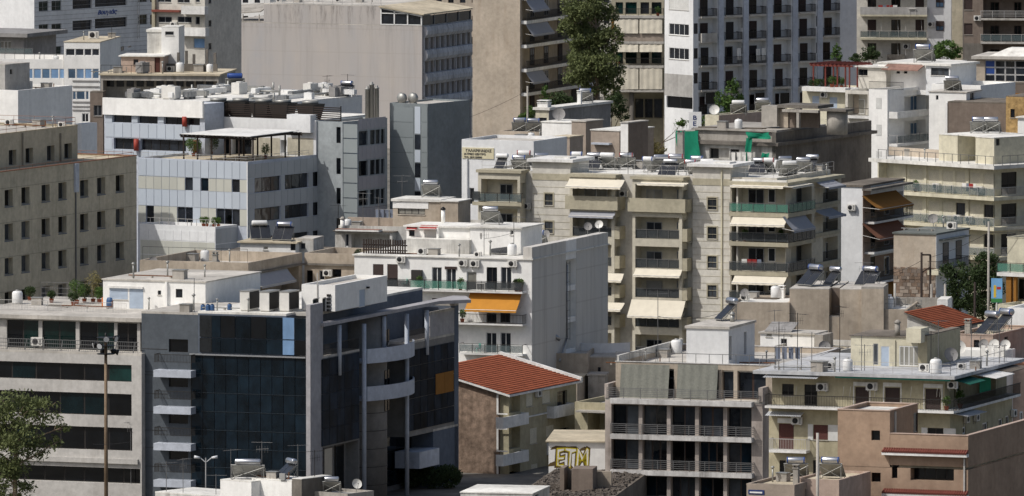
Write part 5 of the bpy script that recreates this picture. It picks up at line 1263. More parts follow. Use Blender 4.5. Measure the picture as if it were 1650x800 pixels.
    # rear part of the flank
    m2 = Mass(b, -9, -.35, 8.02, 16.5, 0, m.z1 - .1, 'cream', roofmat='cream_band', ov=.3, th=.35); r = m2.R
    for k in range(6):
        yf = 325 + P * k; z0 = r.z(1338, yf); u0_, u1_ = r.u(1326, yf), r.u(1350, yf); r.hole(u0_, u1_, z0, z0 + 2.4, 1.2, True); q = MB(); railing(q, u1_ - u0_, .1, 1.0, 'bars', False); r.add('railing', q, 'rail_dark', u0_, -.1, z0)
        r.door(1330, yf - 30, 1338, yf - 3, style='white', n=1, pane='pane_dark', cut=False, w=-1.18)
        if k < 2: r.awning(1324, 288 + P * k, 1352, 306 + P * k, 1.6, 'awning_grey', w=.05)
        r.box('slab', 0, r.u(1351, yf), .003, .25, z0 - .35, z0, 'cream_band')
    # roof railing
    b.core = core; b.P = m
build_c4()
# ---------------------------------------------------------------- terracotta flats with ochre awnings
c5 = B('apartment_building', 'narrow terracotta flats with ochre and brown balcony awnings', 'apartments', 1390, 302, 1166, -23)
def build_c5():
    b = c5; m = b.mass(1345, 1390, 302, 0, 12, mat='white_blue', parapet=.0, roofmat='roof_dark', ov=.1, th=.2); r = m.R; L = 12
    r.box('flank_render', 0.0, 2.2, .003, .05, 0, m.z1 - .01, 'pink')
    for k in range(5):
        yf = 352 + 48.5 * k; z0 = r.z(1425, yf); u0, u1 = r.u(1397, yf), 11.8; r.hole(u0, u1, z0, z0 + 2.55, 1.0, True); r.balcony_u(u0 - .8, u1 + .1, z0, 1.1, rail='bars', h=1.0, th=.22, mat='slab_white', rmat='rail_dark')
        r.door(1402, yf - 36, 1409, yf - 4, style='dark', n=1, pane='pane_black', cut=False, w=-.98); r.door(1424, yf - 36, 1432, yf - 6, style='white', n=1, pane='pane_dark', cut=False, w=-.98)
        r.box('back_render', u0 + .02, u1 - .02, -.99, -.96, z0 + .01, z0 + 2.5, 'terracotta')
        if k in (0, 1, 3): r.awning(1403, 309 + 48.5 * k - (4 if k else 0), 1458, 339 + 48.5 * k, 2.0, ('awning_ochre', 'awning_brown', '', 'awning_ochre')[k], w=.1)
    r.box('eave', -.2, L, .003, 1.1, m.z1 - .35, m.z1 - .15, 'concrete_dark'); b.m = m
build_c5()

# ---------------------------------------------------------------- long cream-yellow flats, right
c6 = B('apartment_building', 'pale yellow flats with long balconies and a boxy roof house, right edge', 'apartments', 1600, 271, 1185, -46)
def build_c6():
    b = c6; f0 = b.face(-1.3); m = b.mass(1428, 1601, 271, 0, 13, mat='yellow', roofmat='roof_white', ov=1.35, th=.4); m.z1 = f0.z(1606, 274); f = m.F; r = m.R; W = m.x1 - m.x0
    zs = [f.z(1606, 319, 1.3), f.z(1606, 367.5, 1.3), f.z(1606, 416, 1.3)]
    for i, z in enumerate(zs):
        f.balcony_u(.2, W + 1.3, z, 1.3, rail='glass', h=1.0, th=.38, mat='slab_cream', rmat='rail_light', pmat='rail_glass')
        q = MB(); q.box(0, 12.5, -1.3, -.003, -.38, 0); o = r.add('balcony', q, 'slab_cream', 0, 0, z); q = MB(); railing(q, 12.5, 1.3, 1.0, 'bars', False); link('railing', q.mesh('railing', 'rail_light'), o)
    f.box('end_wall', -.05, .12, .003, 1.3, 0, m.z1 - .01, 'yellow')
    H = [(1466, 1486), (1496, 1513), (1519, 1535), (1540, 1555), (1562, 1579), (1585, 1601)]
    for i, y in enumerate((0, 1, 2)):
        zt = (m.z1, zs[0] - .38, zs[1] - .38)[i]; zb = zs[i]
        for j, (x0, x1) in enumerate(H):
            u0, u1 = f.u(x0, 300 + 48 * i), f.u(x1, 300 + 48 * i)
            if i == 1 and j in (3, 5): f.window(u0, u1, zb + .9, zt - .55, style='dark', n=3, pane='pane_dark', d=.2)
            elif i == 2 and j == 5: f.window(u0, u1, zb + .9, zt - .5, style='dark', n=3, pane='pane_black', d=.2)
            else: f.window(u0, u1, zb + .05, zt - .55, style='cream', n=1, pane='pane_mid', shut=.98, d=.14, sill=False, name='shuttered_door')
        for x in (1490, 1457, 1558): u = f.u(x, 300); f.box('pier', u, u + .35, .003, .14, zb + .01, zt - .01, 'yellow')
        r.window(1.2, 3.6, zb + .1, zt - .5, style='dark', n=2, pane='pane_black', d=.2, sill=False, name='balcony_door'); r.window(5.2, 8.0, zb + .9, zt - .6, style='dark', n=3, pane='pane_black', d=.2)
    zr = m.z1 + .4; b.zr = zr
    # roof: tan end wall, roof house
    e = b.mass(1432, 1514, 244, 3.6, .35, zb=zr, mat='tan_blank', roof=False); e.z1 = e.F.z(1480, 240)
    h1 = b.mass(1513, 1543, 219, 1.2, 7, zb=zr, mat='yellow', roofmat='roof_white', ov=.05, th=.08); h2 = b.mass(1543.2, 1571.5, 224, 4.2, 4, zb=zr, mat='yellow', roof=False); h2.z1 = h1.z1 - .01
    h2.F.win(1560, 227, 1570, 238, n=2, style='dark', sill=False)
    h3 = b.mass(1572, 1602, 220, .6, 7.4, zb=zr, mat='yellow', roofmat='roof_white', ov=.05, th=.08); h3.z1 = h1.z1; h3.R.win(1605, 224, 1611, 235, n=1, style='dark', sill=False)
    rf = MB(); rf.box(h1.x1 + .1, h3.x0 - .1, 1.3, 8.0, h1.z1 + .0, h1.z1 + .1); link('roof', rf.mesh('roof', 'roof_white'), b.root)
    q = MB(); railing(q, W + 1.2, .1, 1.0, 'glass', False); f.add('roof_railing', q, 'rail_grey', 0, 1.2, zr); q = MB(); railing(q, 12, .1, 1.0, 'glass', False); r.add('roof_railing', q, 'rail_grey', 0, 1.2, zr)
build_c6()
c6b = B('house', 'low house with flat felt roof, rough stone base and upstairs balcony', 'house', 1508, 379, 1128, -24)
def build_c6b():
    b = c6b; m = b.mass(1440, 1508, 379, 0, 9, mat='tan_blank', roofmat='roof_felt', ov=.12, th=.16); f = m.F; r = m.R; W = m.x1 - m.x0
    rng = random.Random(3); zt = f.z(1480, 431); z = 0.0
    zs_ = f.z(1480, 478)
    while z < zt:                                                     # coursed rubble, stone by stone
        h = rng.uniform(.26, .42); u = 0.0
        if z > zs_ - .5:
            while u < W - .1:
                l = min(rng.uniform(.3, .75), W - u); d = rng.uniform(.02, .07)
                f.box('stone', u + .015, u + l - .015, .0, d, z + .015, min(z + h, zt) - .015, rng.choice(['stone_rough', 'brown_plaster', 'taupe', 'stone_rough'])); u += l
        z += h
    r.box('flank_render', 0, 8.98, .003, .04, 0, m.z1, 'white_blue')
    u0, u1 = r.u(1513, 430), r.u(1552, 420); z = r.z(1535, 424); r.balcony(1512, 1564, 432, 1.2, rail='bars', h=.95, th=.45, mat='slab_cream')
    r.door(1519, 391, 1528, 424, style='dark', n=1, pane='pane_dark', cut=False, w=.05); r.door(1540, 388, 1549, 418, style='dark', n=1, pane='pane_dark', cut=False, w=.05)
    r.box('hood', r.u(1512, 385), r.u(1555, 380), .05, .6, r.z(1530, 385), r.z(1530, 383), 'roof_felt'); b.m = m
build_c6b()
c6c = B('apartment_building', 'pale building with green glass balcony and ochre columns, far right', 'building', 1608, 440, 1098, -30)
def build_c6c():
    b = c6c; m = b.mass(1623, 1700, 386, 1.2, 9, mat='yellow', parapet=.9, roofmat='roof_white', capmat='slab_cream'); f = m.F; f.hole(f.u(1632, 470), f.u(1700, 470), 0, f.z(1650, 448), 1.4, True)
    f.balcony(1606, 1690, 441, 1.3, rail='glass', h=1.0, th=.35, mat='slab_white', pmat='rail_glass_green'); g = b.face(.2)
    for (x0, x1) in ((1621, 1629), (1633, 1637)): g.box('column', g.u(x0, 470), g.u(x1, 470), -.4, 0, 0, f.z(1640, 446, 1.0), 'awning_ochre')
    f.door(1640, 450, 1660, 482, style='dark', n=2, pane='pane_black', cut=False, w=-1.35); q = MB(); railing(q, 6, .1, 1.0, 'bars', False); f.add('roof_railing', q, 'rail_grey', 0, -.1, m.z1)
    lo = b.mass(1604, 1700, 495, -4, 5, mat='slab_cream', parapet=.3, roofmat='roof_white'); b.m = m
build_c6c()
# ---------------------------------------------------------------- white block with balconies, upper right
c7 = B('apartment_building', 'bright white block with blank tower and deep balconies, upper right', 'apartments', 1430, 145, 1262, -32)
def build_c7():
    b = c7; t = b.mass(1400, 1430, 145, 0, 13, mat='white', roofmat='roof_white', parapet=.9); f = t.F; r = t.R
    for y in (158, 201, 244): f.win(1411.5, y, 1420.5, y + 18, style='white', n=1, pane='pane_curtain', shut=.98, d=.08, sill=False)
    for y in (142, 190, 237): r.hole(r.u(1457, y + 20), r.u(1492, y + 18), r.z(1475, y + 38), r.z(1475, y + 4), 1.3, True); r.door(1466, y + 8, 1477, y + 36, style='white', n=2, pane='pane_blue', cut=False, w=-1.28); r.door(1484, y + 6, 1490, y + 34, style='white', n=1, pane='pane_dark', cut=False, w=-1.28)
    for y in (184, 229): r.balcony(1446, 1512, y, 1.2, rail='solid' if y < 200 else 'glass', h=.45 if y < 200 else .95, th=.3, mat='slab_white', rmat='rail_light')
    w = b.mass(1362, 1399.5, 147, 1.4, 10, mat='cream_light', roofmat='roof_white', parapet=.3); f = w.F
    for y in (150, 196): f.hole(f.u(1366, y), f.u(1398, y), f.z(1382, y + 36), f.z(1382, y + 2), 1.3, True); f.door(1383, y + 10, 1394, y + 34, style='white', n=1, pane='pane_curtain', cut=False, w=-1.28); f.box('panel', f.u(1367, y + 10), f.u(1375, y + 10), -1.28, -1.2, f.z(1371, y + 34), f.z(1371, y + 4), 'tan_blank'); f.balcony(1361, 1400, y + 37, .8, rail='bars', h=.9, th=.3, mat='slab_white')
    c = b.mass(1293, 1361.5, 147, 2.4, 10, mat='yellow', roofmat='roof_white', parapet=.2); f = c.F
    f.door(1309, 155, 1320, 175, style='blue', n=1, pane='shutter_blue', d=.1, shut=.98); f.door(1337, 157, 1349, 177, style='blue', n=1, pane='shutter_blue', d=.1, shut=.98); f.balcony(1292, 1362, 141, 1.0, rail=None, th=.5, mat='slab_white')
    # terrace houses behind
    h = b.mass(1383, 1428, 110, 6, 6, zb=c.z1, mat='cream_light', roofmat='roof_white', ov=.3, th=.15); h.F.win(1383, 112, 1398, 122, n=2, style='dark')
    h2 = b.mass(1415, 1500, 105, 7, 8, zb=t.z1 - .9, mat='white', roofmat='roof_white', ov=.1, th=.15)
    rf = MB(); g = h2.F; u0, u1 = g.u(1431, 112), g.u(1490, 112); rf.hexa([(0, -1.6, 0), (u1 - u0, -1.6, 0), (u1 - u0, 0, .55), (0, 0, .55)], [(0, -1.6, .1), (u1 - u0, -1.6, .1), (u1 - u0, 0, .65), (0, 0, .65)]); g.add('lean_to_roof', rf, 'rust_roof', u0, 0, g.z(1460, 113))
    g.win(1444, 115, 1450, 119, n=1, style='dark', sill=False); g.win(1456, 115, 1462, 119, n=1, style='dark', sill=False)
    h3 = b.mass(1492, 1531, 107, 6.5, 6, zb=t.z1 - .9, mat='white_blue', roofmat='roof_white', ov=.3, th=.25); h3.F.win(1500, 110, 1529, 122, n=3, style='dark', pane='pane_mid')
    wl = b.mass(1501, 1580, 138, 4, 8, mat='white', roofmat='roof_white', parapet=.5); b.t, b.c, b.w = t, c, w; b.h2 = h2
    q = MB(); railing(q, 4.5, .1, .9, 'bars', False); t.F.add('roof_railing', q, 'rail_dark', 0, -.1, t.z1)
build_c7()
c7b = B('building', 'brown blank-walled building with small white roof hut beside the white block', 'building', 1622, 168, 1232, -22)
def build_c7b():
    b = c7b; m = b.mass(1527, 1622, 168, 0, 8, mat='brown_plaster', roofmat='roof_dark', th=.15); h = b.mass(1497, 1557, 150, 2.5, 5, mat='white', roofmat='roof_grey', ov=.1, th=.1); h.F.win(1508, 154, 1512, 161, n=1, style='dark', sill=False); h.R.win(1563, 150, 1570, 166, n=1, style='grey', sill=False)
    e = b.mass(1522, 1526.5, 166, -.1, 6, mat='white', roof=False); b.m = m; b.h = h
build_c7b()
c7c = B('building', 'ochre brick wall building with one small window, right edge', 'building', 1700, 156, 1225, -22)
def build_c7c():
    b = c7c; m = b.mass(1621, 1700, 158, 0, 8, mat='brick_ochre', roofmat='roof_dark', th=.1); f = m.F; W = 2.2; z = f.z(1635, 215); zt = m.z1; k = 0
    f.win(1628, 176, 1635, 190, n=1, style='dark')
    l = b.mass(1640, 1700, 192, -2.5, 2.4, mat='white', roofmat='roof_white', ov=.2, th=.15)
build_c7c()
c7d = B('building', 'glazed rooftop pavilion with blue panes under a pale roof, right edge', 'building', 1700, 94, 1322, -14)
def build_c7d():
    b = c7d; m = b.mass(1573, 1700, 97, 0, 9, mat='beige', roofmat='roof_grey', ov=.5, th=.35); f = m.F
    u0, u1, z0, z1 = f.rect(1587, 98, 1660, 132); f.hole(u0, u1, z0, z1, .3, True); d = 16.5 / 13.6
    for k in range(5):
        for j in range(3): 
            zz0, zz1 = z0 + (z1 - z0) * j / 3, z0 + (z1 - z0) * (j + 1) / 3; o = f.box('window', u0 + d * k + .02, u0 + d * (k + 1) - .02, -.25, -.17, zz0 + .02, zz1 - .02, 'frame_white'); f.box('pane', .06, d - .1, .003, .02, .06, zz1 - zz0 - .1, 'tank_blue' if k == 0 and j else 'pane_dark', parent=o)
    hp = MB(); hp.hexa([(1.5, 0, 0), (7.5, 0, 0), (7.5, 6, 0), (1.5, 6, 0)], [(3.5, 1.5, .9), (7.5, 1.5, .9), (7.5, 4, .9), (3.5, 4, .9)]); f.add('hipped_roof', hp, 'roof_white', 0, 0, m.z1 + .36)
    lo = b.mass(1583, 1700, 137, -3, 3, mat='brown_plaster', roofmat='roof_dark', th=.1); lo.F.panels(1584, 1648, 1, [(150, 158)], 'awning_ochre', w=.3, th=.2, name='timber_fascia', xr=1610)
build_c7d()
# ---------------------------------------------------------------- huge blank wall and its precast facade
b3 = B('office_building', 'office block with a huge blank beige wall and precast window bays', 'office', 680, 43, 1500, -22)
def build_b3():
    b = b3; m = b.mass(355, 680, 43, 0, 16, mat='blank_wall', roofmat='roof_grey', th=.1); L = m.R.u(760, 36); m.y1 = L; m.L = Face(b, m.x0, L, 270); m.B = Face(b, m.x1, L, 180); f = m.F; r = m.R
    z = f.z(560, 10); u0, u1 = f.u(425, 30), f.u(613, 30); up = Mass(b, m.x0 + u0, m.x0 + u1, .0, L, m.z1 + .11, z, 'blank_wall', roofmat='roof_grey', th=.1)
    z2 = f.z(390, 39); lo = Mass(b, m.x0, m.x0 + u0 - .01, 0, L, m.z1 + .11, z2 + .3, 'blank_wall', roofmat='concrete', th=.1)
    # three rows of nine windows between bulging precast spandrels
    d = (L - .8) / 9
    rows = [(62, 81), (100, 118.5), (138, 157)]
    zz = [(r.z(682, y1), r.z(682, y0)) for (y0, y1) in rows]
    for (z0, z1) in zz:
        for k in range(9):
            u0 = .5 + d * k; r.window(u0 + d * .14, u0 + d * .86, z0, z1, style='thin', n=1, pane=random.choice(['pane_black', 'pane_black', 'pane_dark', 'pane_warm']), d=.5, sill=False)
            r.box('fin', u0 - .09, u0 + .09, .003, .22, z0, z1, 'precast')
    tops = [m.z1] + [a for (a, c) in zz]; bots = [c for (a, c) in zz] + [r.z(682, 176)]
    for zt, zb in zip(tops, bots):
        H = zt - zb; me = cached(('spandrel_panel', rd(d), rd(H)), 'precast', lambda q: q.prism_x([(0, 0), (-.18, .04), (-.52, H * .3), (-.56, H * .6), (-.4, H * .96), (0, H)], .04, d - .04))
        for k in range(9): r.put('spandrel_panel', me, .5 + d * k, .0, zb)
    zb = r.z(682, 178); r.hole(.5, L - .5, .0, zb, 2.2, True)
    for u in (.6, L * .36, L - .9): q = MB(); q.box(0, .5, -.1, .4, 0, zb); r.add('pillar', q, 'precast', u, -.2, 0)
    # glazed attic with a sloping sheet roof
    x0, x1 = f.u(614, 40), f.u(679, 40); zl, zr_ = f.z(614, 12), f.z(679, 25); at_ = MB(); base = m.z1 + .12
    zl -= 0; W = x1 - x0; fr = MB()
    for t in (0, .33, .66, 1): fr.box(x0 + W * t - .08, x0 + W * t + .08, -.05, .1, base, zl + (zr_ - zl) * t)
    fr.box(x0, x1, -.05, .1, base, base + .12); fr.box(x0, x1, -.05, .1, base + 1.5, base + 1.62); fr.hexa([(x0, -.05, zl - .2), (x1, -.05, zr_ - .2), (x1, .1, zr_ - .2), (x0, .1, zl - .2)], [(x0, -.05, zl), (x1, -.05, zr_), (x1, .1, zr_), (x0, .1, zl)])
    o = f.add('attic_frame', fr, 'frame_white', 0, 0, 0); pn = MB(); pn.hexa([(x0, .12, base), (x1, .12, base), (x1, .16, base), (x0, .16, base)], [(x0, .12, zl - .1), (x1, .12, zr_ - .1), (x1, .16, zr_ - .1), (x0, .16, zl - .1)]); link('pane', pn.mesh('pane', 'pane_dark'), o)
    sd = MB(); sd.box(.1, L - .2, .12, .16, base, zr_ - .15); s = r.add('attic_glazing', sd, 'pane_dark', 0, 0, 0); q = MB()
    for k in range(5): q.box(.1 + (L - .4) * k / 4, .2 + (L - .4) * k / 4, -.02, .11, base, zr_ - .1)
    link('mullions', q.mesh('mullions', 'frame_al'), s)
    rf = MB(); rf.hexa([(m.x0 + x0 - .2, -.4, zl + .02), (.4, -.4, zr_ + .02), (.4, L + .2, zr_ + .02), (m.x0 + x0 - .2, L + .2, zl + .02)], [(m.x0 + x0 - .2, -.4, zl + .2), (.4, -.4, zr_ + .2), (.4, L + .2, zr_ + .2), (m.x0 + x0 - .2, L + .2, zl + .2)]); link('attic_roof', rf.mesh('attic_roof', 'roof_beige'), b.root)
    q = MB(); railing(q, up.x1 - up.x0, .1, 1.1, 'rails', False); up.F.add('roof_railing', q, 'rail_light', 0, -.3, up.z1 + .1)
    # lean-to at the left end
    q = MB(); W = m.x0 + u0; q.hexa([(m.x0 + .6, .5, z2 + 1.2), (m.x0 + 5.7, .5, z2 + 1.6), (m.x0 + 5.7, 5, z2 + 2.6), (m.x0 + .6, 5, z2 + 2.2)], [(m.x0 + .6, .5, z2 + 1.35), (m.x0 + 5.7, .5, z2 + 1.75), (m.x0 + 5.7, 5, z2 + 2.75), (m.x0 + .6, 5, z2 + 2.35)])
    for x in (.7, 3, 5.4): q.box(m.x0 + x, m.x0 + x + .12, .6, .72, z2 + .4, z2 + 1.3)
    link('lean_to', q.mesh('lean_to', 'concrete'), b.root); b.up = up
build_b3()
# ---------------------------------------------------------------- tan tower with shaded balconies behind the gum tree
b4 = B('apartment_building', 'tan blank-sided tower with shaded balconies behind the tall tree', 'apartments', 838, -14, 1400, -20)
def build_b4():
    b = b4; m = b.mass(761.5, 838, -14, 0, 30, mat='tan_blank', roofmat='roof_grey', th=.1); r = m.R
    for k in range(7):
        yf = -5 + 38.7 * k; z0 = r.z(842, yf); u0, u1 = .9, 29.5; r.hole(u0, u1, z0, z0 + 2.6, 1.4, True); r.balcony_u(u0 - .5, u1, z0, .7, rail='bars', h=1.0, th=.4, mat='slab_white', rmat='rail_dark', ends=False)
        for j in range(5): u = 2.2 + j * 5.2; r.window(u, u + 1.6, z0 + .05, z0 + 2.2, style=random.choice(['dark', 'brown', 'white']), n=2, pane='pane_dark', cut=False, w=-1.38, sill=False, name='balcony_door', shut=random.choice([0, 0, .9]))
        if k in (1, 2, 4): r.awning(853, yf - 36 - .0, 880 if k != 2 else 888, yf - 14, 1.0, 'awning_grey', w=.6)
build_b4()
b4b = B('apartment_building', 'flats with cream roll-down blinds and planted top terrace beside the tall tree', 'apartments', 1070, 25, 1398, -3)
def build_b4b():
    b = b4b; m = b.mass(985, 1070, -5, 1.4, 12, mat='cream_band', roofmat='roof_grey', th=.1); f = m.F
    for (y, rail) in ((26, 'rails'), (67, 'solid'), (106, 'bars'), (145, None)): f.balcony(987, 1069, y, 1.4, rail=rail, h=.95, th=.3, mat='slab', rmat='rail_dark', pmat='taupe')
    for y in (26, 67, 106):
        for (x0, x1) in ((992, 1004), (1008, 1026), (1032, 1046), (1050, 1066)): f.door(x0, y - 24 if y > 30 else y - 22, x1, y - 3, style='dark', n=1, pane=random.choice(['pane_dark', 'pane_black', 'pane_green']), d=.25)
    for (x0, x1) in ((990, 1028.5), (1030.5, 1067)): f.curtain(x0, 31, x1, 54, 'awning_cream', w=1.3, lean=.3); f.curtain(x0, 71, x1, 84, 'awning_cream', w=1.3, lean=.3); f.curtain(x0, 110, x1, 144, 'awning_cream', w=1.35, lean=.1)
    f.box('blind', f.u(985.5, 40, 1.2), f.u(989, 40, 1.2), .3, 1.3, f.z(987, 52), f.z(987, 31), 'awning_ochre')
    z = f.z(1030, 149); f.hole(f.u(1015, 170), f.u(1069, 170), 0, z, 2.5, True); q = MB(); q.lathe([(.3, 0), (.3, z)], 12); f.add('pillar', q, 'concrete_dark', f.u(1018, 170), .4, 0)
    for k in range(3): f.door(1024 + 15 * k, 160, 1037 + 15 * k, 190, style='dark', n=1, pane='pane_dark', cut=False, w=-2.4)
build_b4b()
b5 = B('apartment_building', 'white tower with a shaded flank of small railed balconies', 'apartments', 1117, -20, 1384, -53)
def build_b5():
    b = b5; m = b.mass(1071, 1117, -20, 0, 26, mat='white_blue', roofmat='roof_grey', th=.1); f = m.F; r = m.R
    for y in (-2, 39, 78): f.win(1078, y, 1110, y + 18, style='white', n=4, pane='pane_dark' if y > 0 else 'pane_curtain', d=.15, shut=.97 if y < 0 else 0)
    f.win(1074, 156, 1116, 175, style='dark', n=2, pane='pane_black', d=.3, sill=False); f.box('stained_base', .0, f.u(1116, 140), .002, .02, f.z(1090, 155), f.z(1090, 120), 'concrete_wall')
    for i, px in enumerate((1140.5, 1181, 1219.5, 1259.5, 1299.5, 1338.5)):
        for k in range(6):
            y = 26.5 - (px - 1140) * .045 + 39.5 * (k - 1); z = r.z(px, y); u0, u1 = r.u(px - 12.5, y), r.u(px + 12.5, y)
            r.hole(u0 - .25, u1 + .25, z, z + 2.75, .9, True)
            o = r.balcony_u(u0, u1, z, .35, rail='bars' if k != 2 or i != 0 else 'solid', h=.95, th=.2, mat='slab', rmat='rail_dark', w0=-.85)
            um = (u0 + u1) / 2 + random.uniform(-.1, .25); r.window(um - .55, um + .6, z + .03, z + 2.15, style=random.choice(['brown', 'dark', 'brown']), n=2, pane='pane_black', cut=False, w=-.88, sill=False, name='balcony_door', shut=random.choice([0, .5, .97]))
    for px in (1160.5, 1200.5, 1239, 1280, 1320): r.box('pilaster', r.u(px - 4, 60), r.u(px + 4, 60), .003, .25, 0, m.z1 - .1, 'blue_white')
    for (px, ys) in ((1121, (38, 78, 118)), (1198, (28, 70)), (1318, (26, 69))): 
        for y in ys: r.win(px - 3, y, px + 3.5, y + 17, style='brown', n=1, pane='pane_dark', d=.15, sill=False)
    for y in (150,): 
        for px in (1145, 1225, 1265): r.win(px - 8, y, px + 8, y + 18, style='dark', n=2, pane='pane_black', d=.2, sill=False)
build_b5()
b6 = B('apartment_building', 'pale flats with long railed balconies above the white roofs, top right', 'apartments', 1552, -25, 1408, -4)
def build_b6():
    b = b6; m = b.mass(1372, 1552, -25, 0, 12, mat='cream_light', roofmat='roof_grey', th=.1); f = m.F
    f.box('white_render', f.u(1494, 40), f.u(1533, 40), .003, .04, 0, m.z1 - .02, 'white_blue'); f.box('beige_render', f.u(1534, 40), f.u(1551.5, 40), .003, .05, 0, m.z1 - .02, 'olive')
    for (y, rl) in ((-14, 'solid'), (24, 'solid'), (62, 'glass')): 
        f.balcony(1386, 1494, y, 1.3, rail=rl, h=.95, th=.22, mat='slab_cream', rmat='rail_light', pmat='concrete_wall' if rl == 'solid' else None)
    for y in (0, 38, 76):
        for (x0, x1) in ((1398, 1412), (1436, 1451), (1475, 1489)): f.door(x0, y - 6, x1, y + 20, style='brown', n=2, pane='pane_black', d=.15, shut=random.choice([0, .96]))
        f.win(1508, y - 4, 1521, y + 12, style='brown', n=2, pane='pane_blue', d=.15, cut=False, w=.05, shut=.5)
    for y in (26, 65): 
        for x in (1391, 1419, 1446, 1458, 1484): q = MB(); q.bar((0, 0, 0), (.15, -1.1, -1.9), .02, 4); f.add('awning_rod', q, 'rail_light', f.u(x, y), .02, f.z(x, y))
    f.box('plant_shelf', f.u(1430, 92), f.u(1458, 92), .003, .8, f.z(1444, 96), f.z(1444, 88), 'concrete_dark')
build_b6()
b7 = B('apartment_building', 'grey-brown flats with recessed balconies, top right corner', 'apartments', 1552, -25, 1392, -6)
def build_b7():
    b = b7; m = b.mass(1552.5, 1720, -25, 0, 12, mat='brown_plaster', roofmat='roof_grey', th=.1); f = m.F
    for y in (-2, 38): f.win(1553.5, y, 1567, y + 18, style='brown', n=2, pane='pane_dark', d=.2, shut=.98)
    for (y, rl) in ((-8, 'bars'), (30, 'rails'), (68, 'glass'), (106, 'bars')):
        z = f.z(1620, y); f.hole(f.u(1584, y), f.u(1718, y), z, z + 2.6, 1.8, True); f.balcony(1580, 1712, y, .6, rail=rl, h=.95, th=.25, mat='slab', rmat='rail_light')
        for (x0, x1) in ((1596, 1610), (1634, 1646)): f.door(x0, y - 26, x1, y - 2, style='brown', n=2, pane='pane_black', cut=False, w=-1.78)
    f.box('dark_render', f.u(1553, 80), f.u(1583, 80), .003, .03, 0, f.z(1570, 70), 'concrete_dark')  # darker render over the lower wall
    q = MB(); q.bar((0, 0, 0), (0, 0, 14), .12, 8); f.add('downpipe', q, 'concrete_dark', .05, .2, 0)
build_b7()
# ---------------------------------------------------------------- upper left
b1 = B('office_building', 'grey-white clinic with blue script sign and curved ribbon windows', 'office', 55, -30, 1690, -38)
def build_b1():
    b = b1; m = b.mass(-20, 55, -30, 0, 35, mat='white_blue', roofmat='roof_grey', th=.1); r = m.R
    for (x0, x1) in ((62.5, 78), (83, 99)):
        for y in (2.5 - (x0 - 62) * .05, 39.5 - (x0 - 62) * .05, 76 - (x0 - 62) * .05): r.win(x0, y, x1, y + 16, style='al', n=2, pane='pane_green', d=.25, sill=False)
    for (y0, y1) in ((-4, 13), (32, 47.5)):
        for (x0, x1, dy) in ((117, 148.5, 1.2), (153, 205, -2.8)): r.win(x0, y0 + dy, x1, y1 + dy, style='thin', n=4, pane='pane_dark', d=.4, sill=False)
    for (x0, x1) in ((223, 237.5), (242, 250)):
        for y in (-12, 24): r.win(x0, y, x1, y + 16, style='al', n=2, pane='pane_green', d=.25, sill=False)
    for k in range(14): y = -6 + 7.2 * k; z = r.z(130, y); r.box('groove_strip', .05, 34.9, .002, .012, z, z + .03, 'concrete_grey')
    u, z = r.uz(157, 25); text_part('Bουγιάς', 'sign_lettering', b.root, r.loc(u, .03, z + .1), (math.pi / 2, 0, r.rel), .95, 'tank_blue', .03, .02, .35, 1.25)
    q = MB()
    for s in (-.25, .25): q.bar((s, 0, 0), (s, 0, 16), .04, 4)
    for k in range(26): q.bar((-.25, 0, k * .6), (.25, 0, k * .6 + .6), .025, 4)
    r.add('ladder_mast', q, 'rail_light', r.u(219, 30), .5, r.z(219, 62))
build_b1()
b0 = B('apartment_building', 'plain cream tower wall at the top left corner', 'building', 60, -40, 1760, -12)
def build_b0(): b0.mass(-80, 60, -40, 0, 14, mat='cream_light', roofmat='roof_grey', th=.1)
build_b0()
b0b = B('building', 'low grey building with overhanging flat roof at the left edge, top', 'building', 38, 58, 1420, -25)
def build_b0b():
    b = b0b; m = b.mass(-60, 38, 60, 0, 9, mat='concrete_grey', roofmat='concrete_grey', ov=1.1, th=.5); f = m.F; f.win(-20, 68, 0, 79, n=2, style='white'); f.win(0, 67, 18, 79, style='white', n=3, pane='pane_curtain'); m.F.balcony(-50, 53, 88, 1.2, rail='glass', h=.9, th=.3, mat='slab', rmat='rail_grey'); b.m = m
build_b0b()
c0 = B('office_building', 'low white office with ribbon windows and blue blinds, upper left', 'office', 161, 68, 1350, -9)
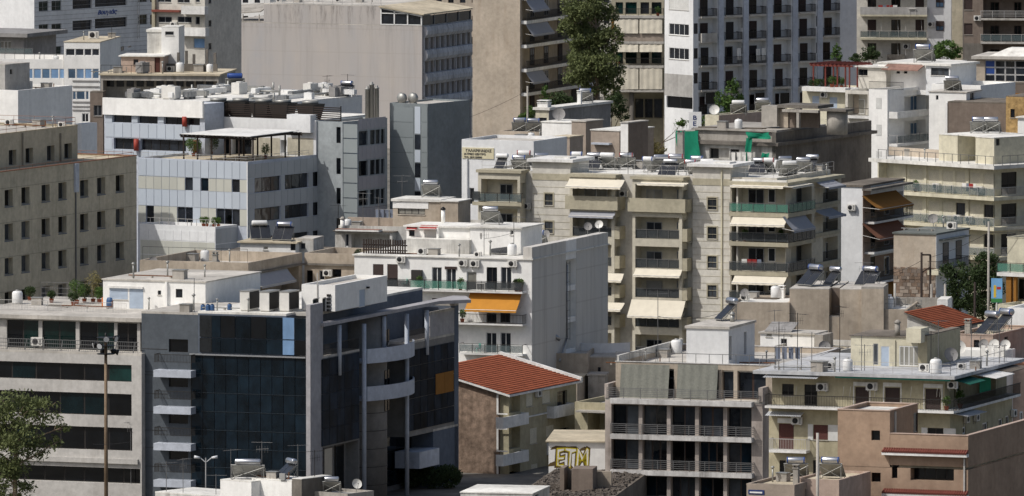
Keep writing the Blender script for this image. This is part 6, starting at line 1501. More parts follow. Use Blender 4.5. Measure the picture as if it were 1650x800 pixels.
def build_c0():
    b = c0; t = b.mass(103, 161, 69, 0, 13, mat='white', roofmat='roof_beige', ov=.05, th=.1); f = t.F; L = t.R.u(236, 62); 
    for (x0, x1) in ((106, 120.5), (121.5, 135), (136, 147.5), (148.5, 160)): f.win(x0, 79, x1, 90, style='white', n=1, pane='pane_dark', d=.15, sill=False)
    m = b.mass(-40, 102.5, 96, .3, 10, mat='white', roofmat='roof_grey', parapet=.6)
    for k in range(14):
        x = 31 + k * 9.2 if k < 8 else 31 + 8 * 9.2 + (k - 8) * 13.3 - 8 * 0
    g = b.face(0)
    xs = [30, 41, 53.5, 67, 81, 95, 109, 122.5, 136, 148.5, 160]
    for k in range(10):
        ff = f if xs[k] >= 103 else m.F; ff.win(xs[k] + .6, 111, xs[k + 1] - .6, 127, style='white', n=1, pane='pane_sky' if k % 3 else 'pane_blue', d=.12, sill=False)
    for (x0, x1) in ((117, 122.5), (123, 137), (138, 143)): f.win(x0, 147, x1, 161, style='white', n=1, pane='pane_blue', d=.12, sill=False)
    for (x0, x1) in ((132, 143),): f.win(x0, 183, x1, 197, style='white', n=2, pane='pane_dark', d=.12, sill=False)
    for y in (131, 140, 165, 172, 178): f.box('string_course', f.u(117, y), f.u(160, y), .003, .1, f.z(140, y + 1), f.z(140, y - 1), 'concrete_grey')
    t.R.win(197, 75, 201, 82, n=1, style='dark', sill=False); t.R.win(208, 74, 213, 77, n=1, style='al', sill=False)
    q = MB(); railing(q, m.x1 - m.x0, .1, .7, 'glass', False); m.F.add('roof_railing', q, 'rail_grey', 0, -.1, m.z1); b.t = t; b.m = m
build_c0()
b2 = B('apartment_building', 'cream flats with white balconies and red ledge, upper left', 'apartments', 330, -20, 1440, -24)
def build_b2():
    b = b2; m = b.mass(247, 330, -20, 0, 11, mat='cream_light', roofmat='roof_grey', th=.1); f = m.F
    f.box('end_pier', 0, f.u(252, 40), .003, .5, 0, m.z1 - .05, 'cream_band'); f.box('red_ledge', f.u(247.5, 17), f.u(292, 17), .05, .7, f.z(270, 19.5), f.z(270, 16), 'tile_edge')
    f.balcony(292, 330, 21, 1.1, rail='solid', h=.85, th=.2, mat='slab_white'); f.balcony(285, 331, 56, 1.1, rail='solid', h=.9, th=.2, mat='slab_white')
    for (x0, y0, x1, y1, n) in ((286, 27, 309, 37, 2), (315, 27, 322, 40, 1), (255, 27, 277, 37, 2), (254, -4, 276, 4, 2), (286, -4, 306, 5, 2), (315, -4, 322, 4, 1), (312, 62, 330, 78, 1)): f.win(x0, y0, x1, y1, style='grey', n=n, pane='pane_dark' if y0 < 60 else 'pane_sky', d=.15)
    r = m.R
    for y in (-4, 33, 70): r.win(336, y, 341, y + 10, n=1, style='dark')
build_b2()
d1 = B('roof_house', 'pinkish roof hut with white slab roof and brown door, upper left', 'house', 262, 92, 1310, -8)
def build_d1():
    b = d1; base = b.mass(162, 352, 123, -2, 12, mat='concrete', roofmat='roof_beige', ov=.2, th=.2); h = b.mass(195, 262, 92, 1, 5, zb=base.z1 + .2, mat='pink', roofmat='roof_white', ov=.25, th=.14); f = h.F
    f.win(215, 96, 223, 105, style='brown', n=1, pane='pane_dark', d=.15); f.win(249, 93, 258, 118, style='red', n=1, pane='shutter_red', d=.15, sill=False, name='door')
    s = b.mass(237, 268, 52, 6, 5, zb=base.z1 + .2, mat='white_old', roofmat='roof_white', ov=.1, th=.3); t = b.mass(260, 288, 45, 5, 4, zb=base.z1 + .2, mat='white', roofmat='roof_white', th=.1); t.F.win(266, 51, 280, 57, n=1, style='al')
    g = b.face(-1.5); base.F.hole(base.F.u(166, 140), base.F.u(350, 140), base.z1 - 3.6, base.z1 - .6, 2.5, True)
    for k in range(11): base.F.win(172 + 16 * k, 126, 184 + 16 * k, 140, style='dark', n=2, pane='pane_dark', cut=False, w=-2.45)
    lw = b.mass(268, 350, 120, 3.5, .3, zb=base.z1 + .2, mat='concrete_dark', roof=False); lw.z1 = lw.z0 + .9
    for (x, h_) in ((284, 2.2), (297, 2.4), (309, 2.0), (330, 2.6), (343, 2.2)): q = MB(); q.box(0, .3, 0, .3, 0, h_); lw.F.add('pier', q, 'concrete_dark', lw.F.u(x, 100), -.5, base.z1 + .2)
    q = MB(); railing(q, base.x1 - base.x0 - 8, .1, 1.0, 'glass', False); base.F.add('roof_railing', q, 'rail_dark', 0, -.2, base.z1 + .2); b.base = base; b.h = h
    dk = b.mass(145, 166, 150, -4, 2, mat='brown_plaster', roofmat='roof_dark', th=.15); dk.F.win(151, 170, 164, 187, n=2, style='al', pane='pane_dark')
build_d1()
for (lb, pl, pr, py, Y, mt, an, st) in (('white far building with a few dark windows above the lean-to', 345, 435, -25, 1640, 'white', -10, 'dark'), ('far pale flats behind the railed roof, top centre', 425, 625, -30, 1680, 'cream_light', -15, 'brown'), ('far grey building behind the sloping attic roof', 600, 800, -30, 1720, 'tan_blank', -12, 'dark'), ('far cream building behind the tall tree', 870, 1010, -30, 1560, 'cream_light', -8, 'dark'), ('far pale building between the flats, top right', 1340, 1420, -30, 1540, 'cream_band', -8, 'brown')):
    o = B('apartment_building', lb, 'building', pr, py, Y, an); m = o.mass(pl, pr, py, 0, 12, mat=mt, roofmat='roof_grey', th=.1)
    for y in (-8, 26, 60):
        x = pl + 8
        while x < pr - 12: m.F.win(x, y, x + 9, y + 13, style=st, n=2, pane='pane_dark', sill=False); x += 19
# ---------------------------------------------------------------- blocks between the big ones
m1 = B('building', 'white building with a yellow lettered sign on its wall', 'building', 860, 226, 1215, -24)
def build_m1():
    b = m1; m = b.mass(744, 860, 226, 0, 9, mat='white_blue', roofmat='roof_grey', parapet=.35); m.z1 = m.F.z(790, 226); f = m.F
    u0, u1, z0, z1 = f.rect(745, 238.5, 796, 256); o = f.box('sign_board', u0, u1, .003, .1, z0, z1, 'sign_cream'); H = z1 - z0
    for (s, zz, sz) in (('ΓΑΛΑΡΙΝΑΚΗΣ', .62, .42), ('ΙΑΤΡΙΚΟ ΚΕΝΤΡΟ', .33, .3), ('ΤΗΛ. 2810 220500', .06, .26)): text_part(s, 'sign_lettering', o, (.25 if sz < .4 else .45, -.112, H * zz), (math.pi / 2, 0, 0), sz, 'ink', .004, .008, 0, 1.05)
    f.box('pier', f.u(752, 300), f.u(754, 300), .003, .2, 0, f.z(753, 256), 'white_blue'); f.win(756, 303, 764, 330, n=1, style='white', sill=False, name='door')
build_m1()
def block(label, px, py, Y, ang, pl, depth, mat, roofmat='roof_grey', par=.0, ov=.08, th=.12, cat='building', name='building', pr=None, wins=(), rwins=(), rmat=None):
    b = B(name, label, cat, px, py, Y, ang); m = b.mass(pl, px if pr is None else pr, py, 0, depth, mat=mat, roofmat=roofmat, parapet=par, ov=ov, th=th)
    for wdw in wins: m.F.win(*wdw[:4], **(wdw[4] if len(wdw) > 4 else dict(n=1, style='dark')))
    for wdw in rwins: m.R.win(*wdw[:4], **(wdw[4] if len(wdw) > 4 else dict(n=1, style='dark')))
    if rmat: m.R.box('flank_render', 0, depth - .02, .003, .03, 0, m.z1 - .02, rmat)
    b.m = m; return b
ma = block('cream and grey flat-roofed house with satellite dish below the tall tree', 884, 178, 1335, -28, 863, 16, 'yellow', 'roof_white', ov=.25, th=.3, wins=((868, 190, 881, 196, dict(n=2, style='dark')),), rmat='concrete_grey')
mb1 = block('whitewashed roof wall behind the taupe terraces', 921, 199, 1288, -30, 873, 5, 'white', 'roof_white')
mb2 = block('tall taupe stair block among the roof terraces', 944, 197, 1280, -30, 921, 4, 'taupe', 'roof_grey', rwins=((935, 227, 938, 235),))
mb3 = block('taupe sloped-top house with two white canopies', 998, 212, 1268, -30, 952, 8, 'taupe', 'roof_white')
mb3.m.F.box('canopy', mb3.m.F.u(957, 230), mb3.m.F.u(986, 230), .003, .7, mb3.m.F.z(971, 233), mb3.m.F.z(971, 230), 'blue_white')
mb4 = block('narrow white and brown chimney-like block beside the green plot', 1012, 199, 1262, -30, 1000, 4.6, 'white', 'roof_grey', rmat='brown_plaster')
mb5 = block('low taupe wall block with pipes in front of the roof terraces', 880, 226, 1245, -30, 824, 6, 'taupe', 'roof_beige', par=.4)
mb6 = block('short taupe pier block among the heaters', 918, 222, 1240, -30, 892, 3, 'taupe', 'roof_beige')
mb7 = block('low cream house behind the white signed building', 870, 213, 1300, -25, 805, 7, 'beige', 'roof_grey', par=.3)
m4 = block('small pinkish house with heater below the white tower', 1158, 186, 1292, -35, 1136, 17, 'yellow', 'roof_grey', par=.3, rmat='pink')
m3 = B('ruined_building', 'unfinished concrete building draped in green netting', 'building', 1250, 215, 1215, -27)
def build_m3():
    b = m3; m = b.mass(1122, 1250, 226, 0, 20, mat='white_old', roofmat='concrete_dark', ov=.5, th=.35); f = m.F; L = m.R.u(1404, 203); m.y1 = L; m.L = Face(b, m.x0, L, 270); m.B = Face(b, m.x1, L, 180); r = m.R
    m.z1 = f.z(1200, 234)
    f.hole(f.u(1143, 250), f.u(1175, 250), f.z(1160, 256), f.z(1160, 239), .5, True); f.win(1144, 240, 1158, 256, n=1, style='dark', cut=False, w=-.48); f.win(1177, 241, 1191, 259, n=2, style='dark', pane='pane_black')
    sl = b.mass(1120, 1249, 215, .8, 12, zb=m.z1 + .36, mat='concrete', roofmat='concrete', ov=.3, th=.2); sl.z1 = sl.z0 + 1.1
    w = Mass(b, -.45, 0.02, 0.0, L, 0, f.z(1250, 214), 'concrete_dark', roof=False)
    # concrete frame standing on the roof
    g = b.face(3.5); z0 = sl.z1 + .2
    def cf(x0, x1, y0, y1, mat, dep=.4, yy=3.5): q = b.face(yy); return q.box('frame_member', q.u(x0, y0), q.u(x1, y0), -dep, 0, max(z0, q.z((x0 + x1) / 2, y1)), q.z((x0 + x1) / 2, y0), mat)
    cf(1227, 1252, 171, 204, 'concrete', 2.0); cf(1252.5, 1318, 169.5, 175, 'concrete_dark', 4.0); cf(1260, 1318, 177.5, 181.5, 'concrete', .6, 3.0); cf(1283, 1287.5, 182, 206, 'concrete', .5, 3.0); cf(1256, 1270, 176, 206, 'beige', .3, 4.2); cf(1272, 1282, 176, 206, 'brown_plaster', .3, 4.4); cf(1288, 1320, 182, 206, 'brown_plaster', .3, 5.0)
    q = b.face(4.0); d = MB(); u, z = q.uz(1344, 206); zt = q.z(1344, 179); d.lathe([(1.15, z0 - .5), (1.15, zt)], 24); q.add('concrete_drum', d, 'concrete', u, -.8, 0); cf(1320, 1363, 176.5, 180, 'concrete_dark', 2.2, 3.2)
    # green debris netting
    def net(x0, x1, y0, y1, w, nm='netting'):
        q = b.face(-w); u0, u1, zz0, zz1 = q.rect(x0, y0, x1, y1); mm = MB(); nu, nv = 14, 8; rng = random.Random(int(x0))
        for j in range(nv + 1):
            for i in range(nu + 1): a = i / nu; t = j / nv; mm.v.append(((u1 - u0) * (a + .06 * math.sin(t * 5 + x0)), -.18 * math.sin(a * 7 + t * 2) * t - .1 * rng.random(), (zz1 - zz0) * (1 - t) - .12 * math.sin(a * math.pi) * (1 - t)))
        for j in range(nv):
            for i in range(nu): k = j * (nu + 1) + i; mm.f.append((k, k + nu + 1, k + nu + 2, k + 1)); mm.sm.append(True)
        q.add(nm, mm, 'net_green', u0, 0, zz0)
    net(1091, 1127, 210, 262, .6); net(1204, 1241, 213, 224, .9); net(1202, 1212, 222, 262, .9); net(1228, 1240, 246, 262, .9)
    p = b.mass(1088, 1121, 216, .3, 10, mat='concrete', roofmat='concrete', th=.2); b.m = m; b.sl = sl
build_m3()
sg = B('box_sign', 'tall white box sign with blue letters on a roof', 'sign', 1130, 181, 1272, -6)
def build_sg():
    b = sg; z = b.face().z(1120, 222); m = Mass(b, b.face().u(1110, 190), 0, 0, .35, z, b.zt, 'sign_white', roof=False); f = m.F
    for ch, y in (('B', 193.5), ('E', 203.0), ('N', 212.5)): u, zz = f.uz(1116.2, y); text_part(ch, 'sign_lettering', b.root, f.loc(u, .01, zz), (math.pi / 2, 0, 0), .72, 'sign_blue', .01, .015, 0, 1.15)
    q = MB(); q.bar((.3, .17, 0), (.3, .17, z), .06, 8); q.bar((1.0, .17, 0), (1.0, .17, z), .06, 8); f.add('post', q, 'galv', 0, 0, 0)
build_sg()
# mid right roofs
m6 = B('building', 'tan blank-walled houses with heaters and a dark slot, behind the concrete office', 'building', 1462, 498, 1052, -8)
def build_m6():
    b = m6; a = b.mass(1180, 1272, 487, 0, 9, mat='beige', roofmat='roof_white', par=0) if False else b.mass(1180, 1272, 488, 0, 9, mat='beige', roofmat='roof_white', parapet=.25)
    c = b.mass(1272.3, 1336, 467, .4, 10, mat='beige', roofmat='roof_grey', th=.08); d = b.mass(1336.2, 1353, 466, 2.4, 8, mat='brown_plaster', roofmat='roof_grey', th=.08); d.z1 = c.z1; d.F.win(1337, 521, 1352, 538, n=2, style='dark', pane='pane_black', d=.2)
    lw = b.mass(1336.2, 1353, 511, .6, 1.7, mat='beige', roofmat='concrete', th=.08); e = b.mass(1353.2, 1412, 469, .4, 9, mat='beige', roofmat='roof_grey', th=.1); e.z1 = c.z1
    g = b.mass(1388, 1424, 466, -.1, 4, zb=0, mat='beige', roofmat='concrete', th=.2); h = b.mass(1412.2, 1462, 499, .2, 12, mat='beige', roofmat='roof_white', parapet=.4)
    w2 = b.mass(1423, 1535, 480, 10, .3, mat='concrete', roof=False); w2.z1 = w2.F.z(1480, 480); w3 = b.mass(1423, 1428, 481, 5, 5, mat='white', roof=False); w4 = b.mass(1510, 1527, 484, 6, 4, mat='white', roofmat='roof_white', th=.06)
    b.c, b.e, b.h, b.a = c, e, h, a
    e.F.box('downpipe', e.F.u(1409, 510), e.F.u(1411, 510), .003, .14, 0, e.z1 - 1.5, 'concrete_dark')
build_m6()
m7 = B('house', 'low house with faded red tile roof and white gable, right', 'house', 1522, 530, 1012, -24)
def build_m7():
    b = m7; f = b.face(); zt = f.z(1522, 529); L = b.face(0, 0, 90).u(1580, 515); W = f.u(1462, 512); rise = 1.25
    q = MB(); q.hexa([(W, 0, 0), (-.3, 0, 0), (-.3, L, 0), (W, L, 0)], [(W, 0, zt + rise - .15), (-.3, 0, zt - .1), (-.3, L, zt - .1), (W, L, zt + rise - .15)]); link('wall', q.mesh('wall', 'white_old'), b.root)
    e = MB(); tiled_slope(e, (.35, -.3, zt - .05), (.35, L + .2, zt - .05), (W - .2, -.3, zt + rise + .1), (W - .2, L + .2, zt + rise + .1), 14, 30, .05); link('roof', e.mesh('roof', 'red_tile'), b.root)
    s = MB(); s.hexa([(W - .2, -.35, zt + rise - .08), (.4, -.35, zt - .2), (.4, L + .25, zt - .2), (W - .2, L + .25, zt + rise - .08)], [(W - .2, -.35, zt + rise + .06), (.4, -.35, zt - .08), (.4, L + .25, zt - .08), (W - .2, L + .25, zt + rise + .06)]); link('roof_edge', s.mesh('roof_edge', 'concrete_dark'), b.root)
    g = b.mass(1495, 1511, 531, -2.2, 2, mat='yellow_dull', roof=False); g.z1 = zt - .3
build_m7()
m8 = B('house', 'pink house with terrace and dark doorways, far right', 'house', 1600, 541, 985, -22)
def build_m8():
    b = m8; m = b.mass(1530, 1600, 541, 0, 11, mat='pink', roofmat='roof_beige', parapet=.3, capmat='pink'); f = m.F; f.win(1569, 548, 1578, 565, n=1, style='dark', sill=False, name='door'); m.R.win(1618, 543, 1624, 566, n=1, style='dark', sill=False, name='door')
    w = b.mass(1519, 1619, 566, -3.2, 2.8, mat='white', roofmat='roof_white', parapet=.4); t = b.mass(1620, 1700, 590, -1, 9, mat='pink', roofmat='clay', th=.1); b.m = m
build_m8()
block('bright white flat-roofed building at the right edge, mid height', 1700, 498, 1062, -20, 1623, 9, 'white', 'roof_white', par=.5)
# low white roofs between the concrete office and the tan houses
m9 = B('low_building', 'white huts and walled terraces behind the concrete office roof', 'building', 1352, 560, 1012, -20)
def build_m9():
    b = m9; m = b.mass(1225, 1352, 566, 0, 12, mat='white_old', roofmat='roof_beige', parapet=.6); h = b.mass(1225, 1312, 540, 6.5, 3.5, zb=m.z1 - .6, mat='white', roofmat='roof_grey', ov=.15, th=.15); h.F.win(1234, 536, 1244, 543, n=1, style='white', pane='pane_curtain'); h.F.win(1258, 546, 1268, 561, n=1, style='grey', sill=False, name='door')
    s = MB(); f = h.F; s.hexa([(0, 0, 0), (2.6, 0, 0), (2.6, 2.2, .7), (0, 2.2, .7)], [(0, 0, .06), (2.6, 0, .06), (2.6, 2.2, .76), (0, 2.2, .76)]); f.add('lean_to_roof', s, 'concrete_grey', f.u(1230, 528), -.3, h.z1 + .16)
    t = b.mass(1312.3, 1326, 541, 6.0, 3, zb=m.z1 - .6, mat='concrete', roofmat='concrete', th=.05)
    for (x0, x1, y) in ((1246, 1350, 590),): q = b.mass(x0, x1, y, -6.5, .3, mat='white_old', roof=False); q.z1 = q.F.z(1300, 578)
    b.m = m; b.h = h
build_m9()
m10 = B('building', 'dirty beige wall and curved white parapets between red roof and concrete office', 'building', 947, 570, 1068, -6)
def build_m10():
    b = m10; m = b.mass(851, 947, 570, -6, 7, mat='concrete', roofmat='roof_grey', parapet=.3); m.mat = 'beige'; n = b.mass(947.3, 1004, 577, -4, 6, mat='beige', roofmat='roof_grey', th=.1); n.F.win(963, 592, 968, 616, n=1, style='dark', sill=False)
    o = b.mass(947.5, 975, 606, -8, 3, mat='concrete', roofmat='concrete', ov=.1, th=.15); c = MB(); f = b.face(2); pts = []
    for k in range(13): t = k / 12; pts.append((f.u(905, 560) + (f.u(1015, 556) - f.u(905, 560)) * t, -1.6 * math.sin(math.pi * t)))
    z0, z1 = m.z1 - 1, f.z(960, 552)
    for (a, d) in zip(pts[:-1], pts[1:]): c.hexa([(a[0], a[1], z0), (d[0], d[1], z0), (d[0], d[1] + .25, z0), (a[0], a[1] + .25, z0)], [(a[0], a[1], z1), (d[0], d[1], z1), (d[0], d[1] + .25, z1), (a[0], a[1] + .25, z1)])
    f.add('curved_parapet', c, 'white_blue', 0, 0, 0); p = MB(); p.bar((0, 0, 0), (0, 0, 3.0), .2, 10); p.bar((0, 0, 3.0), (2.2, .3, 3.1), .2, 10); p.bar((2.2, .3, 3.1), (3.2, .4, 2.4), .2, 10); m.F.add('duct', p, 'duct', m.F.u(849, 580), .3, m.F.z(849, 588))
build_m10()
m12 = block('yellow house with dark carport behind the graffiti shed', 985, 650, 1034, -22, 926, 9, 'yellow_dull', 'concrete', par=.5)
m12.m.F.hole(m12.m.F.u(947, 675), m12.m.F.u(984, 675), 0.3, m12.m.F.z(965, 664), 3, True); m12.m.F.box('canopy', m12.m.F.u(935, 660), m12.m.F.u(990, 660), .003, 1.2, m12.m.F.z(965, 664), m12.m.F.z(965, 661), 'concrete')
m13 = block('taupe backyard house under the beige wall', 930, 612, 1056, -10, 880, 6, 'beige', 'roof_beige')
# ---------------------------------------------------------------- solar heaters
W4 = c4.z0 + c4.zr
row = [(807, 276), (838, 276), (845, 268), (872, 272), (931, 272), (955, 274), (981, 274), (1010, 273), (1046, 278), (1064, 277), (1078, 285), (1090, 277), (1114, 284), (1125, 277), (1141, 282), (1222, 281), (1240, 281), (1264, 277), (1271, 286), (1295, 281), (1307, 278)]
for i, (x, y) in enumerate(sorted(row)):
    heater(x, y, W4, random.choice([165, 172, 158, 188]) if i % 5 else -20, '%s solar water heater from the left on the cream apartment roof' % ORD[i], random.choice(['steel', 'steel', 'tank_white']), 2 if i % 4 else 1, random.uniform(.92, 1.06), random.choice([None, 'tank_blue', None, 'tank_red']))
def hz(b, m): return b.z0 + m.z1 + m.th
heater(419, 386, hz(c10, c10.m), 8, 'left of two heaters with dark collectors on the small white roof house', 'tank_white', 2, 1.05)
heater(457, 388, hz(c10, c10.m), -12, 'right of two heaters with dark collectors on the small white roof house', 'steel', 2, 1.05, 'tank_blue')
heater(695, 318, hz(c11, c11.h) + .05, 170, 'solar water heater on the beige hut with wide window', 'steel', 2, 1.0)
heater(792, 361, c3.z0 + c3.zr + 2.6, 165, 'rust-stained solar heater on the white roof house of the orange-awning block', 'steel', 2, 1.0)
heater(810, 410, c3.z0 + c3.zr, -30, 'solar heater with tilted collectors on the orange-awning block roof edge', 'steel', 2, 1.0, 'tank_blue')
heater(866, 400, c3.z0 + c3.zr + .6, 170, 'solar heater by the blank side wall of the white block', 'tank_white', 2, 1.0, 'tank_blue')
heater(401, 779, wb.z0 + wb.m1.z1 + .1, 170, 'solar heater with pale collectors, bottom centre left of the rusted one', 'steel', 3, 1.0)
heater(462, 776, wb.z0 + wb.m2.z1 + .1, -65, 'solar heater on the white roof block, right of its neighbour', 'steel', 2, 1.0)
heater(535, 796, wb.z0 + wb.m4.z1 - .2, 175, 'low solar heater beside the dish, bottom centre', 'steel', 2, .8)
heater(1172, 516, a2.z0 + a2.st.z1 + .22, -60, 'solar heater with dark collector on the white stair house', 'steel', 1, 1.15)
heater(1308, 461, m6.z0 + m6.c.z1 + .1, -50, 'largest solar heater with X-braced frame on the tan houses', 'steel', 2, 1.15, 'tank_blue')
heater(1342, 460, m6.z0 + m6.c.z1 + .1, -40, 'solar heater beside the dark slot of the tan houses', 'steel', 1, 1.0)
heater(1399, 461, m6.z0 + m6.e.z1 + .1, -30, 'solar heater with two dark collectors on the tan houses, rightmost there', 'steel', 2, 1.05, 'tank_blue')
heater(1283, 770, a5.z0 + a5.m.z1 - .2, 175, 'solar heater in front of the yellow block, left of the tall pipe', 'steel', 2, 1.0, 'tank_blue')
heater(1340, 772, a5.z0 + a5.w.z1 - .2, 165, 'solar heater half hidden by the terracotta building', 'steel', 2, 1.0, 'tank_blue')
heater(1592, 540, m8.z0 + m8.m.z1 - .28, -50, 'solar heater with slanting collector on the pink house, left one', 'steel', 1, 1.2)
heater(1615, 536, m8.z0 + m8.m.z1 - .28, -50, 'solar heater with slanting collector on the pink house, right one', 'steel', 1, 1.2, 'tank_blue')
Z7 = c7.z0 + c7.t.z1 - .88
for i, x in enumerate((1412, 1422)): heater(x + 0, 142, Z7, -8, '%s solar heater on the bright white block roof' % ('left', 'right')[i] if False else ('left one of two dark-panelled solar heaters on the bright white block', 'solar heater next to the tower edge on the bright white block')[i], 'steel', 2, 1.1, 'tank_blue')
heater(1450, 141, Z7, -8, 'solar heater with collectors behind the white block railing, right of two others', 'steel', 2, 1.1, 'tank_blue')
heater(1489, 102, c7.z0 + c7.h2.z1 + .15, 165, 'solar heater on the highest white roof, top right', 'steel', 2, 1.2, 'tank_blue')
heater(1535, 166, c7b.z0 + c7b.h.z1 + .1, 170, 'solar heater on the small white hut beside the brown wall', 'steel', 2, 1.0)
heater(1578, 215, c6.z0 + c6.zr + 3.0, 170, 'solar heater before the brown wall, left one', 'steel', 2, 1.0, 'tank_blue'); heater(1598, 215, c6.z0 + c6.zr + 3.0, 170, 'solar heater before the brown wall, right one', 'steel', 2, 1.0)
heater(1190, 188, m4.z0 + m4.m.z1 - .1, 175, 'solar heater on the small pinkish house', 'tank_white', 2, 1.0); heater(1230, 190, m4.z0 + m4.m.z1 - .1, 170, 'solar heater behind the concrete frame', 'steel', 2, 1.0)
heater(943, 182, ma.z0 + ma.m.z1 + .3, 178, 'solar heater on the house with satellite dish below the tall tree', 'steel', 2, 1.0, 'tank_blue')
heater(838, 226, mb7.z0 + mb7.m.z1 - .2, 175, 'solar heater behind the signed building, left one', 'steel', 2, 1.0, 'tank_blue'); heater(860, 228, mb7.z0 + mb7.m.z1 - .2, 175, 'solar heater behind the signed building, right one', 'steel', 2, 1.0, 'tank_blue')
heater(379, 147, c2.z0 + c2.wl.z1, 178, 'blue-topped solar heater against the huge blank wall', 'tank_blue', 2, 1.15, 'tank_blue'); heater(556, 154, c2.z0 + c2.dk.z1 + .1, -30, 'blue-topped solar heater near the steel flues', 'steel', 2, 1.0, 'tank_blue')

# ---------------------------------------------------------------- air conditioners
f3 = c3.m.F
for (x, y, lb) in ((646, 424, 'air conditioner over the brown shutters of the white block'), (746, 430, 'left air conditioner of a pair on the white block'), (765, 431, 'right air conditioner of a pair on the white block'), (826, 431, 'air conditioner near the corner of the white block')): ac(x, y, f3, label=lb, s=1.1)
fy = a4.U.F
for (x, y, lb) in ((1325, 631, 'air conditioner left of the first white-framed door on the yellow block'), (1405, 630, 'air conditioner between the brown doors of the yellow block'),): ac(x, y, fy, label=lb, s=1.15)
ac(1284, 685, a4.masses[1].F, label='air conditioner above the red-brown balcony door', s=1.1)
ac(1535, 627, fy, label='air conditioner at the right corner of the yellow block', s=1.0); ac(1558, 682, a4.masses[1].R, label='left air conditioner under the balcony on the yellow flank', s=1.0); ac(1574, 679, a4.masses[1].R, label='second air conditioner under the balcony on the yellow flank', s=1.0); ac(1634, 672, a4.masses[1].R, label='third air conditioner under the balcony on the yellow flank', s=1.0)
ac(1534, 370, z=c6b.z0 + c6b.m.z1 + .16, rz=-24, label='white air conditioner standing on the felt roof', s=1.25)
f6 = c6.masses[0].F
for (x, y, lb) in ((1452, 301, 'air conditioner at the left end of the upper yellow balcony'), (1509, 306, 'air conditioner in the middle of the upper yellow balcony'), (1579, 311, 'air conditioner at the right end of the upper yellow balcony'), (1543, 357, 'left air conditioner on the lower yellow balcony'), (1562, 359, 'right air conditioner on the lower yellow balcony')): ac(x, y, f6, label=lb, s=1.15)
ac(1461, 80, b6.masses[0].F, label='air conditioner on the pale flats behind the trees', s=1.2); ac(1074, 346, c4.masses[4].R if False else c4.masses[0].F, label='air conditioner by the middle loggias of the cream block', s=1.1)
ac(849, 338, c4.masses[0].F, label='air conditioner beside the left stair tower', s=1.1); ac(240, 61, z=c0.z0 + c0.t.z1 + .1, rz=-9, label='small roof unit on the low white office', s=1.2) if False else None
ac(151, 63, z=c0.z0 + c0.t.z1 + .1, rz=-9, label='dark fan unit on the low white office roof', s=1.5); ac(60, 558, a1.masses[1].F, label='white unit on the glass office terrace', s=1.3)
for i, (x, y) in enumerate(((18, 139), (33, 138), (43, 137))): ac(x, y, z=c1b.z0 + c1b.m.z1 - .45, rz=-30, label='%s grey roof unit on the blue-shaded white building' % ORD[i], s=1.5)
# big roof units of the glass office
ZG = a1.z0 + a1.roofG.z1 + .2
for i, x in enumerate((386, 418, 450)):
    P = onz(x + 8, 503, ZG); o = root_at('rooftop_unit', P, R_(-21), '%s big white cooling unit from the left on the glass office roof' % ORD[i], 'cooling unit', 'cooling units on the glass office')
    link('casing', cached(('casing_big',), 'plastic_white', lambda m: (m.box(-.45, .45, 0, 2.4, .1, 1.75), m.box(-.4, .4, .1, 2.3, 0, .1))), o)
    def lv(m):
        for k in range(14): m.prism_x([(0, 0), (.0, .08), (-.05, .05)], 0, 0) if False else m.box(.452, .5, .1, 2.3, .22 + k * .105, .29 + k * .105)
        m.box(.451, .455, .08, 2.32, .2, 1.7)
    link('louvre', cached(('louvre_big',), 'louvre', lv), o); link('cap', cached(('cap_big',), 'galv', lambda m: m.box(-.5, .5, -.05, 2.45, 1.753, 1.82)), o)
for i, x in enumerate((327, 335, 342, 370)):
    P = onz(x, 504 - (4 if i == 3 else 0), ZG); o = root_at('plastic_drum', P, 0, '%s blue plastic drum from the left on the office roof edge' % ORD[i], 'drum', 'blue drums on the roof'); 
    link('drum', cached(('drum',), 'plastic_blue', lambda m: m.lathe([(.2, 0), (.22, .08), (.2, .2), (.22, .3), (.2, .42), (.18, .52), (.1, .54)], 14)), o); link('lid', cached(('drum_lid',), 'black_metal', lambda m: m.lathe([(.1, .54), (.1, .6)], 12)), o)
# ---------------------------------------------------------------- plant on the blue-panelled office roof
Z2 = c2.z0 + c2.up.z1; rng = random.Random(11)
for i, x in enumerate((352, 388, 425, 456, 500)):
    P = c2.world(c2.face(17).u(x, 186), 17); P.z = Z2 - .4
    o = root_at('cooling_tower', P, R_(-31), '%s dark cooling tower from the left behind the slatted screen' % ORD[i], 'cooling tower', 'cooling towers behind the screen')
    link('body', cached(('tower_body',), 'louvre', lambda m: m.hexa([(-.8, -.8, 0), (.8, -.8, 0), (.8, .8, 0), (-.8, .8, 0)], [(-1.25, -1.1, 1.9), (1.25, -1.1, 1.9), (1.25, 1.1, 1.9), (-1.25, 1.1, 1.9)])), o)
    link('fan_ring', cached(('fan_ring',), 'galv', lambda m: m.lathe([(.9, 1.9), (.95, 2.25), (.85, 2.25), (.8, 2.1)], 18)), o)
ZW = c2.z0 + c2.wl.z1; ZD = c2.z0 + c2.dk.z1 + .1
_r = random.Random(4); PX = sorted(_r.uniform(190, 575) for _ in range(46))
